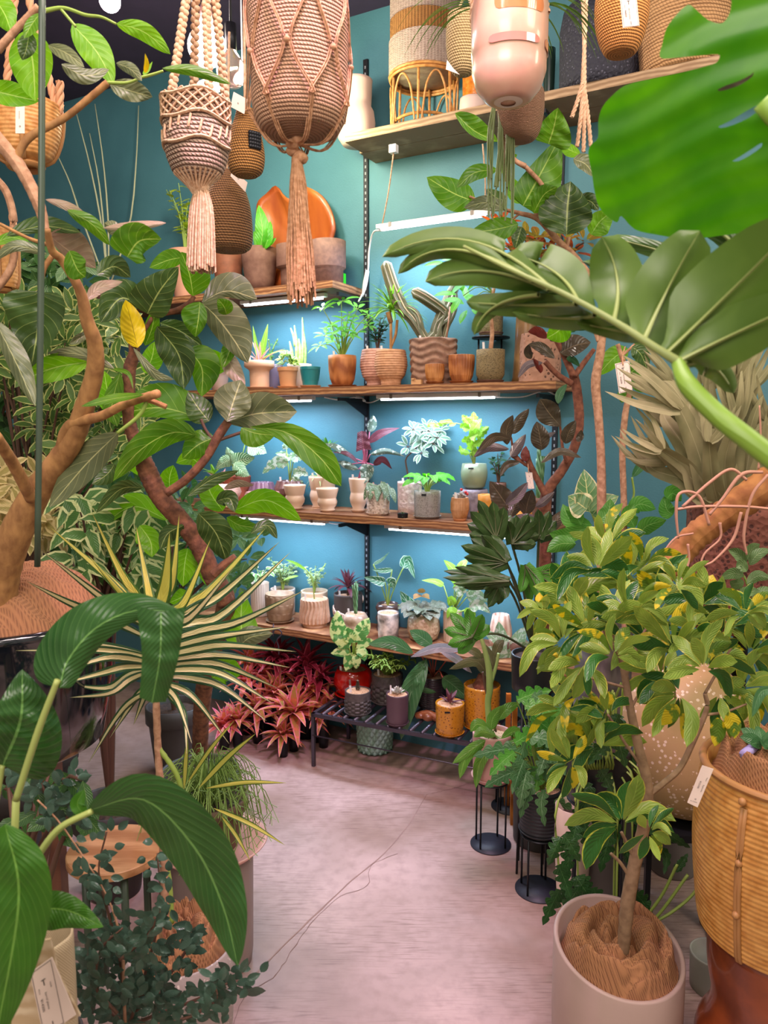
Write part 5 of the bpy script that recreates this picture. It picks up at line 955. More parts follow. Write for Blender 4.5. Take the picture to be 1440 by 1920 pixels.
for a, b_, m_ in ((0, .42, wv), (.42, .68, mat('honey_weave', '#c8904c', .8, 'weave', '#8c5828', 34, .9, thr=30)), (.68, 1, wv)):
    mb = MB(); mb.lathe(cb + V((0, 0, h * a)), [(0 if a == 0 else r * .97, 0)] + [(r * (.97 + (.03 if a == 0 else .0)), h * (b_ - a) * i / 16) for i in range(17)] + ([(r * .92, h * (b_ - a)), (r * .9, h * .1)] if b_ == 1 else []), 90, lambda th, zz: 1 + .012 * math.sin(th * 40) * math.sin(zz * 22)); mb.build('woven_band', m_, ro)
ro, c, r, h = wick('jute_pod', 'small two tone jute pod hanging left of the pink pot', 868, 64, 28, 142, 2.2, [(.3, 0), (.6, .05), (.85, .2), (1, .5), (1, .8), (.92, 1)], mat('pale_jute', '#d0b484', .9, 'coil', '#94743c', 40, 1, thr=22), cz(24, 18, .02), ((872, -40, .6), (884, -40, -.5)), 80, 100)
hangtag(ro, [(838, 112), (850, 128), (862, 140), (836, 130)], 2.1, '', frame=0, items=[('o', .3, .3, .2, 0)])
P('amber_glass_jar', 'embossed amber glass jar behind the pink hanging pot', 888, 44, 130, z, CYL, mat('amber', '#b8641c', .12, 'noise', '#e08c30', 60, .8, coat=1), soil=None, cat='jar', off=.14)
P('pink_dish', 'flat pale pink dish at the edge of the highest shelf', 886, 50, 186, z, [(.9, 0), (1, .4), (.95, 1)], mat('blush_vase', ''), soil=None, cat='dish', off=.22)
ro, c, r, h = wick('jute_pod', 'pale jute rope pod hanging just below the pink pot', 975, 86, 170, 266, 2.0, [(.4, 0), (.65, .05), (.85, .2), (1, .55), (1, .9), (.95, 1)], mat('jute_coil', ''), cz(22, 10, .022), ((948, 340, -.8), (1015, 20, .8)), 80, 100)
P('dark_vase', 'small dark green vase beside the black jug on the highest shelf', 1028, 22, 92, z, CUP, mat('dark_green_vase', '#20342c', .3), soil=None, cat='vase', off=.1)
P('black_jug', 'big black pitted stoneware jar on the highest shelf', 1122, 148, 6, z, [(.92, 0), (.98, .1), (1, .7), (.92, .9), (.75, .98), (.7, 1)], mat('black_stone', '#2c2c38', .75, 'speck', '#5c5c6c', 90, 1.0, thr=.25), soil=None, cat='jar', off=.17)
ro, c, r, h = wick('jute_pod', 'orange tinted jute pod with a printed price tag at the top right', 1163, 98, -25, 104, 1.75, [(.35, 0), (.6, .04), (.85, .25), (1, .55), (.98, .85), (.8, 1)], mat('orange_jute', '#e09850', .9, 'coil', '#9c5c24', 60, 1.1, thr=24), cz(26, 13, .02), ((1163, -60, 0),), 90, 110)
hangtag(ro, [(1162, -8), (1193, -10), (1199, 48), (1168, 52)], 1.6, '¥6800')
P('jute_floor_basket', 'very large tan rope basket at the right of the highest shelf', 1284, 182, -14, z, [(.8, 0), (.87, .04), (.95, .5), (1, 1)], mat('rope_tan', '#cfa070', .9, 'coil', '#8c6038', 90, 1.1, thr=26), soil=None, cat='basket', off=.16, rf=lambda th, zz: 1 + .014 * abs(math.sin(zz * 22 * math.pi + th * .5)) + .006 * math.sin(th * 70), seg=140, thick=.05)
ro = thing('macrame_rope', 'twisted cream rope hanger strands right of the pink pot', 'rope', at(1092, 280, 2.0)); mb = MB()
for a, b_, c_, d_ in ((1092, -40, 1096, 165), (1100, -40, 1092, 160), (1094, 150, 1072, 220), (1094, 160, 1082, 275), (1095, 160, 1094, 285), (1095, 160, 1108, 275)): rope(mb, [at(a, b_, 2.0), at((a + c_) / 2 + 1, (b_ + d_) / 2, 2.0), at(c_, d_, 2.0)], .005)
mb.build('strand', JUTEL, ro)
# ================================================================ left foreground: two ficus trees
def trunk(root, pts, Y, m, name='trunk', n=None, seg=12, knob=0):
    Y0, Y1 = Y if isinstance(Y, tuple) else (Y, Y); k = len(pts) - 1
    P3 = [tuple(at(a, b, Y0 + (Y1 - Y0) * i / k)) for i, (a, b, r_) in enumerate(pts)]
    R_ = [r_ * (Y0 + (Y1 - Y0) * i / k) / FPX for i, (a, b, r_) in enumerate(pts)]; n = n or 8 * len(pts); Q = cr(P3, n); mb = MB()
    RR = []
    for i in range(n):
        t = i / (n - 1) * k; j = min(int(t), k - 1); RR.append((R_[j] + (R_[j + 1] - R_[j]) * (t - j)) * (1 + knob * math.sin(i * 2.1) * rnd.random()))
    mb.tube(Q, RR, seg); return mb.build(name, m, root)
YA = 1.38; YB = 1.95
cA = at(20, 1150, 1.72); potb = V((cA.x, 1.72, zat(1475, 1.5)))
A_ = thing('potted_ficus_tree', 'big smooth trunked ficus tree in a glossy black pot topped with burlap, far left', 'tree', potb)
zt_ = zat(1150, 1.72); rA = 195 * 1.72 / FPX
cpot = V((xat(10, 1.72, zt_), 1.72, potb.z))
potgeo(A_, cpot, rA, zt_ - potb.z, [(.8, 0), (.86, .03), (.98, .5), (1, .94), (1.02, .96), (1, 1)], mat('gloss_black', '#10161e', .08, coat=1, spec=.8), seg=64, soil='darksoil')
mb = MB(); rows = []; uvs = []
for i in range(15):
    f = i / 14; row = []
    for k in range(61):
        th = k / 60 * 6.2832; rr_ = rA * (1.0 - .02) * f; zz = zt_ + .115 * (1 - f ** 2.2) + .02 * math.sin(th * 5 + f * 9) * f * (1.2 - f) + .012 * math.sin(th * 13 - f * 14) * f + (.04 if math.sin(th * 2 + 1) > .5 else 0) * f * (1 - f) - (.02 if i == 14 else 0)
        row.append(V((cpot.x + rr_ * math.cos(th), cpot.y + rr_ * math.sin(th), zz)))
    rows.append(row); uvs.append([(.5 + .5 * f * math.cos(k / 60 * 6.2832), .5 + .5 * f * math.sin(k / 60 * 6.2832)) for k in range(61)])
mb.grid(rows, uvs); mb.build('burlap_cover', mat('burlap_big', '#a87450', .95, 'cloth', '#8c5e42', 1150, .8, bdist=.002), A_, label='brown burlap cloth tucked over the soil')
trunk(A_, [(-8, 1150, 36), (5, 1070, 33), (30, 1000, 30), (68, 925, 26), (108, 868, 22), (138, 822, 20), (158, 765, 18), (177, 700, 16), (178, 645, 14), (163, 600, 12), (150, 545, 9), (118, 490, 8), (98, 470, 7), (88, 430, 6)], (1.6, 1.3), BARK, knob=.04, seg=16)
for pts, nm in (([(112, 860, 12), (130, 800, 11), (190, 780, 9), (230, 760, 8), (262, 748, 8), (296, 738, 8)], 'branch'), ([(262, 746, 6), (285, 752, 5), (312, 763, 5)], 'branch'), ([(60, 935, 12), (25, 870, 11), (-10, 815, 11)], 'branch'), ([(-10, 255, 13), (38, 315, 12), (72, 382, 11), (86, 435, 7)], 'branch'), ([(28, 303, 7), (55, 258, 7), (120, 222, 6), (170, 182, 6), (202, 155, 6)], 'branch'), ([(-5, 95, 7), (35, 50, 6), (72, 12, 6)], 'branch'), ([(0, 420, 3), (50, 445, 3), (86, 458, 4)], 'branch'), ([(98, 480, 5), (82, 505, 5), (75, 545, 4)], 'branch')):
    trunk(A_, pts, YA if pts[0][1] < 800 else (1.5, 1.35), BARK if pts[0][1] > 300 else BARK4, nm, knob=.05)
trunk(A_, [(85, 20, 4), (120, 15, 3), (160, 28, 3), (190, 32, 2.5), (218, 45, 2)], YA, STEM, 'petiole'); trunk(A_, [(115, 18, 2.5), (142, 50, 2.5)], YA, STEM, 'petiole'); trunk(A_, [(265, 145, 2.5), (285, 140, 2.5), (306, 133, 2)], YA, STEM, 'petiole'); trunk(A_, [(276, 752, 4), (260, 780, 4), (220, 812, 3)], YA, STEM, 'petiole'); trunk(A_, [(200, 155, 3), (240, 155, 2.5), (265, 145, 2.5)], YA, STEM, 'petiole')
mb = MB(); mb.tube([at(79, -60, 1.25), at(77, 500, 1.27), at(70, 1062, 1.3)], .0055, 8, 12); mb.build('support_pole', mat('pole_green', '#41503f', .4), A_, label='dark green support stake')
LA = [  # mid points, wl, wr, shape, kind
([(75, 547), (72, 610), (58, 690)], 48, 70, 'ovate', 'd'), ([(90, 440), (135, 475), (180, 503)], 42, 12, 'ell', 'p'), ([(12, 442), (80, 424), (152, 436)], 20, 12, 'ell', 'd'), ([(85, 374), (130, 390), (172, 414)], 10, 7, 'ell', 'p'), ([(126, 394), (172, 420), (206, 460)], 14, 14, 'ell', 'g'), ([(238, 482), (262, 452), (303, 448)], 45, 34, 'ovate', 'g'), ([(312, 418), (250, 425), (192, 428)], 8, 10, 'ell', 'p'), ([(225, 440), (210, 425), (195, 418)], 14, 12, 'ell', 'b'),
([(270, 740), (210, 748), (152, 762)], 8, 9, 'ell', 'g'), ([(222, 811), (160, 872), (92, 952)], 28, 32, 'ell', 'b'), ([(135, 45), (180, 95), (214, 157)], 27, 29, 'ell', 'G'), ([(218, 44), (270, 60), (320, 102)], 18, 17, 'ell', 'G'), ([(90, 85), (125, 100), (158, 126)], 13, 14, 'ell', 'b'), ([(115, 120), (160, 142), (205, 130)], 14, 17, 'ell', 'b'), ([(218, 118), (245, 130), (266, 152)], 12, 10, 'ell', 'b'), ([(206, 158), (250, 172), (286, 182)], 22, 20, 'ell', 'b'), ([(304, 128), (365, 132), (434, 158)], 10, 12, 'ell', 'g'), ([(50, 55), (62, 120), (66, 190)], 38, 44, 'ell', 'G'), ([(-30, 165), (20, 178), (74, 190)], 26, 22, 'ell', 'G'), ([(-15, -10), (8, 25), (22, 62)], 24, 26, 'ell', 'G'), ([(75, 25), (58, 48), (45, 72)], 16, 12, 'ell', 'g'), ([(55, 60), (50, 90), (42, 113)], 18, 19, 'ell', 'd'), ([(272, 137), (275, 120), (272, 100)], 5, 5, 'lance', 'Y'), ([(268, 140), (278, 130), (286, 115)], 5, 4, 'lance', 'G'),
([(88, 477), (30, 462), (-14, 490)], 10, 12, 'ell', 'b'), ([(-14, 458), (20, 445), (54, 453)], 10, 11, 'ell', 'G'), ([(-10, 600), (30, 680), (66, 762)], 26, 16, 'ell', 'b'), ([(215, 692), (150, 665), (88, 662)], 8, 14, 'ell', 'b'), ([(168, 678), (100, 690), (30, 718)], 26, 26, 'ell', 'G'), ([(182, 515), (215, 500), (245, 520)], 22, 18, 'ell', 'd'), ([(164, 562), (185, 540), (230, 528)], 12, 12, 'ell', 'p'), ([(165, 625), (148, 635), (130, 645)], 9, 9, 'ell', 'b'), ([(130, 470), (145, 505), (160, 520)], 22, 22, 'ell', 'g'), ([(250, 652), (290, 700), (326, 712)], 8, 9, 'ell', 'b'), ([(205, 690), (240, 700), (250, 730)], 4, 4, 'lance', 'g')]
LB = [([(262, 572), (225, 560), (188, 605)], 36, 36, 'ell', 'd'), ([(345, 482), (315, 488), (280, 502)], 16, 20, 'ell', 'g'), ([(276, 588), (300, 545), (335, 500)], 46, 34, 'ovate', 'd'), ([(362, 555), (355, 515), (340, 472)], 16, 38, 'ell', 'g'), ([(378, 567), (425, 546), (482, 561)], 36, 12, 'obov', 'b'), ([(379, 568), (408, 597), (440, 640), (465, 681)], 46, 24, 'ell', 'b'), ([(352, 654), (378, 690), (378, 744)], 36, 22, 'ell', 'g'), ([(294, 612), (335, 665), (345, 730)], 30, 34, 'ell', 'd'), ([(300, 605), (340, 622), (380, 650)], 18, 17, 'ell', 'd'), ([(375, 566), (372, 600), (366, 632)], 16, 34, 'ell', 'g'), ([(418, 652), (436, 690), (460, 724)], 16, 17, 'ell', 'p'), ([(426, 791), (437, 755), (452, 712)], 38, 34, 'obov', 'b'), ([(425, 793), (480, 776), (557, 772)], 40, 30, 'obov', 'b'), ([(468, 800), (540, 812), (600, 858), (640, 912)], 26, 27, 'obov', 'g'), ([(452, 802), (480, 812), (516, 816)], 6, 28, 'ell', 'g'), ([(392, 790), (372, 765), (352, 735)], 26, 24, 'ell', 'd'), ([(402, 820), (370, 835), (342, 860)], 28, 26, 'ell', 'g'), ([(382, 786), (300, 765), (218, 777)], 18, 48, 'ell', 'g'), ([(370, 816), (320, 812), (262, 845), (212, 902)], 22, 30, 'ell', 'g'), ([(215, 870), (200, 890), (172, 908)], 18, 14, 'ell', 'd'), ([(224, 870), (250, 872), (272, 896)], 13, 13, 'ell', 'G'), ([(318, 918), (318, 895), (325, 872)], 18, 18, 'ell', 'G'), ([(268, 914), (225, 918), (180, 962)], 11, 15, 'ell', 'd'), ([(316, 976), (250, 950), (190, 986)], 10, 26, 'ell', 'G'), ([(352, 930), (395, 900), (448, 882)], 8, 14, 'ell', 'd'), ([(418, 958), (395, 925), (386, 892)], 22, 26, 'ell', 'G'), ([(436, 958), (500, 938), (565, 976)], 22, 24, 'ell', 'G'), ([(420, 916), (445, 905), (476, 910)], 6, 9, 'ell', 'p'), ([(372, 962), (405, 1000), (425, 1052)], 30, 28, 'ell', 'd'), ([(425, 970), (450, 985), (490, 990)], 14, 12, 'ell', 'g'), ([(352, 1028), (346, 1060), (343, 1100)], 24, 22, 'ell', 'G'), ([(455, 1205), (452, 1160), (455, 1108)], 34, 32, 'ovate', 'G'), ([(448, 1212), (470, 1195), (512, 1188)], 22, 17, 'ell', 'b'), ([(398, 1272), (425, 1255), (455, 1262)], 24, 28, 'ell', 'G'), ([(235, 780), (205, 740), (195, 695)], 26, 20, 'ell', 'G'), ([(272, 700), (285, 670), (290, 640)], 20, 22, 'ell', 'G'), ([(425, 590), (420, 575), (408, 560)], 14, 16, 'ell', 'g'), ([(272, 648), (285, 615), (292, 575)], 16, 14, 'ell', 'g'), ([(400, 700), (410, 680), (398, 655)], 16, 16, 'ell', 'G'), ([(440, 640), (430, 660), (418, 690)], 12, 16, 'ell', 'g'), ([(380, 880), (360, 860), (330, 868)], 14, 20, 'ell', 'G'), ([(262, 985), (282, 1015), (285, 1045)], 20, 26, 'ell', 'G'), ([(370, 1060), (385, 1075), (388, 1098)], 10, 14, 'ell', 'G'), ([(352, 1110), (340, 1120), (318, 1130)], 18, 16, 'ell', 'G'), ([(470, 1000), (500, 985), (520, 1010)], 12, 10, 'ell', 'd'), ([(345, 985), (315, 1000), (300, 1030)], 20, 14, 'ell', 'd'), ([(405, 940), (430, 935), (440, 960)], 16, 16, 'ell', 'd'), ([(225, 700), (210, 760), (220, 800)], 20, 18, 'ell', 'g')]
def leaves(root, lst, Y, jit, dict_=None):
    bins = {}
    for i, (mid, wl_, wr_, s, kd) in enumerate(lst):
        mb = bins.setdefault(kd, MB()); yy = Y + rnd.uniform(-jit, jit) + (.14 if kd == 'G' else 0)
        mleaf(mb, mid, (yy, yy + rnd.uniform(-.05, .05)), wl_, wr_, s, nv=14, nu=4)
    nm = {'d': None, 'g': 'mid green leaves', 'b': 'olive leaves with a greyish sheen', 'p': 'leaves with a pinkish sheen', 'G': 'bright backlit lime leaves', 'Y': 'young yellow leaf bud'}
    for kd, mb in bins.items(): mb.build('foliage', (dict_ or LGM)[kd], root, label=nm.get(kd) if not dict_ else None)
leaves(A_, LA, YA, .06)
pb = V((xat(375, 2.4, .3), 2.4, 0)); B_ = thing('potted_fig_tree', 'leaning fiddle leaf fig with rough brown ringed trunk and one yellow leaf, behind the dracaena', 'tree', pb)
potgeo(B_, pb, .13, .36, CYL, mat('dark_pot', '#3c3834', .6), soil='darksoil', seg=40)
trunk(B_, [(375, 1420, 15), (378, 1330, 16), (388, 1260, 17), (402, 1205, 19), (424, 1130, 18), (398, 1078, 18)], (2.4, 2.03), BARK2, knob=.06, seg=18, n=80)
trunk(B_, [(424, 1130, 17), (398, 1078, 18), (372, 1020, 18), (338, 975, 18), (300, 930, 18), (275, 880, 18), (258, 835, 13), (243, 790, 12), (242, 700, 12), (252, 655, 10), (235, 600, 7), (205, 565, 6)], (2.05, 1.95), BARK2, 'upper_trunk', knob=.06, seg=18, n=170)
for pts in ([(312, 925, 8), (350, 898, 8), (385, 860, 8), (408, 820, 9), (428, 790, 8)], [(395, 832, 3), (420, 822, 3), (470, 805, 3)], [(402, 830, 3), (385, 805, 3), (377, 786, 3)], [(398, 838, 3), (380, 826, 3), (366, 816, 3)], [(288, 592, 5), (330, 582, 5), (355, 568, 5), (364, 555, 4)], [(330, 583, 2.5), (375, 582, 2.5)], [(250, 650, 5), (270, 620, 4), (288, 592, 4)], [(252, 660, 3), (258, 655, 3), (258, 650, 2.5)], [(400, 1078, 9), (420, 1060, 9), (442, 1045, 8)]): trunk(B_, pts, YB, BARK2 if pts[0][2] > 4 else STEMD, 'branch')
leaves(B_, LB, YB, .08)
mb = MB(); mleaf(mb, [(258, 652), (248, 610), (235, 562)], YB - .12, 23, 23, 'ell', nv=14, nu=4); mb.build('yellow_leaf', LGY, B_, label='single bright yellow leaf')
# ---------------------------------------------------------------- background foliage left
def shrub(name, label, px, Yp, boxes, m, L_, W_, seedn, group=None, whn=6, shape='ell', base=0, pr=.12, stemm=None, tilt=75, pmat=None):
    c = V((xat(px, Yp, base), Yp, base)); ro = thing(name, label, 'shrub', c, group); potgeo(ro, c, pr, .3, TAP, pmat or MATS['dark_pot'], soil='darksoil', seg=28); lb = MB(); st = MB(); r_ = random.Random(seedn)
    for (x0, y0, x1, y1, n) in boxes:
        for i in range(n):
            x = r_.uniform(x0, x1); y = r_.uniform(y0, y1); p = at(x, y, Yp + r_.uniform(-.18, .18)); 
            if i % 4 == 0:
                hub = c + V((r_.uniform(-.03, .03), 0, .3 + (p.z - c.z - .3) * .55)); st.tube([c + V((0, 0, .26)), hub, p.lerp(hub, .3) + V((0, 0, .05)), p], [.008, .002], 5, 10, cap=False)
            if whn: whorl(lb, None, p, (r_.uniform(-.5, .5), -.8, r_.uniform(-.1, .8)), whn, L_, W_, tilt=tilt, shape=shape, pet=.15, r=r_, nv=4)
            else: leaf3(lb, p, (r_.uniform(-1, 1), r_.uniform(-.6, .2), r_.uniform(-1, .3)), L_ * r_.uniform(.7, 1.2), W_, shape, up=(0, -1, .4), nv=4)
    st.build('stems', stemm or STEMD, ro); lb.build('foliage', m, ro); return ro
vs = L('leaf_schefflera_cream', '#5c7c38', '#4a6c30', margin='#b8bc70', mw=.72, trans=.3); vd = L('leaf_schefflera_green', '#3e6a30', '#33582a', vein='#7c9c58', trans=.3); vl = L('leaf_cream', '#b8a868', '#a89c60', margin='#dcc890', mw=.5, trans=.3)
shrub('potted_schefflera', 'bushy cream edged umbrella plant in the left background, behind the tan trunk', 90, 2.75, [(-40, 560, 230, 720, 70), (60, 700, 280, 860, 60)], vs, .085, .03, 1)
shrub('potted_schefflera', 'dark green umbrella plant at the left edge between the tree trunks', 20, 3.3, [(-60, 470, 160, 620, 40), (-60, 700, 150, 1040, 90), (130, 860, 250, 1000, 34)], vd, .11, .042, 2)
shrub('potted_schefflera', 'yellowish cream leaved shrub low behind the burlap wrapped pot', 30, 2.45, [(-30, 880, 110, 1010, 45)], vl, .075, .03, 3)
shrub('potted_hoya', 'hanging mass of pointed variegated leaves behind the long olive leaf', 215, 2.3, [(120, 930, 290, 1080, 150)], L('leaf_hoya', '#54803c', '#486f34', margin='#c8d090', mw=.66, trans=.3), .1, .042, 4, whn=0, shape='ovate')
shrub('potted_ivy', 'small leaved green shrub behind the fig tree trunk', 330, 3.15, [(250, 900, 420, 1120, 40), (420, 1000, 500, 1110, 10)], vd, .07, .035, 5, whn=5)
# dark table under black pot etc
tz = potb.z - .004; ro = thing('wooden_table', 'old plank table carrying the glossy black pot at the left', 'table', V((cpot.x, 1.7, 0))); mb = MB(); mb.cbox(V((cpot.x - .16, 1.75, tz - .04)), .4, .5, .04); mb.build('tabletop', mat('dark_wood', '#4c3428', .6, 'wood', '#33221a', 8), ro, smooth=False)
for dx, dy in ((-.16, -.2), (.14, -.2), (-.16, .2), (.14, .2)): mb = MB(); mb.cbox(V((cpot.x - .16 + dx, 1.75 + dy, 0)), .045, .045, tz - .04); mb.build('leg', mat('red_plank', '#8c5c44', .6, 'wood', '#6a4030', 10, stretch=(1, 1, .2)), ro, smooth=False)
# ---------------------------------------------------------------- peace lily, nearest left
pc = V((xat(-60, .95, .7), .98, .55)); ro = thing('potted_peace_lily', 'big glossy broad leaves on pale stalks nearest the camera at lower left', 'potted plant', V((pc.x, pc.y, .0)))
potgeo(ro, V((pc.x, pc.y, 0)), .12, .5, CYL, mat('dark_pot', ''), soil='darksoil')
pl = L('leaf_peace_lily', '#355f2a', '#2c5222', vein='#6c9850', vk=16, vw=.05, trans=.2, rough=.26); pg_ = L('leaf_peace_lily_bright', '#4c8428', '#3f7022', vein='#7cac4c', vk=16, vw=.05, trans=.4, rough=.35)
stm = mat('pale_petiole', '#a8b464', .45)
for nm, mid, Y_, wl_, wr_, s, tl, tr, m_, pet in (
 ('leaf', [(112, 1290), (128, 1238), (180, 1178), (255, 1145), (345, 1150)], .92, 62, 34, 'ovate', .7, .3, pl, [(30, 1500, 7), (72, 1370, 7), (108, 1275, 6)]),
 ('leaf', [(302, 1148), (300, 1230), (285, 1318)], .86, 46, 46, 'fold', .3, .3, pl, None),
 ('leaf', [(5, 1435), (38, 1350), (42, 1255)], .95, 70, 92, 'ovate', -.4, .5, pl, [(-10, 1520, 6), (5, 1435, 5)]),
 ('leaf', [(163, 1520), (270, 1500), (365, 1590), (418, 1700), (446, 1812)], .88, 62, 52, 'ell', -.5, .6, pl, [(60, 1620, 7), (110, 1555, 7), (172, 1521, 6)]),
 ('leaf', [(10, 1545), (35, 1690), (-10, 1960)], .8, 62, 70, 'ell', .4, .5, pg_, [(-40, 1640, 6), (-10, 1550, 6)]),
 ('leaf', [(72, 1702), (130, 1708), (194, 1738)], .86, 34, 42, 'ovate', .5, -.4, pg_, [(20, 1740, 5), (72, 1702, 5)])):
    mb = MB(); mleaf(mb, mid, Y_, wl_, wr_, s, tl, tr, nv=28, nu=7, cup=.35); lo = mb.build('leaf', m_, ro)
    if pet: trunk(lo, pet, Y_, stm, 'petiole'); mb = MB(); mb.tube([at(pet[0][0], pet[0][1], Y_), V((pc.x, pc.y, .45)).lerp(at(pet[0][0], pet[0][1], Y_), .5) + V((0, .02, .03)), V((pc.x, pc.y, .45))], .005, 6, 8); mb.build('stalk', stm, ro)
mb = MB(); mleaf(mb, [(160, 1530), (145, 1508), (158, 1480)], .9, 14, 16, 'ell'); mb.build('leaf', pg_, ro)
# ---------------------------------------------------------------- variegated dracaena
yc = V((xat(340, 1.55, .3), 1.55, 0)); zr = zat(1765, 1.55); ro = thing('potted_dracaena', 'cream striped sword leaved dracaena on canes in a grey pot with burlap', 'potted plant', yc)
potgeo(ro, yc, 100 * mpp(V((0, 1.55, zr))), zr, [(.82, 0), (.86, .03), (.99, .8), (1, 1)], mat('terrazzo_grey', '#9c9088', .6, 'speck', '#cdbfb4', 120, .1, thr=.28), seg=60, soil='darksoil', thick=.07)
def burlap(root, c, r, z0, hgt, seed=0, m=None, folds=6, inner=.9):
    mb = MB(); rows = []; uvs = []; nr = 40; nk = 110
    for i in range(nr + 1):
        f = i / nr; row = []
        for k in range(nk + 1):
            th = k / nk * 6.2832; x = math.cos(th) * f; y = math.sin(th) * f; w = mnoise.noise(V((x * 1.3, y * 1.3, seed))) * 2.2
            q = V((x * 1.6 + w * .7, y * 1.6 - w * .5, seed * 1.7)); rg = 1 - (abs(mnoise.noise(q)) ** 2 + .004) ** .5 * 2.2; r2 = 1 - abs(mnoise.noise(q * 1.9)) * 2
            e = 1 if f < .82 else max(0, 1 - (f - .82) / .18); e = e * e * (3 - 2 * e)
            r1 = abs(math.sin(th + f * 8.5 + 2.4 * mnoise.noise(V((x * 1.6, y * 1.6, seed))))) ** .65; r3 = abs(math.sin(2 * th - f * 11 + 3 * mnoise.noise(V((x * 2.2, y * 2.2, seed + 4))))) ** .7
            zz = z0 + hgt * ((.3 + .5 * r1 + .28 * r3 + .06 * mnoise.noise(q * 6)) * e + .3 * f)
            rr_ = r * inner * f * (1 + .05 * mnoise.noise(q * 1.5) * e); row.append(V((c.x + rr_ * math.cos(th + .2 * w * f * e), c.y + rr_ * math.sin(th + .2 * w * f * e), zz)))
        rows.append(row); uvs.append([(.5 + .5 * f * math.cos(k / nk * 6.2832), .5 + .5 * f * math.sin(k / nk * 6.2832)) for k in range(nk + 1)])
    mb.grid(rows, uvs); return mb.build('burlap_cover', m or BUR, root, label='crumpled brown burlap over the soil')
BUR = mat('burlap_weave', '#a8774f', .95, 'cloth', '#8a5e3e', 1250, .8, bdist=.002)
burlap(ro, yc, 100 * mpp(V((0, 1.55, zr))) * .93, zr - .05, .08, 3)
for pts in ([(292, 1290, 7), (296, 1400, 7), (302, 1500, 8), (308, 1620, 9), (312, 1730, 10)], [(300, 1560, 5), (316, 1640, 5), (322, 1730, 6)], [(296, 1400, 5), (330, 1450, 5), (345, 1500, 4)]): trunk(ro, pts, 1.5, BARK4 if pts[0][2] > 5 else STEM, 'cane', knob=.1)
dm = L('leaf_dracaena_striped', '#2f5430', '#28482a', mid='#dccf98', midw=.46, trans=.25, rough=.4); dy_ = L('leaf_dracaena_yellow', '#4c6c2c', '#3c5c24', mid='#c8c058', midw=.62, trans=.35, rough=.4)
tips = [((90, 985), (200, 1080), 9, 1), ((172, 960), (225, 1070), 9, 1), ((255, 985), (275, 1090), 9, 1), ((318, 998), (312, 1080), 13, 1), ((336, 965), (325, 1080), 9, 1), ((75, 1030), (190, 1120), 9, 0), ((50, 1090), (130, 1130), 8, 0), ((165, 1040), (225, 1110), 8, 1), ((240, 1105), (255, 1140), 9, 0), ((20, 1205), (140, 1208), 8, 0), ((28, 1220), (150, 1218), 7, 0), ((112, 1262), (190, 1235), 8, 0), ((115, 1282), (190, 1262), 8, 0), ((122, 1282), (200, 1290), 8, 0), ((130, 1308), (205, 1300), 7, 0), ((165, 1432), (215, 1350), 6, 0), ((498, 990), (400, 1100), 10, 1), ((525, 1015), (420, 1110), 10, 0), ((545, 1035), (420, 1150), 11, 0), ((470, 1118), (395, 1170), 9, 0), ((575, 1105), (450, 1165), 9, 0), ((545, 1175), (430, 1190), 8, 0), ((555, 1222), (430, 1210), 9, 0), ((545, 1252), (430, 1230), 8, 0), ((520, 1290), (420, 1248), 9, 0), ((510, 1318), (420, 1265), 9, 0), ((500, 1352), (420, 1290), 8, 0), ((430, 1395), (370, 1315), 7, 0), ((360, 1395), (335, 1320), 7, 0), ((350, 1415), (345, 1340), 7, 0), ((205, 1385), (240, 1330), 6, 0), ((250, 1360), (265, 1320), 6, 0), ((395, 1010), (350, 1120), 9, 1), ((440, 1060), (365, 1150), 9, 0)]
l1 = MB(); l0 = MB(); r_ = random.Random(5)
for (tp, md, w_, y_) in tips:
    mleaf(l1 if y_ else l0, [(292 + r_.uniform(-10, 10), 1225 + (tp[1] - 1180) * .25), (md[0] * .55 + 292 * .45, md[1] * .55 + (1225 + (tp[1] - 1180) * .2) * .45 - 4), md, tp], (1.5, 1.5 + r_.uniform(-.25, .2)), w_ * 1.12, w_ * 1.12, 'lance', nv=16, nu=3, cup=.8)
l0.build('foliage', dm, ro); l1.build('foliage', dy_, ro, label='upright yellow striped leaves')
lb = MB()
for (tp, b_, w_) in (((538, 1468), (385, 1478), 6), ((535, 1585), (400, 1515), 6), ((470, 1615), (415, 1530), 5), ((480, 1375), (372, 1478), 7), ((352, 1380), (345, 1480), 6), ((440, 1350), (350, 1470), 5)): mleaf(lb, [b_, ((tp[0] + b_[0]) / 2, (tp[1] + b_[1]) / 2 - 6), tp], (1.5, 1.45), w_ * .9, w_ * .9, 'lance', nv=12, nu=2)
lb.build('side_shoot', dy_, ro)
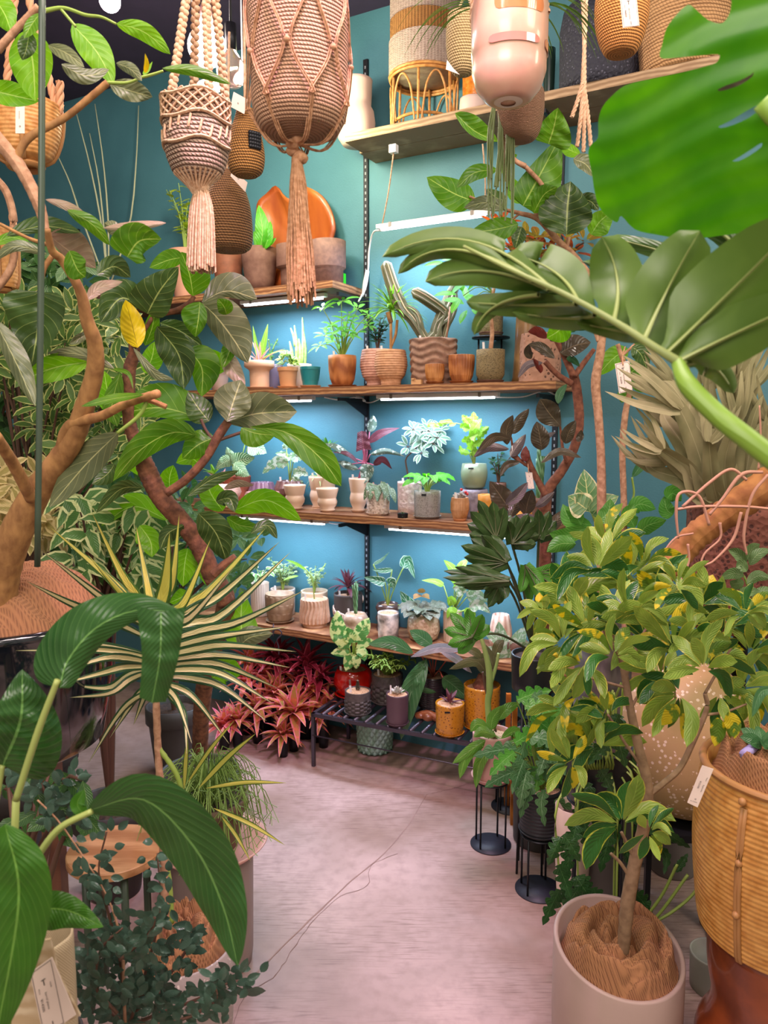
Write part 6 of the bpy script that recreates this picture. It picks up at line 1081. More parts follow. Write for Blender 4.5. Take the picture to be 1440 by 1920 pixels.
# small dark leaved shrub in front
sc_ = V((xat(255, 1.2, .2), 1.2, 0)); ro = thing('potted_small_leaf_shrub', 'shrub with tiny blackish green leaves on thin stems at the bottom left', 'shrub', sc_); potgeo(ro, sc_, .09, .2, CYL, MATS['dark_pot'], soil='darksoil')
lb = MB(); r_ = random.Random(9)
stems = [[(235, 1930), (232, 1850), (228, 1770), (205, 1690), (165, 1620), (110, 1540), (70, 1500)], [(235, 1900), (225, 1800), (200, 1700), (185, 1630), (200, 1560)], [(240, 1930), (265, 1850), (290, 1760), (300, 1680), (295, 1600)], [(235, 1920), (190, 1880), (165, 1830), (158, 1800)], [(240, 1925), (300, 1900), (380, 1870), (430, 1842), (470, 1838)], [(235, 1925), (330, 1915), (400, 1880), (405, 1850)], [(220, 1900), (180, 1850), (190, 1780), (230, 1740)], [(250, 1900), (300, 1850), (350, 1780), (345, 1760)], [(100, 1560), (90, 1500), (60, 1450), (20, 1440)], [(110, 1560), (140, 1500), (120, 1460)], [(225, 1800), (280, 1750), (290, 1720)], [(235, 1900), (250, 1870), (300, 1860)]]
for s_ in stems:
    Yq = 1.15 + r_.uniform(-.07, .1); trunk(ro, [(a, b, 3.4 if i < 3 else 1.8) for i, (a, b) in enumerate(s_)], Yq, BARK4 if s_[0][0] == 235 and len(s_) > 5 else STEMD, 'stem', n=20, seg=6)
    Q = cr([(a, b, 0) for a, b in s_], 26)
    for q in Q[3:]:
        for _ in range(2 if q.y < 1760 else 3):
            x, y = q.x + r_.uniform(-26, 26), q.y + r_.uniform(-24, 24); a = r_.uniform(0, 6.28); l_ = r_.uniform(18, 34)
            mleaf(lb, [(x, y), (x + math.cos(a) * l_ * .5, y + math.sin(a) * l_ * .5), (x + math.cos(a) * l_, y + math.sin(a) * l_)], Yq + r_.uniform(-.06, .06), 7.5, 7.5, 'ell', nv=5, nu=1)
lb.build('foliage', L('leaf_tiny_dark', '#4c6858', '#3c5848', trans=.12, rough=.2), ro)
shrub('potted_small_shrub', 'soft green leafy plant between the broad leaf stalks at the left', 90, 1.36, [(-20, 1430, 170, 1560, 46)], vd, .045, .024, 11, whn=0, shape='ell', pr=.08)
# cream cloth pot with tag
fc = V((xat(88, 1.02, .5), 1.02, 0)); zr2 = zat(1755, 1.02); ro = thing('cloth_pot', 'cream fabric pot cover with a large printed price tag, bottom left corner', 'pot', fc)
potgeo(ro, fc, 64 * mpp(V((0, 1.02, zr2))), zr2, [(.96, 0), (.95, .3), (1, .9), (.99, 1)], mat('cream_cloth', '#cbb898', .95, 'weave', '#b5a080', 90, .3, thr=160), soil='darksoil', rf=lambda th, zz: 1 + .02 * math.sin(th * 7 + 2))
mb = MB(); q = [at(a, b, .93) for a, b in ((30, 1770), (94, 1762), (110, 1830), (150, 1905), (60, 1945), (20, 1945))]; mb.add(q + [p + V((0, .004, 0)) for p in q], [(0, 1, 2, 3, 4, 5), (6, 11, 10, 9, 8, 7), (0, 6, 7, 1), (1, 7, 8, 2), (2, 8, 9, 3)]); mb.build('pale_label_board', mat('pale_ply', '#d8c4a4', .6, 'wood', '#bca27e', 16), ro, smooth=False)
hangtag(ro, [(56, 1824), (97, 1795), (142, 1903), (82, 1946)], .9, '¥14300')
# round wooden stool + planter + rhipsalis
sc2 = V((xat(215, 1.85, .45), 1.85, 0)); zs = zat(1590, 1.85); ro = thing('wooden_stool', 'round pale wooden slatted stool with dark legs at the lower left', 'stool', sc2); r_s = 92 * 1.85 / FPX
mb = MB(); mb.lathe(V((sc2.x, sc2.y, zs - .02)), [(0, 0), (r_s, 0), (r_s, .018), (r_s * .98, .02), (0, .02)], 48); mb.build('seat', mat('pine', '#cf9c6c', .5, 'wood', '#a06c40', 9, stretch=(.4, 2, 1)), ro, smooth=False)
for a in (-1.0, .8, 2.4, 4.0): mb = MB(); mb.tube([sc2 + V((math.cos(a) * r_s * .7, math.sin(a) * r_s * .7, 0)), V((sc2.x + math.cos(a) * r_s * .7, sc2.y + math.sin(a) * r_s * .7, zs - .02))], .01, 8); mb.build('leg', mat('pole_green', ''), ro)
tc_ = V((xat(396, 1.98, .4), 1.98, 0)); zp = zat(1588, 1.98); ro = thing('tall_planter', 'tall smooth taupe planter on the floor left of the aisle', 'planter', tc_); potgeo(ro, tc_, 76 * mpp(V((0, 1.98, zp))), zp, [(.92, 0), (.96, .1), (1, .8), (1, 1)], mat('taupe_smooth', '#a08c86', .55), soil=None, seg=56, thick=.05)
ro = thing('pink_tray', 'round shallow pink tray on top of the taupe planter', 'tray', V((tc_.x, tc_.y, zp))); mb = MB(); rt = 104 * mpp(V((0, 1.98, zp))); mb.lathe(V((tc_.x, tc_.y, zp + .001)), [(0, 0), (rt * .85, 0), (rt, .022), (rt * .97, .024), (rt * .85, .008), (0, .006)], 48); mb.build('tray_body', mat('pink_plastic', '#e0a89c', .4), ro)
cr_ = V((tc_.x + .0, tc_.y, zp + .01)); ro = thing('potted_rhipsalis', 'wide brown pot with feathery hair thin green rhipsalis spilling over', 'potted plant', cr_); potgeo(ro, cr_, 70 * mpp(cr_), .14, TAP, mat('brown_pot', '#6c5440', .7), soil='darksoil')
mb = MB(); r_ = random.Random(2); t0 = cr_ + V((0, 0, .13))
for i in range(190):
    a = r_.uniform(0, 6.28); s = r_.uniform(.03, .14); up = r_.uniform(.03, .14); p1 = t0 + V((math.cos(a) * s * .5, math.sin(a) * s * .5, up)); p2 = t0 + V((math.cos(a) * s * 1.1, math.sin(a) * s * 1.1, up * .6)); p3 = t0 + V((math.cos(a) * s * 1.35, math.sin(a) * s * 1.35, up * .3 - r_.uniform(.02, .12)))
    mb.tube([t0 + V((math.cos(a) * .03, math.sin(a) * .03, 0)), p1, p2, p3], .0013, 3, 9, cap=False)
    for q in (p2, p3): 
        for _ in range(2): mb.tube([q, q + V((r_.uniform(-.03, .03), r_.uniform(-.03, .03), -r_.uniform(.01, .035)))], .001, 3, cap=False)
mb.build('foliage', mat('rhip_dark', '#7c9a48', .5), ro)
def tripod(ro, c, r, z):
    mb = MB(); mb.lathe(V((c.x, c.y, z - .008)), [(0, 0), (r, 0), (r, .006), (0, .006)], 28); mb.build('stand_plate', BLK, ro)
    for a in (.5, 2.1, 3.7, 5.3): mb = MB(); mb.tube([c + V((math.cos(a) * r * 1.1, math.sin(a) * r * 1.1, 0)), V((c.x + math.cos(a) * r * .9, c.y + math.sin(a) * r * .9, z - .008))], .004, 6); mb.build('stand_leg', BLK, ro)
# ================================================================ right: fig, rubber tree, monstera, arboricola
YC = 2.25
fb = V((xat(1125, YC, .3), YC, 0)); C_ = thing('potted_fiddle_leaf_fig', 'tall fiddle leaf fig with bare pale trunk whose big leaves reach the highest shelf', 'tree', fb); potgeo(C_, fb, .1, .32, CYL, mat('grey_box', '#7c7470', .8), soil='darksoil')
trunk(C_, [(1128, 1200, 9), (1128, 960, 9), (1127, 860, 8), (1122, 780, 8), (1117, 715, 9), (1127, 650, 8), (1128, 560, 7), (1085, 490, 6), (1050, 455, 6), (1010, 412, 5), (975, 400, 4), (950, 394, 3)], YC, BARK4, knob=.04, n=90)
for pts in ([(1062, 468, 4), (1066, 445, 4)], [(1010, 412, 3), (1000, 385, 3)], [(985, 312, 5), (965, 300, 4), (940, 270, 3)], [(1000, 410, 3), (1015, 380, 4), (1018, 350, 4), (985, 312, 4)], [(975, 400, 2), (940, 428, 2)], [(1122, 640, 4), (1110, 600, 4)], [(905, 380, 3), (880, 368, 2)], [(950, 394, 3), (905, 380, 2)]): trunk(C_, pts, YC, BARK4, 'branch')
LC = [([(853, 212), (890, 246), (934, 266)], 26, 10, 'ell', 'g'), ([(1028, 270), (1038, 240), (1046, 202)], 33, 40, 'ovate', 'g'), ([(980, 386), (1008, 335), (1050, 258)], 30, 58, 'ovate', 'g'), ([(1062, 440), (1064, 390), (1070, 340)], 54, 48, 'ell', 'd'), ([(890, 378), (850, 362), (800, 332)], 32, 28, 'cut2', 'g'), ([(932, 318), (890, 324), (856, 352)], 15, 15, 'ell', 'g'), ([(952, 392), (910, 380), (870, 390)], 15, 14, 'ell', 'b'), ([(972, 420), (930, 430), (882, 436)], 22, 22, 'ell', 'g'), ([(978, 425), (972, 445), (966, 466)], 14, 14, 'ell', 'd'), ([(962, 278), (985, 255), (1014, 234)], 7, 7, 'ell', 'b'), ([(1088, 290), (1066, 280), (1050, 268)], 13, 12, 'ell', 'G'), ([(1075, 298), (1098, 308), (1116, 332)], 18, 14, 'ell', 'b'), ([(950, 378), (930, 370), (912, 354)], 16, 14, 'ell', 'd'), ([(974, 382), (966, 358), (958, 332)], 16, 16, 'ell', 'G'), ([(1108, 440), (1125, 415), (1150, 395)], 20, 26, 'ell', 'G'), ([(1064, 604), (1045, 622), (1025, 634)], 24, 20, 'ell', 'G'), ([(1178, 654), (1150, 672), (1120, 704)], 18, 20, 'ell', 'G'), ([(1185, 650), (1202, 665), (1214, 695)], 16, 16, 'ell', 'd'), ([(1000, 400), (1020, 365), (1045, 350)], 18, 20, 'ell', 'g'), ([(1085, 372), (1108, 378), (1122, 395)], 16, 14, 'ell', 'd'), ([(930, 330), (950, 300), (970, 290)], 10, 12, 'ell', 'G'), ([(1100, 620), (1120, 600), (1150, 615)], 14, 14, 'ell', 'g')]
LC = [(a, b, c_, 'ell' if s == 'cut2' else s, k_) for a, b, c_, s, k_ in LC]
leaves(C_, LC, YC - .05, .08)
tb = V((xat(1172, 2.3, .3), 2.3, 0)); D_ = thing('potted_slim_ficus', 'slim bare stemmed ficus with a hanging paper price tag in front of the teal wall', 'tree', tb); potgeo(D_, tb, .07, .3, TAP, MATS['dark_pot'], soil='darksoil')
trunk(D_, [(1172, 1250, 6), (1170, 960, 6), (1167, 850, 6), (1172, 780, 6), (1180, 730, 5), (1172, 690, 5), (1158, 645, 4)], 2.3, BARK4, knob=.04)
trunk(D_, [(1165, 668, 3), (1180, 655, 2.5), (1190, 645, 2)], 2.3, BARK4, 'branch')
lb = MB()
for m_ in ([(1180, 700), (1195, 690), (1215, 685)], [(1185, 735), (1170, 745), (1165, 755)], [(1190, 660), (1205, 650), (1225, 648)], [(1185, 700), (1200, 720), (1230, 730)]): mleaf(lb, m_, 2.3, 15, 15, 'ell')
lb.build('foliage', LGG, D_)
t_ = hangtag(D_, [(1153, 682), (1180, 676), (1186, 732), (1161, 738)], 2.1, '¥16500'); mb = MB(); mb.tube([at(1168, 684, 2.09), at(1167, 668, 2.12), at(1172, 650, 2.2)], .002, 5, 8); mb.build('string', JUTE, t_)
# rubber tree
YE = 2.55; eb = V((xat(1022, YE, .4), YE + .05, 0)); E_ = thing('potted_rubber_tree', 'dark leaved rubber tree with a forked reddish trunk right of the shelves', 'tree', eb); potgeo(E_, eb, .1, .36, CYL, mat('dark_pot', ''), soil='darksoil')
trunk(E_, [(1022, 1200, 12), (1022, 1000, 12), (1022, 945, 12), (1030, 915, 10), (1055, 880, 9), (1078, 835, 9), (1086, 790, 9), (1082, 735, 9), (1075, 700, 9)], YE, BARK3, knob=.06)
for pts in ([(1075, 705, 7), (1055, 660, 6), (1040, 630, 5), (1034, 605, 5)], [(1073, 720, 6), (1045, 702, 5), (1022, 678, 5)], [(1077, 705, 6), (1095, 680, 5), (1114, 655, 4)], [(1023, 928, 7), (1008, 900, 6), (992, 868, 6), (988, 845, 4)], [(1000, 880, 3), (960, 855, 3)], [(1062, 868, 3), (1055, 840, 3), (1050, 798, 2)], [(985, 872, 3), (965, 850, 2.5), (958, 820, 2)]): trunk(E_, pts, YE - .03, BARK3, 'branch')
LE = [([(1052, 800), (1030, 775), (1012, 748)], 24, 22, 'obov', 'r'), ([(960, 814), (972, 788), (992, 766)], 7, 14, 'ell', 'r'), ([(951, 834), (950, 805), (962, 778)], 12, 11, 'ell', 'r'), ([(958, 822), (925, 820), (894, 848)], 10, 8, 'ell', 'r'), ([(955, 842), (915, 838), (888, 857)], 10, 8, 'ell', 's'), ([(1016, 844), (1012, 818), (1006, 790)], 18, 18, 'ell', 'r'), ([(1004, 830), (1022, 820), (1042, 810)], 6, 6, 'ell', 's'), ([(957, 856), (968, 838), (986, 814)], 8, 12, 'ell', 's'), ([(985, 866), (984, 852), (986, 836)], 8, 9, 'ell', 'm'), ([(1014, 868), (1050, 846), (1090, 858)], 7, 8, 'ell', 'r'), ([(1060, 832), (1066, 812), (1080, 788)], 13, 12, 'ell', 'r'), ([(1082, 828), (1088, 818), (1090, 806)], 7, 7, 'ell', 'r'), ([(976, 866), (950, 872), (937, 894)], 7, 7, 'ell', 'r'), ([(956, 956), (935, 925), (918, 902)], 22, 22, 'ovate', 'r'), ([(948, 946), (970, 930), (990, 904)], 12, 10, 'ell', 's'), ([(954, 976), (965, 950), (980, 922)], 12, 13, 'obov', 'r'), ([(985, 966), (990, 940), (998, 918)], 16, 16, 'ell', 'r'), ([(1004, 950), (1020, 940), (1040, 922)], 8, 8, 'ell', 's'), ([(1040, 672), (1015, 652), (991, 645)], 10, 10, 'ell', 'r'), ([(996, 673), (990, 660), (992, 645)], 8, 8, 'ell', 'r'), ([(1018, 680), (990, 684), (971, 708)], 7, 7, 'ell', 's'), ([(1050, 662), (1078, 648), (1108, 642)], 22, 18, 'ell', 'r'), ([(1062, 672), (1074, 675), (1087, 687)], 7, 6, 'ell', 'd'), ([(1026, 634), (1008, 622), (990, 622)], 9, 10, 'ell', 'm'), ([(1046, 757), (1050, 738), (1063, 720)], 8, 8, 'ell', 'd'), ([(1000, 672), (1012, 690), (1014, 700)], 6, 6, 'ell', 'm'), ([(1018, 985), (990, 975), (955, 972)], 12, 12, 'ell', 's'), ([(1020, 1000), (1040, 980), (1060, 955)], 12, 12, 'ell', 'r'), ([(1010, 1010), (980, 1000), (960, 1010)], 14, 12, 'ell', 'r'), ([(1000, 990), (985, 1010), (990, 1035)], 14, 14, 'ell', 'd'), ([(940, 978), (955, 1000), (965, 1020)], 12, 12, 'ell', 'd'), ([(1032, 640), (1045, 620), (1062, 600)], 12, 14, 'ell', 'r'), ([(1060, 620), (1080, 610), (1100, 618)], 12, 12, 'ell', 'd')]
leaves(E_, LE, YE - .08, .06, {'r': Lf['brown'], 's': Lf['brownp'], 'm': Lf['redl'], 'd': Lf['dark']})
t_ = hangtag(E_, [(985, 885), (998, 886), (1002, 916), (990, 917)], 2.42, '¥'); mb = MB(); mb.tube([at(991, 886, 2.41), at(990, 870, 2.43)], .0015, 5); mb.build('string', JUTE, t_)
mb = MB(); c = onshelf(1010, SH['mid'], .1)
ro = thing('potted_snake_plant', 'tall green snake plant spear behind the rubber tree branches', 'potted plant', V((c.x, c.y, SH['mid']))); potgeo(ro, V((c.x, c.y, SH['mid'])), .045, .1, TAP, TERRA); pencils(ro, V((c.x, c.y, SH['mid'] + .09)), 7, .22, .012, Lf['sans'], .08, droop=0, wig=.02)
# ---------------------------------------------------------------- giant monstera, close to the camera
Mb = V((1.25, .7, .0)); M_ = thing('monstera_plant', 'giant monstera reaching in from the right edge close to the camera', 'plant', Mb); potgeo(M_, Mb, .2, .4, CYL, mat('dark_pot', ''), soil='darksoil')
mm1 = L('leaf_monstera', '#5f7a34', '#4f6a2a', vein='#8a9a58', vk=1, vw=.0, trans=.22, rough=.4); mm2 = L('leaf_monstera_lit', '#4c8a14', '#3a7a10', trans=.5, rough=.45); mm3 = L('leaf_monstera_dark', '#4a6c30', '#3e5c28', trans=.2, rough=.35)  # brighter monstera copy has the backlight put into its colour
def lobe(mb, rb, base0, base1, ctrl, tip, w, Yb, Yt, n=16, m_=6, blunt=.5, bow=.03):
    b0, b1 = V((*base0, 0)), V((*base1, 0)); bm_ = (b0 + b1) / 2; c_ = V((*ctrl, 0)); t_ = V((*tip, 0)); rows = []; uvs = []; cen = []
    for i in range(n + 1):
        s = i / n; C = (1 - s) ** 2 * bm_ + 2 * s * (1 - s) * c_ + s * s * t_; d = (2 * (1 - s) * (c_ - bm_) + 2 * s * (t_ - c_)).normalized(); pr = V((-d.y, d.x, 0))
        if (b1 - b0).dot(pr) < 0: sg = -1
        else: sg = 1
        W_ = w * (.78 + .3 * math.sin(math.pi * min(1, s * 1.15))) * (1 if s < .72 else max(0.0, 1 - ((s - .72) / .28) ** (2.2 + blunt * 2)) ** .6)
        f = min(1, s / .3); f = f * f * (3 - 2 * f); row = []; ur = []
        for j in range(m_ + 1):
            t = j / m_; pe = C + pr * sg * (t - .5) * W_; pb = b0.lerp(b1, t) + (C - bm_); p = pb.lerp(pe, f); yy = Yb + (Yt - Yb) * s + bow * math.sin(math.pi * s) - .012 * math.cos((t - .5) * math.pi) * (1 - .3 * s) + .02 * (t - .5) * math.sin(s * 5 + base0[0])
            row.append(at(p.x, p.y, yy)); ur.append((t, s))
        rows.append(row); uvs.append(ur); cen.append(at(C.x, C.y, yy * 0 + Yb + (Yt - Yb) * s + bow * math.sin(math.pi * s) - .014))
    mb.grid(rows, uvs); rb.tube(cen[:n - 1], [.0028, .0008], 5, cap=False)
mb = MB(); rb = MB()
LO = [((1281, 683), (1262, 675), (1370, 628), (1520, 560), 100, .80, .68), ((1262, 675), (1235, 655), (1360, 560), (1500, 415), 150, .81, .70), ((1235, 655), (1180, 620), (1240, 560), (1312, 432), 122, .82, .82), ((1180, 620), (1120, 585), (1175, 520), (1128, 444), 98, .84, .90), ((1120, 585), (1050, 552), (1060, 500), (958, 476), 88, .86, .96), ((1060, 558), (1010, 530), (880, 390), (716, 482), 46, .88, 1.05), ((1020, 540), (980, 515), (830, 415), (746, 514), 34, .89, 1.05),
 ((1000, 528), (1060, 560), (900, 480), (797, 528), 56, .88, 1.02), ((1050, 552), (1110, 588), (960, 575), (874, 566), 44, .86, 1.0), ((1080, 570), (1150, 610), (1080, 605), (960, 585), 44, .85, .95), ((1150, 605), (1230, 650), (1190, 625), (1080, 605), 36, .83, .88), ((1000, 545), (1020, 560), (905, 560), (889, 628), 30, .9, 1.0), ((1270, 680), (1295, 690), (1340, 660), (1376, 738), 46, .80, .84)]
for l_ in LO: lobe(mb, rb, *l_)
lf = mb.build('leaf', mm1, M_, label='nearest split leaf spanning the upper right')
trunkpts = [(1288, 690, 4), (1230, 655, 4), (1162, 611, 4), (1060, 556, 3), (957, 508, 2.5), (860, 460, 1.5)]
for i, (a, b, r_) in enumerate(trunkpts): pass
rb.tube([at(1284, 686, .785), at(1230, 653, .795), at(1162, 609, .815), at(1060, 552, .845), at(957, 505, .875), at(870, 462, .93)], [.0055, .002], 6, 20); rb.build('midrib', mat('rib_green', '#93a05c', .5), lf)
trunk(M_, [(1270, 678, 12), (1290, 722, 18), (1345, 778, 19), (1400, 822, 20), (1500, 900, 22)], (.79, .70), mat('monstera_stalk', '#84a83c', .45), 'stalk', seg=16)
mb = MB(); mb.tube([at(1500, 900, .7), V((1.0, .72, .8)), V((Mb.x, Mb.y, .3))], .012, 10, 14); mb.build('stalk', MATS['monstera_stalk'], M_)
# big backlit leaf traced, tessellated and corrugated
out = [(1372, -14), (1370, 18), (1362, 36), (1350, 44), (1327, 37), (1305, 18), (1290, 9), (1268, 28), (1250, 53), (1242, 82), (1238, 108), (1270, 108), (1310, 104), (1345, 102), (1349, 108), (1342, 118), (1320, 125), (1270, 138), (1220, 148), (1173, 160), (1147, 180), (1130, 200), (1122, 225), (1121, 258), (1108, 272), (1103, 288), (1110, 327), (1114, 355), (1122, 385), (1138, 405), (1157, 417), (1165, 405), (1190, 430), (1230, 440), (1290, 448), (1350, 442), (1420, 430), (1490, 400), (1490, -14)]
holes = [[(1345, 168), (1362, 160), (1385, 152), (1408, 140), (1413, 135), (1410, 144), (1390, 158), (1370, 166), (1350, 171)], [(1347, 237), (1370, 226), (1400, 208), (1424, 196), (1427, 202), (1405, 220), (1375, 234), (1352, 240)], [(1373, 302), (1390, 292), (1412, 278), (1428, 268), (1427, 276), (1408, 290), (1385, 302)]]
def inside(p, poly):
    c_ = False; j = len(poly) - 1
    for i in range(len(poly)):
        if (poly[i][1] > p[1]) != (poly[j][1] > p[1]) and p[0] < (poly[j][0] - poly[i][0]) * (p[1] - poly[i][1]) / (poly[j][1] - poly[i][1]) + poly[i][0]: c_ = not c_
        j = i
    return c_
def dens(poly, k=3): 
    Q = cr([(a, b, 0) for a, b in poly + poly[:1]], len(poly) * k + 1)[:-1]; return [(q.x, q.y) for q in Q]
out = dens(out); holes = [dens(h_, 2) for h_ in holes]; pts = [V(p) for p in out]; edges = [(i, (i + 1) % len(out)) for i in range(len(out))]
for h_ in holes: b = len(pts); pts += [V(p) for p in h_]; edges += [(b + i, b + (i + 1) % len(h_)) for i in range(len(h_))]
for x in range(1105, 1490, 9):
    for y in range(-12, 448, 9):
        if inside((x, y), out) and not any(inside((x, y), h_) for h_ in holes) and min((x - a) ** 2 + (y - b) ** 2 for a, b in out) > 20: pts.append(V((x + .3 * (y % 3), y)))
cv, ce, cf, *_ = geometry.delaunay_2d_cdt(pts, edges, [], 0, 1e-5)
fc_ = []
for f_ in cf:
    cx = sum(cv[i].x for i in f_) / 3; cy = sum(cv[i].y for i in f_) / 3
    if inside((cx, cy), out) and not any(inside((cx, cy), h_) for h_ in holes): fc_.append(tuple(f_))
mb = MB(); vs_ = []
for p in cv:
    w_ = (p.x * .42 + p.y) ; dd = 1.02 - (p.x - 1100) * .0006 + .006 * math.sin(w_ / 84 * 6.2832 + .6 * math.sin(p.x * .02)) + .05 * ((p.y - 200) / 250) ** 2; vs_.append(at(p.x, p.y, dd))
mb.add(vs_, fc_, [(.5, .5)] * len(vs_)); mb.build('leaf', mm2, M_, label='large bright green backlit leaf in the top right corner')
mb = MB(); mb.tube([at(1480, 200, .8), at(1540, 300, .8), V((1.1, .72, 1.2)), V((Mb.x, Mb.y, .3))], .01, 8, 20); mb.build('stalk', MATS['monstera_stalk'], M_)
mb = MB(); rb = MB()
for l_ in [((1420, 470), (1400, 520), (1290, 350), (1175, 418), 42, .98, 1.05), ((1440, 400), (1420, 470), (1400, 420), (1395, 350), 60, .96, 1.0), ((1400, 500), (1380, 560), (1260, 470), (1140, 445), 34, 1.0, 1.15), ((1400, 520), (1380, 570), (1250, 520), (1090, 490), 30, 1.0, 1.15), ((1490, 400), (1440, 470), (1480, 380), (1470, 330), 70, .95, .95)]: lobe(mb, rb, *l_)
lf = mb.build('leaf', mm3, M_, label='darker split leaf behind the nearest one'); rb.build('midrib', MATS['rib_green'], lf)
mb = MB(); mb.tube([at(1410, 500, .98), at(1480, 640, .9), V((1.1, .75, 1.0)), V((Mb.x, Mb.y, .3))], .008, 8, 20); mb.build('stalk', MATS['monstera_stalk'], M_)
# ---------------------------------------------------------------- staghorn fern & stump
Ys = 1.95; sb = V((xat(1395, Ys + .1, .9), Ys + .12, 0)); S_ = thing('staghorn_fern', 'huge grey green staghorn fern rising from a pitted brown planter at the right', 'fern', sb)
zt2 = zat(945, Ys + .12); zb2 = zat(1170, Ys + .12)
potgeo(S_, V((sb.x, sb.y, zb2)), 108 * (Ys + .12) / FPX, zt2 - zb2, [(.95, 0), (1, .1), (.99, .9), (1, .94), (1, 1)], mat('pitted_brown', '#7c4a3c', .9, 'speck', '#4c2c24', 70, 1.0, thr=.4), soil='darksoil', seg=72)
mb = MB(); mb.lathe(V((sb.x, sb.y, 0)), [(0, 0), (.05, 0), (.05, .01), (.02, .03), (.02, zb2 - .03), (.1, zb2 - .01), (.1, zb2), (0, zb2)], 32); mb.build('pedestal', BLK, S_)
stg = L('leaf_staghorn', '#948c64', '#7e7a54', trans=.15, rough=.7, vein='#a8a078', vk=1, vw=0)
mb = MB(); r_ = random.Random(4)
FR = [[(1330, 940), (1290, 880), (1235, 840), (1190, 800)], [(1310, 930), (1290, 850), (1250, 790), (1235, 745)], [(1330, 940), (1310, 850), (1270, 760), (1185, 715)], [(1345, 930), (1320, 820), (1265, 730), (1210, 692)], [(1350, 930), (1340, 800), (1330, 720), (1345, 650)], [(1370, 930), (1375, 820), (1370, 720), (1395, 640)], [(1390, 940), (1410, 820), (1400, 720), (1425, 660)], [(1335, 940), (1300, 900), (1250, 860), (1205, 832)], [(1400, 940), (1430, 860), (1445, 780), (1440, 720)], [(1350, 935), (1340, 850), (1295, 780), (1300, 700)], [(1365, 935), (1360, 860), (1385, 780), (1380, 700)], [(1340, 940), (1325, 870), (1280, 800), (1255, 700)], [(1380, 935), (1400, 880), (1410, 800), (1440, 760)], [(1345, 940), (1335, 890), (1330, 820), (1350, 760)], [(1325, 940), (1280, 900), (1225, 880), (1188, 815)]]
for i, F_ in enumerate(FR):
    yy = Ys + r_.uniform(-.14, .1); w_ = r_.uniform(15, 24); base = F_[0]; P2 = cr([(a, b, 0) for a, b in F_], 9)
    mleaf(mb, F_[:3] + [((F_[2][0] + F_[3][0]) / 2, (F_[2][1] + F_[3][1]) / 2)], (Ys, yy), w_, w_, 'strap', nv=16, nu=4, cup=.5, rip=1)
    e = P2[6]; e2 = P2[8]; d = (e2 - e); nn = V((-d.y, d.x, 0)).normalized()
    for s_ in (-1, 1, .3, -.5, .75): q = e + d * (1.2 + .4 * r_.random()) + nn * s_ * 38; st_ = P2[5] + nn * s_ * 5; mleaf(mb, [(st_.x, st_.y), ((st_.x * .45 + q.x * .55) + nn.x * s_ * 6, (st_.y * .45 + q.y * .55) + nn.y * s_ * 6), (q.x, q.y)], yy, w_ * .4, w_ * .4, 'strap', nv=9, nu=2)
mb.build('frond', stg, S_)
# philodendron trunk with aerial roots
ph = thing('philodendron_trunk', 'thick bare orange brown philodendron trunk with pink aerial roots in front of the brown planter', 'plant', at(1260, 1080, 1.72))
trunk(ph, [(1225, 1100, 20), (1262, 1055, 24), (1300, 1010, 26), (1345, 975, 26), (1400, 935, 30), (1480, 880, 32)], 1.72, mat('bark_orange', '#b07840', .8, 'noise', '#8a5428', 30, .6), knob=.1, seg=18)
for pts in ([(1330, 985, 3), (1310, 930, 3), (1275, 925, 3), (1268, 960, 3), (1272, 1010, 2)], [(1400, 900, 3), (1370, 880, 3), (1330, 905, 3), (1280, 950, 3)], [(1430, 885, 3), (1390, 890, 4), (1355, 935, 3), (1330, 965, 3)], [(1440, 890, 3), (1410, 930, 3), (1395, 1000, 3), (1400, 1040, 2)], [(1390, 960, 3), (1375, 1010, 3), (1340, 1050, 2), (1320, 1060, 2)], [(1350, 980, 3), (1350, 1010, 2), (1320, 1040, 2), (1310, 1080, 2)], [(1270, 955, 3), (1310, 950, 3), (1390, 950, 3), (1450, 955, 3)], [(1300, 1000, 2), (1265, 1010, 2), (1240, 1050, 2), (1230, 1120, 2)], [(1422, 880, 2), (1426, 820, 2), (1424, 760, 1.5)], [(1290, 1020, 2.5), (1290, 1060, 2), (1260, 1120, 2)]): trunk(ph, pts, 1.66, mat('aerial_root', '#c08c74', .7), 'aerial_root', seg=7)
mb = MB(); mb.tube([at(1480, 880, 1.72), at(1560, 930, 1.76), V((1.2, 1.8, .6)), V((1.2, 1.8, 0))], .036, 10, 16); mb.build('lower_trunk', MATS['bark_orange'], ph)
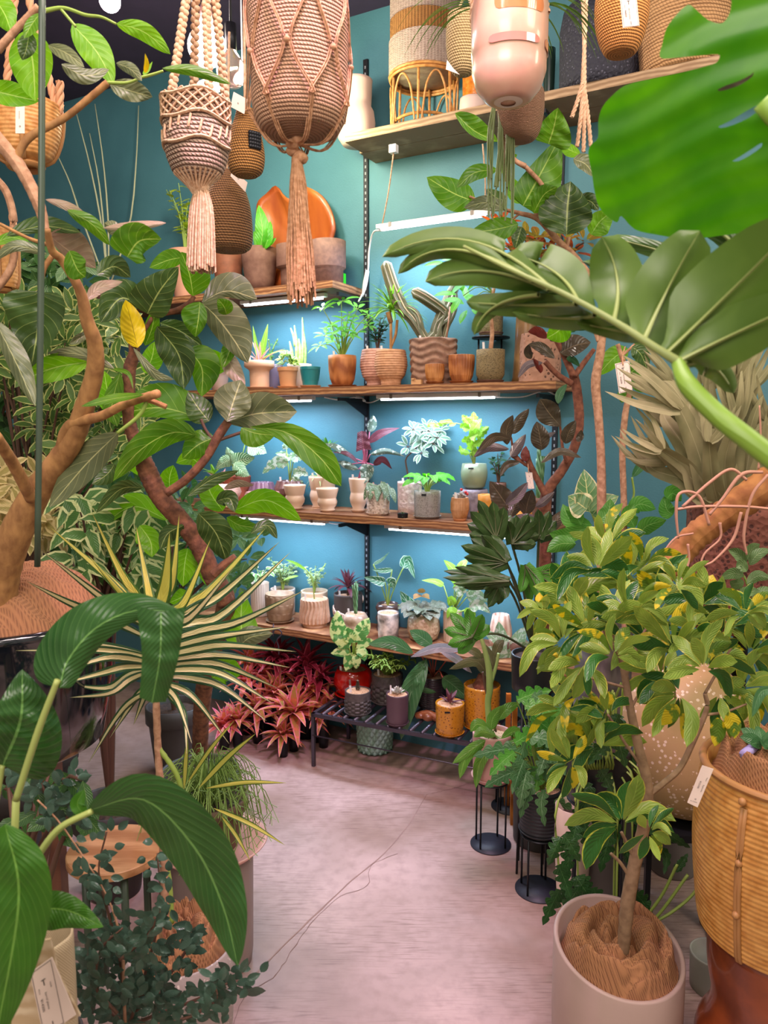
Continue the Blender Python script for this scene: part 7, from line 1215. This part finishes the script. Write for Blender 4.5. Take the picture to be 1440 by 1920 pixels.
# right leafy
def pxleaves(root, m, lst, Y, w_, jit=.06, shape='ell', nm='foliage', nv=10, nu=2):
    mb = MB()
    for mid in lst: mleaf(mb, mid, Y + rnd.uniform(-jit, jit), w_, w_, shape, nv=nv, nu=nu)
    return mb.build(nm, m, root)
cb = V((xat(1470, 1.8, .5), 1.8, 0)); ro = thing('potted_clusia', 'leathery round leaved plant at the right edge in front of the brown planter', 'potted plant', cb); potgeo(ro, cb, .08, .3, TAP, MATS['dark_pot'], soil='darksoil')
trunk(ro, [(1470, 1500, 5), (1450, 1300, 4), (1420, 1150, 3), (1395, 1080, 2)], 1.8, STEM, 'stem'); trunk(ro, [(1440, 1250, 3), (1410, 1200, 2), (1385, 1180, 2)], 1.78, STEM, 'stem')
pxleaves(ro, L('leaf_clusia', '#66854c', '#567440', vein='#8ca070', trans=.15), [[(1398, 1062), (1385, 1040), (1365, 1030)], [(1405, 1060), (1420, 1040), (1445, 1030)], [(1395, 1080), (1375, 1075), (1350, 1085)], [(1400, 1072), (1390, 1060), (1380, 1065)], [(1400, 1095), (1420, 1080), (1445, 1085)], [(1395, 1090), (1380, 1095), (1368, 1090)], [(1410, 1120), (1430, 1110), (1450, 1105)], [(1380, 1125), (1400, 1110), (1425, 1108)], [(1420, 1150), (1405, 1135), (1380, 1125)], [(1440, 1080), (1455, 1070), (1470, 1060)], [(1400, 1050), (1410, 1030), (1425, 1020)], [(1430, 1140), (1445, 1125), (1465, 1130)]], 1.72, 11)
lb = MB(); mleaf(lb, [(1185, 895), (1205, 870), (1233, 842)], 2.4, 9, 9, 'ell'); trunk(D_, [(1185, 895, 2), (1188, 930, 2), (1172, 960, 3)], 2.4, STEM, 'twig'); lb.build('foliage', Lf['philo'], D_, label='single drooping grey green leaf')
# large variegated leaves behind, under the fig trunk
gb = V((.98, 2.42, 0)); ro = thing('potted_oak_leaf_ficus', 'plant with large pale veined cream edged leaves behind the variegated bush', 'potted plant', gb); potgeo(ro, gb, .08, .4, CYL, mat('grey_box', ''), soil='darksoil')
trunk(ro, [(1290, 1300, 6), (1230, 1150, 5), (1140, 1030, 4), (1110, 960, 3)], 2.4, STEM, 'stem')
pxleaves(ro, L('leaf_cream_vein', '#7ca06c', '#5c8c54', vein='#d8d890', vk=6, margin='#d8d8a0', mw=.85, trans=.3), [[(1105, 960), (1100, 915), (1095, 880)], [(1100, 955), (1080, 940), (1065, 930)], [(1110, 965), (1130, 945), (1160, 930)]], 2.3, 26, shape='ovate')
pxleaves(ro, Lf['mid'], [[(1110, 985), (1070, 975), (1055, 945)], [(1100, 990), (1060, 1005), (1030, 1000)], [(1120, 980), (1140, 960), (1145, 935)], [(1165, 985), (1140, 970), (1120, 975)], [(1080, 1020), (1050, 1020), (1025, 1035)], [(1200, 1000), (1215, 985), (1250, 975)], [(1250, 935), (1262, 925), (1278, 940)], [(1262, 965), (1250, 955), (1245, 930)], [(1180, 960), (1200, 945), (1230, 955)], [(1190, 990), (1180, 965), (1190, 945)], [(1090, 985), (1075, 960), (1060, 955)], [(1130, 1020), (1150, 1000), (1165, 1010)]], 2.25, 16)
# selloum philodendrons (lobed dark leaves) between shelf and bush
pb2 = V((xat(1000, 2.42, .6), 2.42, 0)); zpt = zat(1225, 2.42); ro = thing('potted_lobed_philodendron', 'tall philodendron with deeply lobed dark leaves in a black pot right of the shelves', 'potted plant', pb2)
tripod(ro, pb2, .052, zpt - .12); potgeo(ro, V((pb2.x, pb2.y, zpt - .12)), .075, .12, CYL, mat('black_plastic', '#1c1c20', .4), soil='darksoil')
lb = MB(); rb = MB(); l2 = MB()
def palm(lbm, c_, a0, s, Y_, n=7, w=16, spread=2.6, dr=(.1)):
    for k in range(n):
        a = a0 + spread * (k / (n - 1) - .5) * 1.0; l_ = s * (1 - .35 * abs(k / (n - 1) - .5) * 2); d = (math.cos(a), math.sin(a)); lobe(lbm, rb, (c_[0] - d[1] * w * .5, c_[1] + d[0] * w * .5), (c_[0] + d[1] * w * .5, c_[1] - d[0] * w * .5), (c_[0] + d[0] * l_ * .5 + 4, c_[1] + d[1] * l_ * .5), (c_[0] + d[0] * l_, c_[1] + d[1] * l_), w, Y_, Y_ + rnd.uniform(-.04, .06), n=8, m_=3, blunt=.1, bow=.01)
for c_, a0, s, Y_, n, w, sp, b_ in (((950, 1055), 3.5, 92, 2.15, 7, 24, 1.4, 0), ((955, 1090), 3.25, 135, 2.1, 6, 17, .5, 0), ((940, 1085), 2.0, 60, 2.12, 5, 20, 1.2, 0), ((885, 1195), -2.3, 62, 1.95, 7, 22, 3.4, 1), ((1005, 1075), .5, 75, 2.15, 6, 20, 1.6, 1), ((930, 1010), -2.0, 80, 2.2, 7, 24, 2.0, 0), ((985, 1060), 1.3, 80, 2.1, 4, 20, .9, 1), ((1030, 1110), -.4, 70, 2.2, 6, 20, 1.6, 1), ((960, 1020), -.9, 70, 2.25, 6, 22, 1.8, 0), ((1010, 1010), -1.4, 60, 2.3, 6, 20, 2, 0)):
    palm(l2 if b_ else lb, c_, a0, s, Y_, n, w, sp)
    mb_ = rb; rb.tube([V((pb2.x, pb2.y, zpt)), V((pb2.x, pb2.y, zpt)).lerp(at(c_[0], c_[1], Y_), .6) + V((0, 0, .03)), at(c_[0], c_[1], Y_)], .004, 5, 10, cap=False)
lb.build('foliage', L('leaf_selloum', '#3a5428', '#314822', vein='#6c8048', vk=2, vw=.02, trans=.15), ro); l2.build('foliage', L('leaf_selloum_lit', '#4f8a2c', '#437a26', trans=.35), ro, label='lighter backlit lobed leaves'); rb.build('stems', mat('dark_petiole', '#4a5430', .5), ro)  # lighter lobed leaf copy: backlight put into the green
# variegated arboricola in slanted beige pot
YT = 1.6; ac = V((xat(1157, YT, .25), YT, 0)); zr3 = zat(1770, YT); rP = 119 * mpp(V((0, YT, zr3)))
ro = thing('potted_arboricola', 'yellow splashed schefflera bush in a slant cut beige pot right of the aisle', 'potted plant', ac)
bm_ = mat('beige_smooth', '#b0998c', .55, 'noise', '#a58e82', 6); mb = MB(); rows = []; uvs = []
def rimz(th): return zr3 + .030 * math.cos(th - 1.3) - .018 * math.cos(th)
for rr_, lv in ((0, 'b'), (.9, 'b'), (.97, 'c'), (1, 'm'), (1, 't'), (.985, 'T'), (.94, 'T'), (.92, 't'), (.9, 'i'), (0, 'i')):
    row = []
    for k in range(65):
        th = k / 64 * 6.2832; z1 = {'b': 0, 'c': .02, 'm': zr3 * .5, 't': rimz(th) - .004, 'T': rimz(th), 'i': zr3 - .09}[lv]; row.append(V((ac.x + rP * rr_ * math.cos(th), ac.y + rP * rr_ * math.sin(th), z1)))
    rows.append(row); uvs.append([(k / 64, rr_) for k in range(65)])
mb.grid(rows, uvs); mb.build('pot', bm_, ro); burlap(ro, ac, rP, zr3 - .065, .085, 5)
trunk(ro, [(1168, 1790, 12), (1176, 1700, 14), (1190, 1620, 13), (1205, 1560, 12), (1214, 1500, 11), (1212, 1460, 10), (1195, 1390, 9), (1180, 1320, 8), (1172, 1270, 7), (1165, 1235, 6), (1150, 1180, 5)], 1.55, mat('bark_grey', '#94785a', .8, 'noise', '#7c6248', 60, .4), knob=.05, seg=14)
for pts in ([(1214, 1492, 7), (1245, 1468, 6), (1275, 1440, 6), (1300, 1390, 6), (1325, 1330, 5), (1322, 1300, 4)], [(1182, 1330, 3), (1200, 1300, 3), (1230, 1270, 2.5), (1250, 1240, 2)], [(1176, 1290, 3), (1120, 1275, 2.5), (1070, 1260, 2), (1060, 1240, 2)], [(1195, 1620, 4), (1180, 1590, 4), (1165, 1560, 3)], [(1190, 1660, 4), (1165, 1620, 3.5), (1145, 1600, 3)], [(1172, 1270, 4), (1200, 1200, 3), (1230, 1150, 2)], [(1322, 1300, 3), (1350, 1250, 2.5), (1380, 1200, 2)], [(1165, 1235, 4), (1120, 1160, 3), (1100, 1120, 2)], [(1325, 1340, 3), (1360, 1335, 2.5), (1400, 1320, 2)], [(1205, 1440, 3), (1170, 1390, 3), (1140, 1340, 2.5)], [(1300, 1390, 3), (1270, 1330, 2), (1265, 1290, 2)]): trunk(ro, pts, 1.55, MATS['bark_grey'], 'branch', seg=9)
av = L('leaf_arboricola', '#8aa642', '#748f36', margin='#c0bc48', mw=.93, trans=.28, rough=.4, mid='#93a84c', midw=.04); ay = L('leaf_arboricola_yellow', '#6c8c2c', '#56781f', blotch='#d0bc28', bt=.54, bs=9, trans=.35, rough=.4); ad = L('leaf_arboricola_dark', '#2e6424', '#28581f', margin='#a8b040', mw=.88, trans=.2, rough=.35)
CL = [(1118, 1070, -1.6, 1.1), (1075, 1135, -2.1, 1.05), (1180, 1085, -1.3, 1.0), (1055, 1205, -2.8, .95), (1232, 1145, -1.5, 1.15), (1150, 1170, -1.8, 1.0), (1140, 1025, -1.5, .9), (1205, 1060, -1.2, .8), (1310, 1135, -1.5, 1.15), (1262, 1215, -1.8, 1.1), (1368, 1175, -1.2, 1.1), (1405, 1225, -.9, 1.0), (1320, 1255, -1.4, 1.05), (1240, 1270, -2.4, .95), (1095, 1245, 2.6, .9), (1275, 1300, 2.7, 1.0), (1350, 1300, .5, .9), (1055, 1330, 2.2, .85), (1150, 1230, -1.6, .9), (1395, 1150, -1.4, .8), (1180, 1150, -1.5, .9), (1100, 1180, -2.0, .9), (1270, 1100, -1.4, .8), (1390, 1290, .2, 1.0), (1215, 1205, -1.6, .9), (1165, 1545, -1.9, 1.15), (1120, 1400, -1.9, 1.05), (1140, 1340, -2.6, .9), (1345, 1230, -1.5, .9), (1020, 1150, -2.4, .7), (1295, 1190, -1.6, .8), (1215, 1560, .2, .7), (1085, 1300, 2.9, .8), (1070, 1430, 2.9, .8)]
bins = [MB(), MB(), MB()]; r_ = random.Random(12)
for ci, (x, y, a0, s) in enumerate(CL):
    n_ = 9; Yq = 1.5 + r_.uniform(-.14, .12)
    for k in range(n_):
        a = a0 + (k / (n_ - 1) - .5) * (3.4 if s > .85 else 4.4) + r_.uniform(-.15, .15); f_ = r_.uniform(.6, 1.1) * (1 - .12 * abs(k - 4) / 4); l_ = 100 * s * f_; w_ = 13 * s * r_.uniform(.8, 1.15); bend = r_.uniform(-.25, .25) + .25 * math.cos(a)
        p0 = (x + math.cos(a) * 8, y + math.sin(a) * 8); p1 = (x + math.cos(a) * l_ * .55, y + math.sin(a) * l_ * .55); p2 = (x + math.cos(a + bend) * l_, y + math.sin(a + bend) * l_ + 6)
        b = 1 if (k in (3, 5) and r_.random() < .42) or r_.random() < .07 else (2 if r_.random() < .3 or y > 1380 and r_.random() < .3 else 0)
        yy = Yq - .05 * r_.random() * math.cos(k * 2.1); mleaf(bins[b], [p0, p1, p2], (Yq, yy + .03 * (k % 3 - 1)), w_, w_ * r_.uniform(.4, 1.1), 'obov', nv=9, nu=3)
for x, y, x2, y2 in ((1345, 1345, 1340, 1400), (1365, 1335, 1378, 1385), (1268, 1320, 1240, 1360)): mleaf(bins[1], [(x, y), ((x + x2) / 2 + 4, (y + y2) / 2), (x2, y2)], 1.42, 15, 16, 'ell', nv=10, nu=3)
bins[0].build('foliage', av, ro); bins[1].build('foliage', ay, ro, label='leaves splashed with yellow'); bins[2].build('foliage', ad, ro, label='darker green leaves with lime margins')
# terrazzo planter on stand
Yz = 2.0; zb3 = zat(1512, Yz); zc = zat(1232, Yz); tc2 = V((xat(1290, Yz, .65), Yz, zb3)); ro = thing('terrazzo_planter', 'large pinkish speckled terrazzo egg shaped planter behind the yellow bush', 'planter', tc2)
potgeo(ro, tc2, 126 * mpp(V((0, Yz, .65))), (zc - zb3) * .96, [(.4, 0), (.68, .06), (.88, .18), (.99, .36), (1, .52), (.94, .68), (.8, .82), (.55, .94), (.2, 1)], mat('terrazzo', '#bd9c6c', .5, 'speck', '#ecd4bc', 75, .05, thr=.3), soil=None, seg=64, thick=.06)
ro = thing('plant_table', 'low dark metal table with wooden legs under the terrazzo planter', 'table', V((tc2.x, tc2.y, 0))); mb = MB(); mb.cbox(V((tc2.x, tc2.y, zb3 - .022)), .31, .3, .02); mb.build('tabletop', BLK, ro, smooth=False)
for dx, dy in ((-.14, -.12), (.14, -.12), (-.14, .12), (.14, .12)): mb = MB(); mb.cbox(V((tc2.x + dx, tc2.y + dy, 0)), .04 if dx > 0 else .014, .04 if dx > 0 else .014, zb3 - .022); mb.build('leg', mat('brown_plank', '#6c4630', .6, 'wood', '#4c2e20', 10) if dx > 0 else BLK, ro, smooth=False)
# split leaf vine trailing behind the beige pot
vb = V((xat(1120, 1.95, .4), 1.95, 0)); ro = thing('potted_trailing_monstera', 'dark green trailing swiss cheese vine with long green runners behind the beige pot', 'potted plant', vb); zv = zat(1400, 1.95); tripod(ro, vb, .085, zv - .14); potgeo(ro, V((vb.x, vb.y, zv - .14)), .09, .15, CYL, MATS['black_plastic'], soil='darksoil')
lb = MB(); st = MB(); r_ = random.Random(3)
for i in range(46):
    x = r_.uniform(1045, 1200); y = r_.uniform(1330, 1720); Yq = 1.85 + r_.uniform(-.1, .08); a = r_.uniform(.6, 2.6); l_ = r_.uniform(45, 75); mleaf(lb, [(x, y), (x + math.cos(a) * l_ * .5, y + math.sin(a) * l_ * .5), (x + math.cos(a) * l_, y + math.sin(a) * l_ + 4)], Yq, 17, 17, 'cut', nv=18, nu=2)
    if i % 2 == 0: st.tube([V((vb.x, vb.y, zv)), at(x, min(y - 60, 1500), Yq), at(x, y, Yq)], .003, 5, 9, cap=False)
for pts in ([(1190, 1745), (1260, 1710), (1310, 1660), (1305, 1600)], [(1195, 1740), (1240, 1680), (1270, 1620)], [(1190, 1740), (1230, 1720), (1290, 1640)]): trunk(ro, [(a, b, 3) for a, b in pts], 1.75, STEM, 'runner')
for m_ in ([(1265, 1635), (1280, 1615), (1290, 1600)], [(1250, 1560), (1270, 1575), (1295, 1590)], [(1240, 1590), (1250, 1610), (1245, 1640)]): mleaf(lb, m_, 1.75, 10, 10, 'cut', nv=14)
for i in range(16): x = 1075 + i * 5; st.tube([V((vb.x, vb.y, zv - .02)), at(x, 1440, 1.85), at(x + r_.uniform(-20, 20), 1360, 1.85)], .003, 5, 8, cap=False)
st.build('stems', STEM, ro); lb.build('foliage', L('leaf_cheese_vine', '#2c5628', '#254a22', vein='#4c7440', trans=.15, rough=.35), ro)
# three wire plant stands with pots
def wirestand(label, bx, by, rpx, ztop_px, rr, top=True):
    c_ = onfloor(bx, by); k = mpp(c_); R_ = rpx * k; zt_ = zat(ztop_px, c_.y); ro = thing('wire_plant_stand', label, 'plant stand', c_); mb = MB(); mb.lathe(c_, [(0, 0), (R_, 0), (R_, .004), (0, .004)], 44); mb.build('base_disc', mat('matte_black', '#2a2a34', .5, metal=.2), ro)
    for a in (-2.4, -.6, 1.0, 2.6): mb = MB(); mb.tube([c_ + V((math.cos(a) * R_ * .78, math.sin(a) * R_ * .78, .003)), V((c_.x + math.cos(a) * R_ * .78, c_.y + math.sin(a) * R_ * .78, zt_))], .0035, 7); mb.build('rod', BLK, ro)
    mb = MB(); mb.tube([V((c_.x + math.cos(t * .2618) * R_ * .8, c_.y + math.sin(t * .2618) * R_ * .8, zt_)) for t in range(25)], .004, 6, cap=False); mb.build('ring', BLK, ro)
    if top: mb = MB(); mb.lathe(V((c_.x, c_.y, zt_ - .003)), [(0, 0), (R_ * .8, 0), (R_ * .8, .003), (0, .003)], 36); mb.build('tray', BLK, ro)
    return c_, zt_
c1, z1 = wirestand('black wire plant stand under the pink pot, its disc base on the floor', 920, 1583, 38, 1462, 1)
ro = thing('potted_aglaonema', 'dusty pink cylinder pot and saucer with arching glossy leaves, on a wire stand', 'potted plant', V((c1.x, c1.y, z1 + .003))); k = mpp(V((c1.x, c1.y, z1))); b_ = V((c1.x, c1.y, z1 + .003)); pkm = mat('dusty_pink', '#cf9a90', .55); saucer(ro, b_, 39 * k, pkm, .018); hh = zat(1372, c1.y) - z1 - .012; potgeo(ro, b_ + V((0, 0, .009)), 37 * k, hh, CYL, pkm); t0 = b_ + V((0, 0, hh))
LG_ = [[(915, 1385), (885, 1405), (848, 1432)], [(905, 1400), (875, 1418), (862, 1460)], [(925, 1400), (900, 1430), (892, 1478)], [(915, 1365), (895, 1358), (882, 1372)], [(940, 1385), (965, 1372), (975, 1392)], [(930, 1380), (905, 1372), (888, 1382)], [(940, 1400), (955, 1410), (975, 1440)], [(930, 1410), (912, 1440), (905, 1470)], [(935, 1350), (950, 1330), (975, 1318)], [(945, 1395), (970, 1400), (1005, 1418)], [(920, 1370), (925, 1345), (945, 1322)]]
pxleaves(ro, L('leaf_aglaonema', '#6f9a3c', '#568430', vein='#9cbc60', trans=.25, rough=.3), LG_, c1.y - .06, 11, .03); mb = MB()
for m_ in LG_: mb.tube([t0, at(m_[0][0], m_[0][1], c1.y - .06)], .0025, 4)
mb.build('stems', STEM, ro)
trunk(ro, [(918, 1372, 6), (915, 1320, 6), (918, 1290, 7), (916, 1250, 6), (905, 1205, 4), (895, 1180, 3)], c1.y, mat('pale_cane', '#9cb464', .5), 'cane'); trunk(ro, [(918, 1290, 4), (930, 1250, 3), (935, 1225, 3)], c1.y, MATS['pale_cane'], 'cane'); trunk(ro, [(930, 1372, 2), (912, 1300, 2), (905, 1260, 2)], c1.y, STEMD, 'cane')
mb = MB(); mleaf(mb, [(985, 1420), (955, 1385), (965, 1370)], c1.y, 8, 8, 'cut'); mb.build('leaf', Lf['dark'], ro)
c2, z2 = wirestand('second black wire stand standing behind the pink pot', 955, 1512, 34, 1420, 1)
c3, z3 = wirestand('black wire plant stand under the black ribbed pot, nearer the beige pot', 1010, 1668, 44, 1562, 1)
ro = thing('potted_swiss_cheese_vine', 'black ribbed pot with fine cut silvery green monstera leaves, on a wire stand', 'potted plant', V((c3.x, c3.y, z3 + .003))); k = mpp(V((c3.x, c3.y, z3))); b_ = V((c3.x, c3.y, z3 + .003)); hh = zat(1478, c3.y) - z3; bp_ = mat('black_ribbed', '#2b2b30', .55); saucer(ro, b_, 41 * k, bp_, .015); potgeo(ro, b_ + V((0, 0, .006)), 40 * k, hh, CYL, bp_, rf=rings(13, .018), seg=48)
lb = MB(); l2 = MB(); st = MB(); r_ = random.Random(8); t0 = b_ + V((0, 0, hh * .9))
for i in range(40):
    x = r_.uniform(955, 1100); y = r_.uniform(1300, 1450); a = math.atan2(y - 1400, x - 1010) * .5 + r_.uniform(.6, 1.8); l_ = r_.uniform(50, 85); Yq = c3.y + r_.uniform(-.16, .04); mleaf(lb if r_.random() < .65 else l2, [(x, y), (x + math.cos(a) * l_ * .5, y + math.sin(a) * l_ * .5 - 3), (x + math.cos(a) * l_, y + math.sin(a) * l_)], Yq, 18, 18, 'cut', nv=18, nu=2); st.tube([t0, t0.lerp(at(x, y, Yq), .6) + V((0, 0, .03)), at(x, y, Yq)], .002, 4, 6, cap=False)
for m_ in ([(985, 1390), (970, 1440), (960, 1490)], [(1000, 1470), (985, 1500), (975, 1535)], [(1020, 1480), (1015, 1510), (1022, 1550)], [(1040, 1500), (1065, 1520), (1080, 1560)]): mleaf(lb, m_, c3.y - .12, 13, 13, 'cut', nv=18)
st.build('stems', STEM, ro); lb.build('foliage', L('leaf_adansonii', '#53804a', '#446e3e', vein='#94b888', vk=8, trans=.25), ro); l2.build('foliage', Lf['mid'], ro, label='fresher green leaves')
# cream pot behind vine, wood stand, blue pot, grey box
ro = thing('wooden_plant_stand', 'orange wooden legged plant stand behind the black ribbed pot', 'plant stand', onfloor(985, 1530)); c_ = onfloor(985, 1530)
for dx, dy in ((-.06, -.06), (.07, -.06), (-.06, .08), (.07, .08)): mb = MB(); mb.cbox(c_ + V((dx, dy, 0)), .018, .018, .46); mb.build('leg', mat('amber_wood', '#c8782c', .45, 'wood', '#9c5818', 12, stretch=(1, 1, .3)), ro, smooth=False)
mb = MB(); mb.cbox(c_ + V((.005, .01, .12)), .14, .018, .018); mb.cbox(c_ + V((.005, .01, .12)), .018, .14, .018); mb.build('crossbar', MATS['amber_wood'], ro, smooth=False)
ro = thing('round_pot', 'round sky blue and tan pot held by the orange wooden stand', 'pot', c_ + V((.005, .01, .139))); potgeo(ro, c_ + V((.005, .01, .139)), .052, .2, [(.6, 0), (.95, .2), (1, .5), (.95, 1)], mat('blue_tan', '#6ca0b8', .5, 'noise', '#b89c84', 5), soil='darksoil')
c_ = V((xat(1128, 2.55, .5), 2.55, 0)); zq = zat(1185, 2.45); ro = thing('grey_planter', 'tall ribbed grey wooden planter box behind the yellow bush', 'planter', c_); potgeo(ro, c_, .1, zq, [(1, 0), (1, 1)], mat('grey_wood', '#7c7068', .8, 'wood', '#5c524c', 16, .2, stretch=(1, 1, .2)), soil='darksoil', seg=4)
ro = thing('cream_pot', 'cream cylinder pot half hidden behind the trailing vine', 'pot', onfloor(1078, 1640)); c_ = onfloor(1075, 1620); c_ = V((xat(1075, 2.15, .3), 2.15, 0)); ORG[ro.name] = c_; ro.location = c_; potgeo(ro, c_, .055, zat(1510, 2.15), [(.7, 0), (1, .7), (1, 1)], mat('cream_pot', '#dcc4b0', .5), soil='darksoil')
c_ = onfloor(1335, 1850); ro = thing('small_pot', 'small empty sage grey pot on the floor between the beige pot and the brown stool', 'pot', c_); potgeo(ro, c_, .06, .1, CYL, mat('sage_grey', '#9a9c8c', .6), soil=None)
# rattan basket on brown stool
Yr = 1.5; rb_ = 165 * mpp(V((0, Yr, .55))); rc = V((xat(1475, Yr, .5), Yr, 0)); zb4 = zat(1745, Yr) ; zt4 = zat(1440, Yr)
ro = thing('carved_stool', 'reddish brown carved waisted wooden stool under the rattan basket', 'stool', rc); mb = MB(); Q = cr([(a, b, 0) for a, b in [(.72, 0), (.8, .1), (.9, .3), (.88, .42), (.78, .5), (.74, .62), (.8, .78), (.82, 1)]], 30); mb.lathe(rc, [(0, 0)] + [(q.x * rb_, q.y * (zb4 - .004)) for q in Q] + [(0, zb4 - .004)], 48); mb.build('body', mat('stool_red', '#9c4a20', .3, 'noise', '#6c2c14', 10, coat=.6), ro)
bc = V((rc.x, rc.y, zb4)); h4 = zt4 - zb4; ro = thing('rattan_planter', 'big round rattan basket planter with burlap and a paper tag at the right edge', 'planter', bc); mb = MB()
prof = [(.88, 0), (.93, .04), (.99, .3), (1.02, .55), (1.0, .8), (.95, 1)]; Q = cr([(a, b, 0) for a, b in prof], 170); mb.lathe(bc, [(0, .003)] + [(q.x * rb_ * (1 + .012 * abs(math.sin(q.y * 34 * math.pi))), q.y * h4) for q in Q] + [(.9 * rb_, h4), (.88 * rb_, h4 * .8)], 72); mb.build('basket_body', mat('rattan_gold', '#d49c54', .38, 'noise', '#b87c38', 40, .2), ro)
mb = MB()
for a in (-2.55, -1.2, .5, 1.8): 
    for d_ in (-.018, .018): mb.tube([bc + V((math.cos(a + d_) * q.x * rb_ * 1.02, math.sin(a + d_) * q.x * rb_ * 1.02, q.y * h4)) for q in Q[::17]], .0045, 6)
    for zz in (.3, .6, .95): p_ = bc + V((math.cos(a) * rb_ * 1.03, math.sin(a) * rb_ * 1.03, zz * h4)); mb.sphere(p_, .008, 8)
mb.tube([bc + V((math.cos(t * .1309) * rb_ * .955, math.sin(t * .1309) * rb_ * .955, h4)) for t in range(49)], .008, 8, cap=False); mb.build('rattan_binding', mat('rattan_dark', ''), ro)
burlap(ro, V((bc.x, bc.y, 0)), rb_ * .95, zt4 - .05, .08, 12)
hangtag(ro, [(1317, 1435), (1338, 1442), (1308, 1514), (1289, 1505)], 1.38, '¥12100', items=[('¥12100', .28, .38, .22, 90), ('Name', .72, .25, .14, 90), ('Euphorbia', .66, .45, .16, 90), ('barrel plants', .14, .93, .12, 0), ('o', .42, .87, .3, 0)], frame=0)
mb = MB(); cc = at(1415, 1400, 1.5); mb.tube([cc, at(1395, 1415, 1.46)], .01, 8); mb.build('lilac_marker', mat('lilac', '#a89cd0', .6), ro)
lb = MB()
for k in range(9): leaf3(lb, at(1430, 1395, 1.5), (math.cos(k * .7), math.sin(k * .7) - .3, .5), .05, .025, 'ell', up=(0, -1, .5))
mleaf(lb, [(1450, 1290), (1425, 1300), (1410, 1345)], 1.1, 12, 8, 'ell'); lb.build('foliage', Lf['philo'], ro)
for m_ in list(bpy.data.meshes):
    if m_.users == 0: bpy.data.meshes.remove(m_)
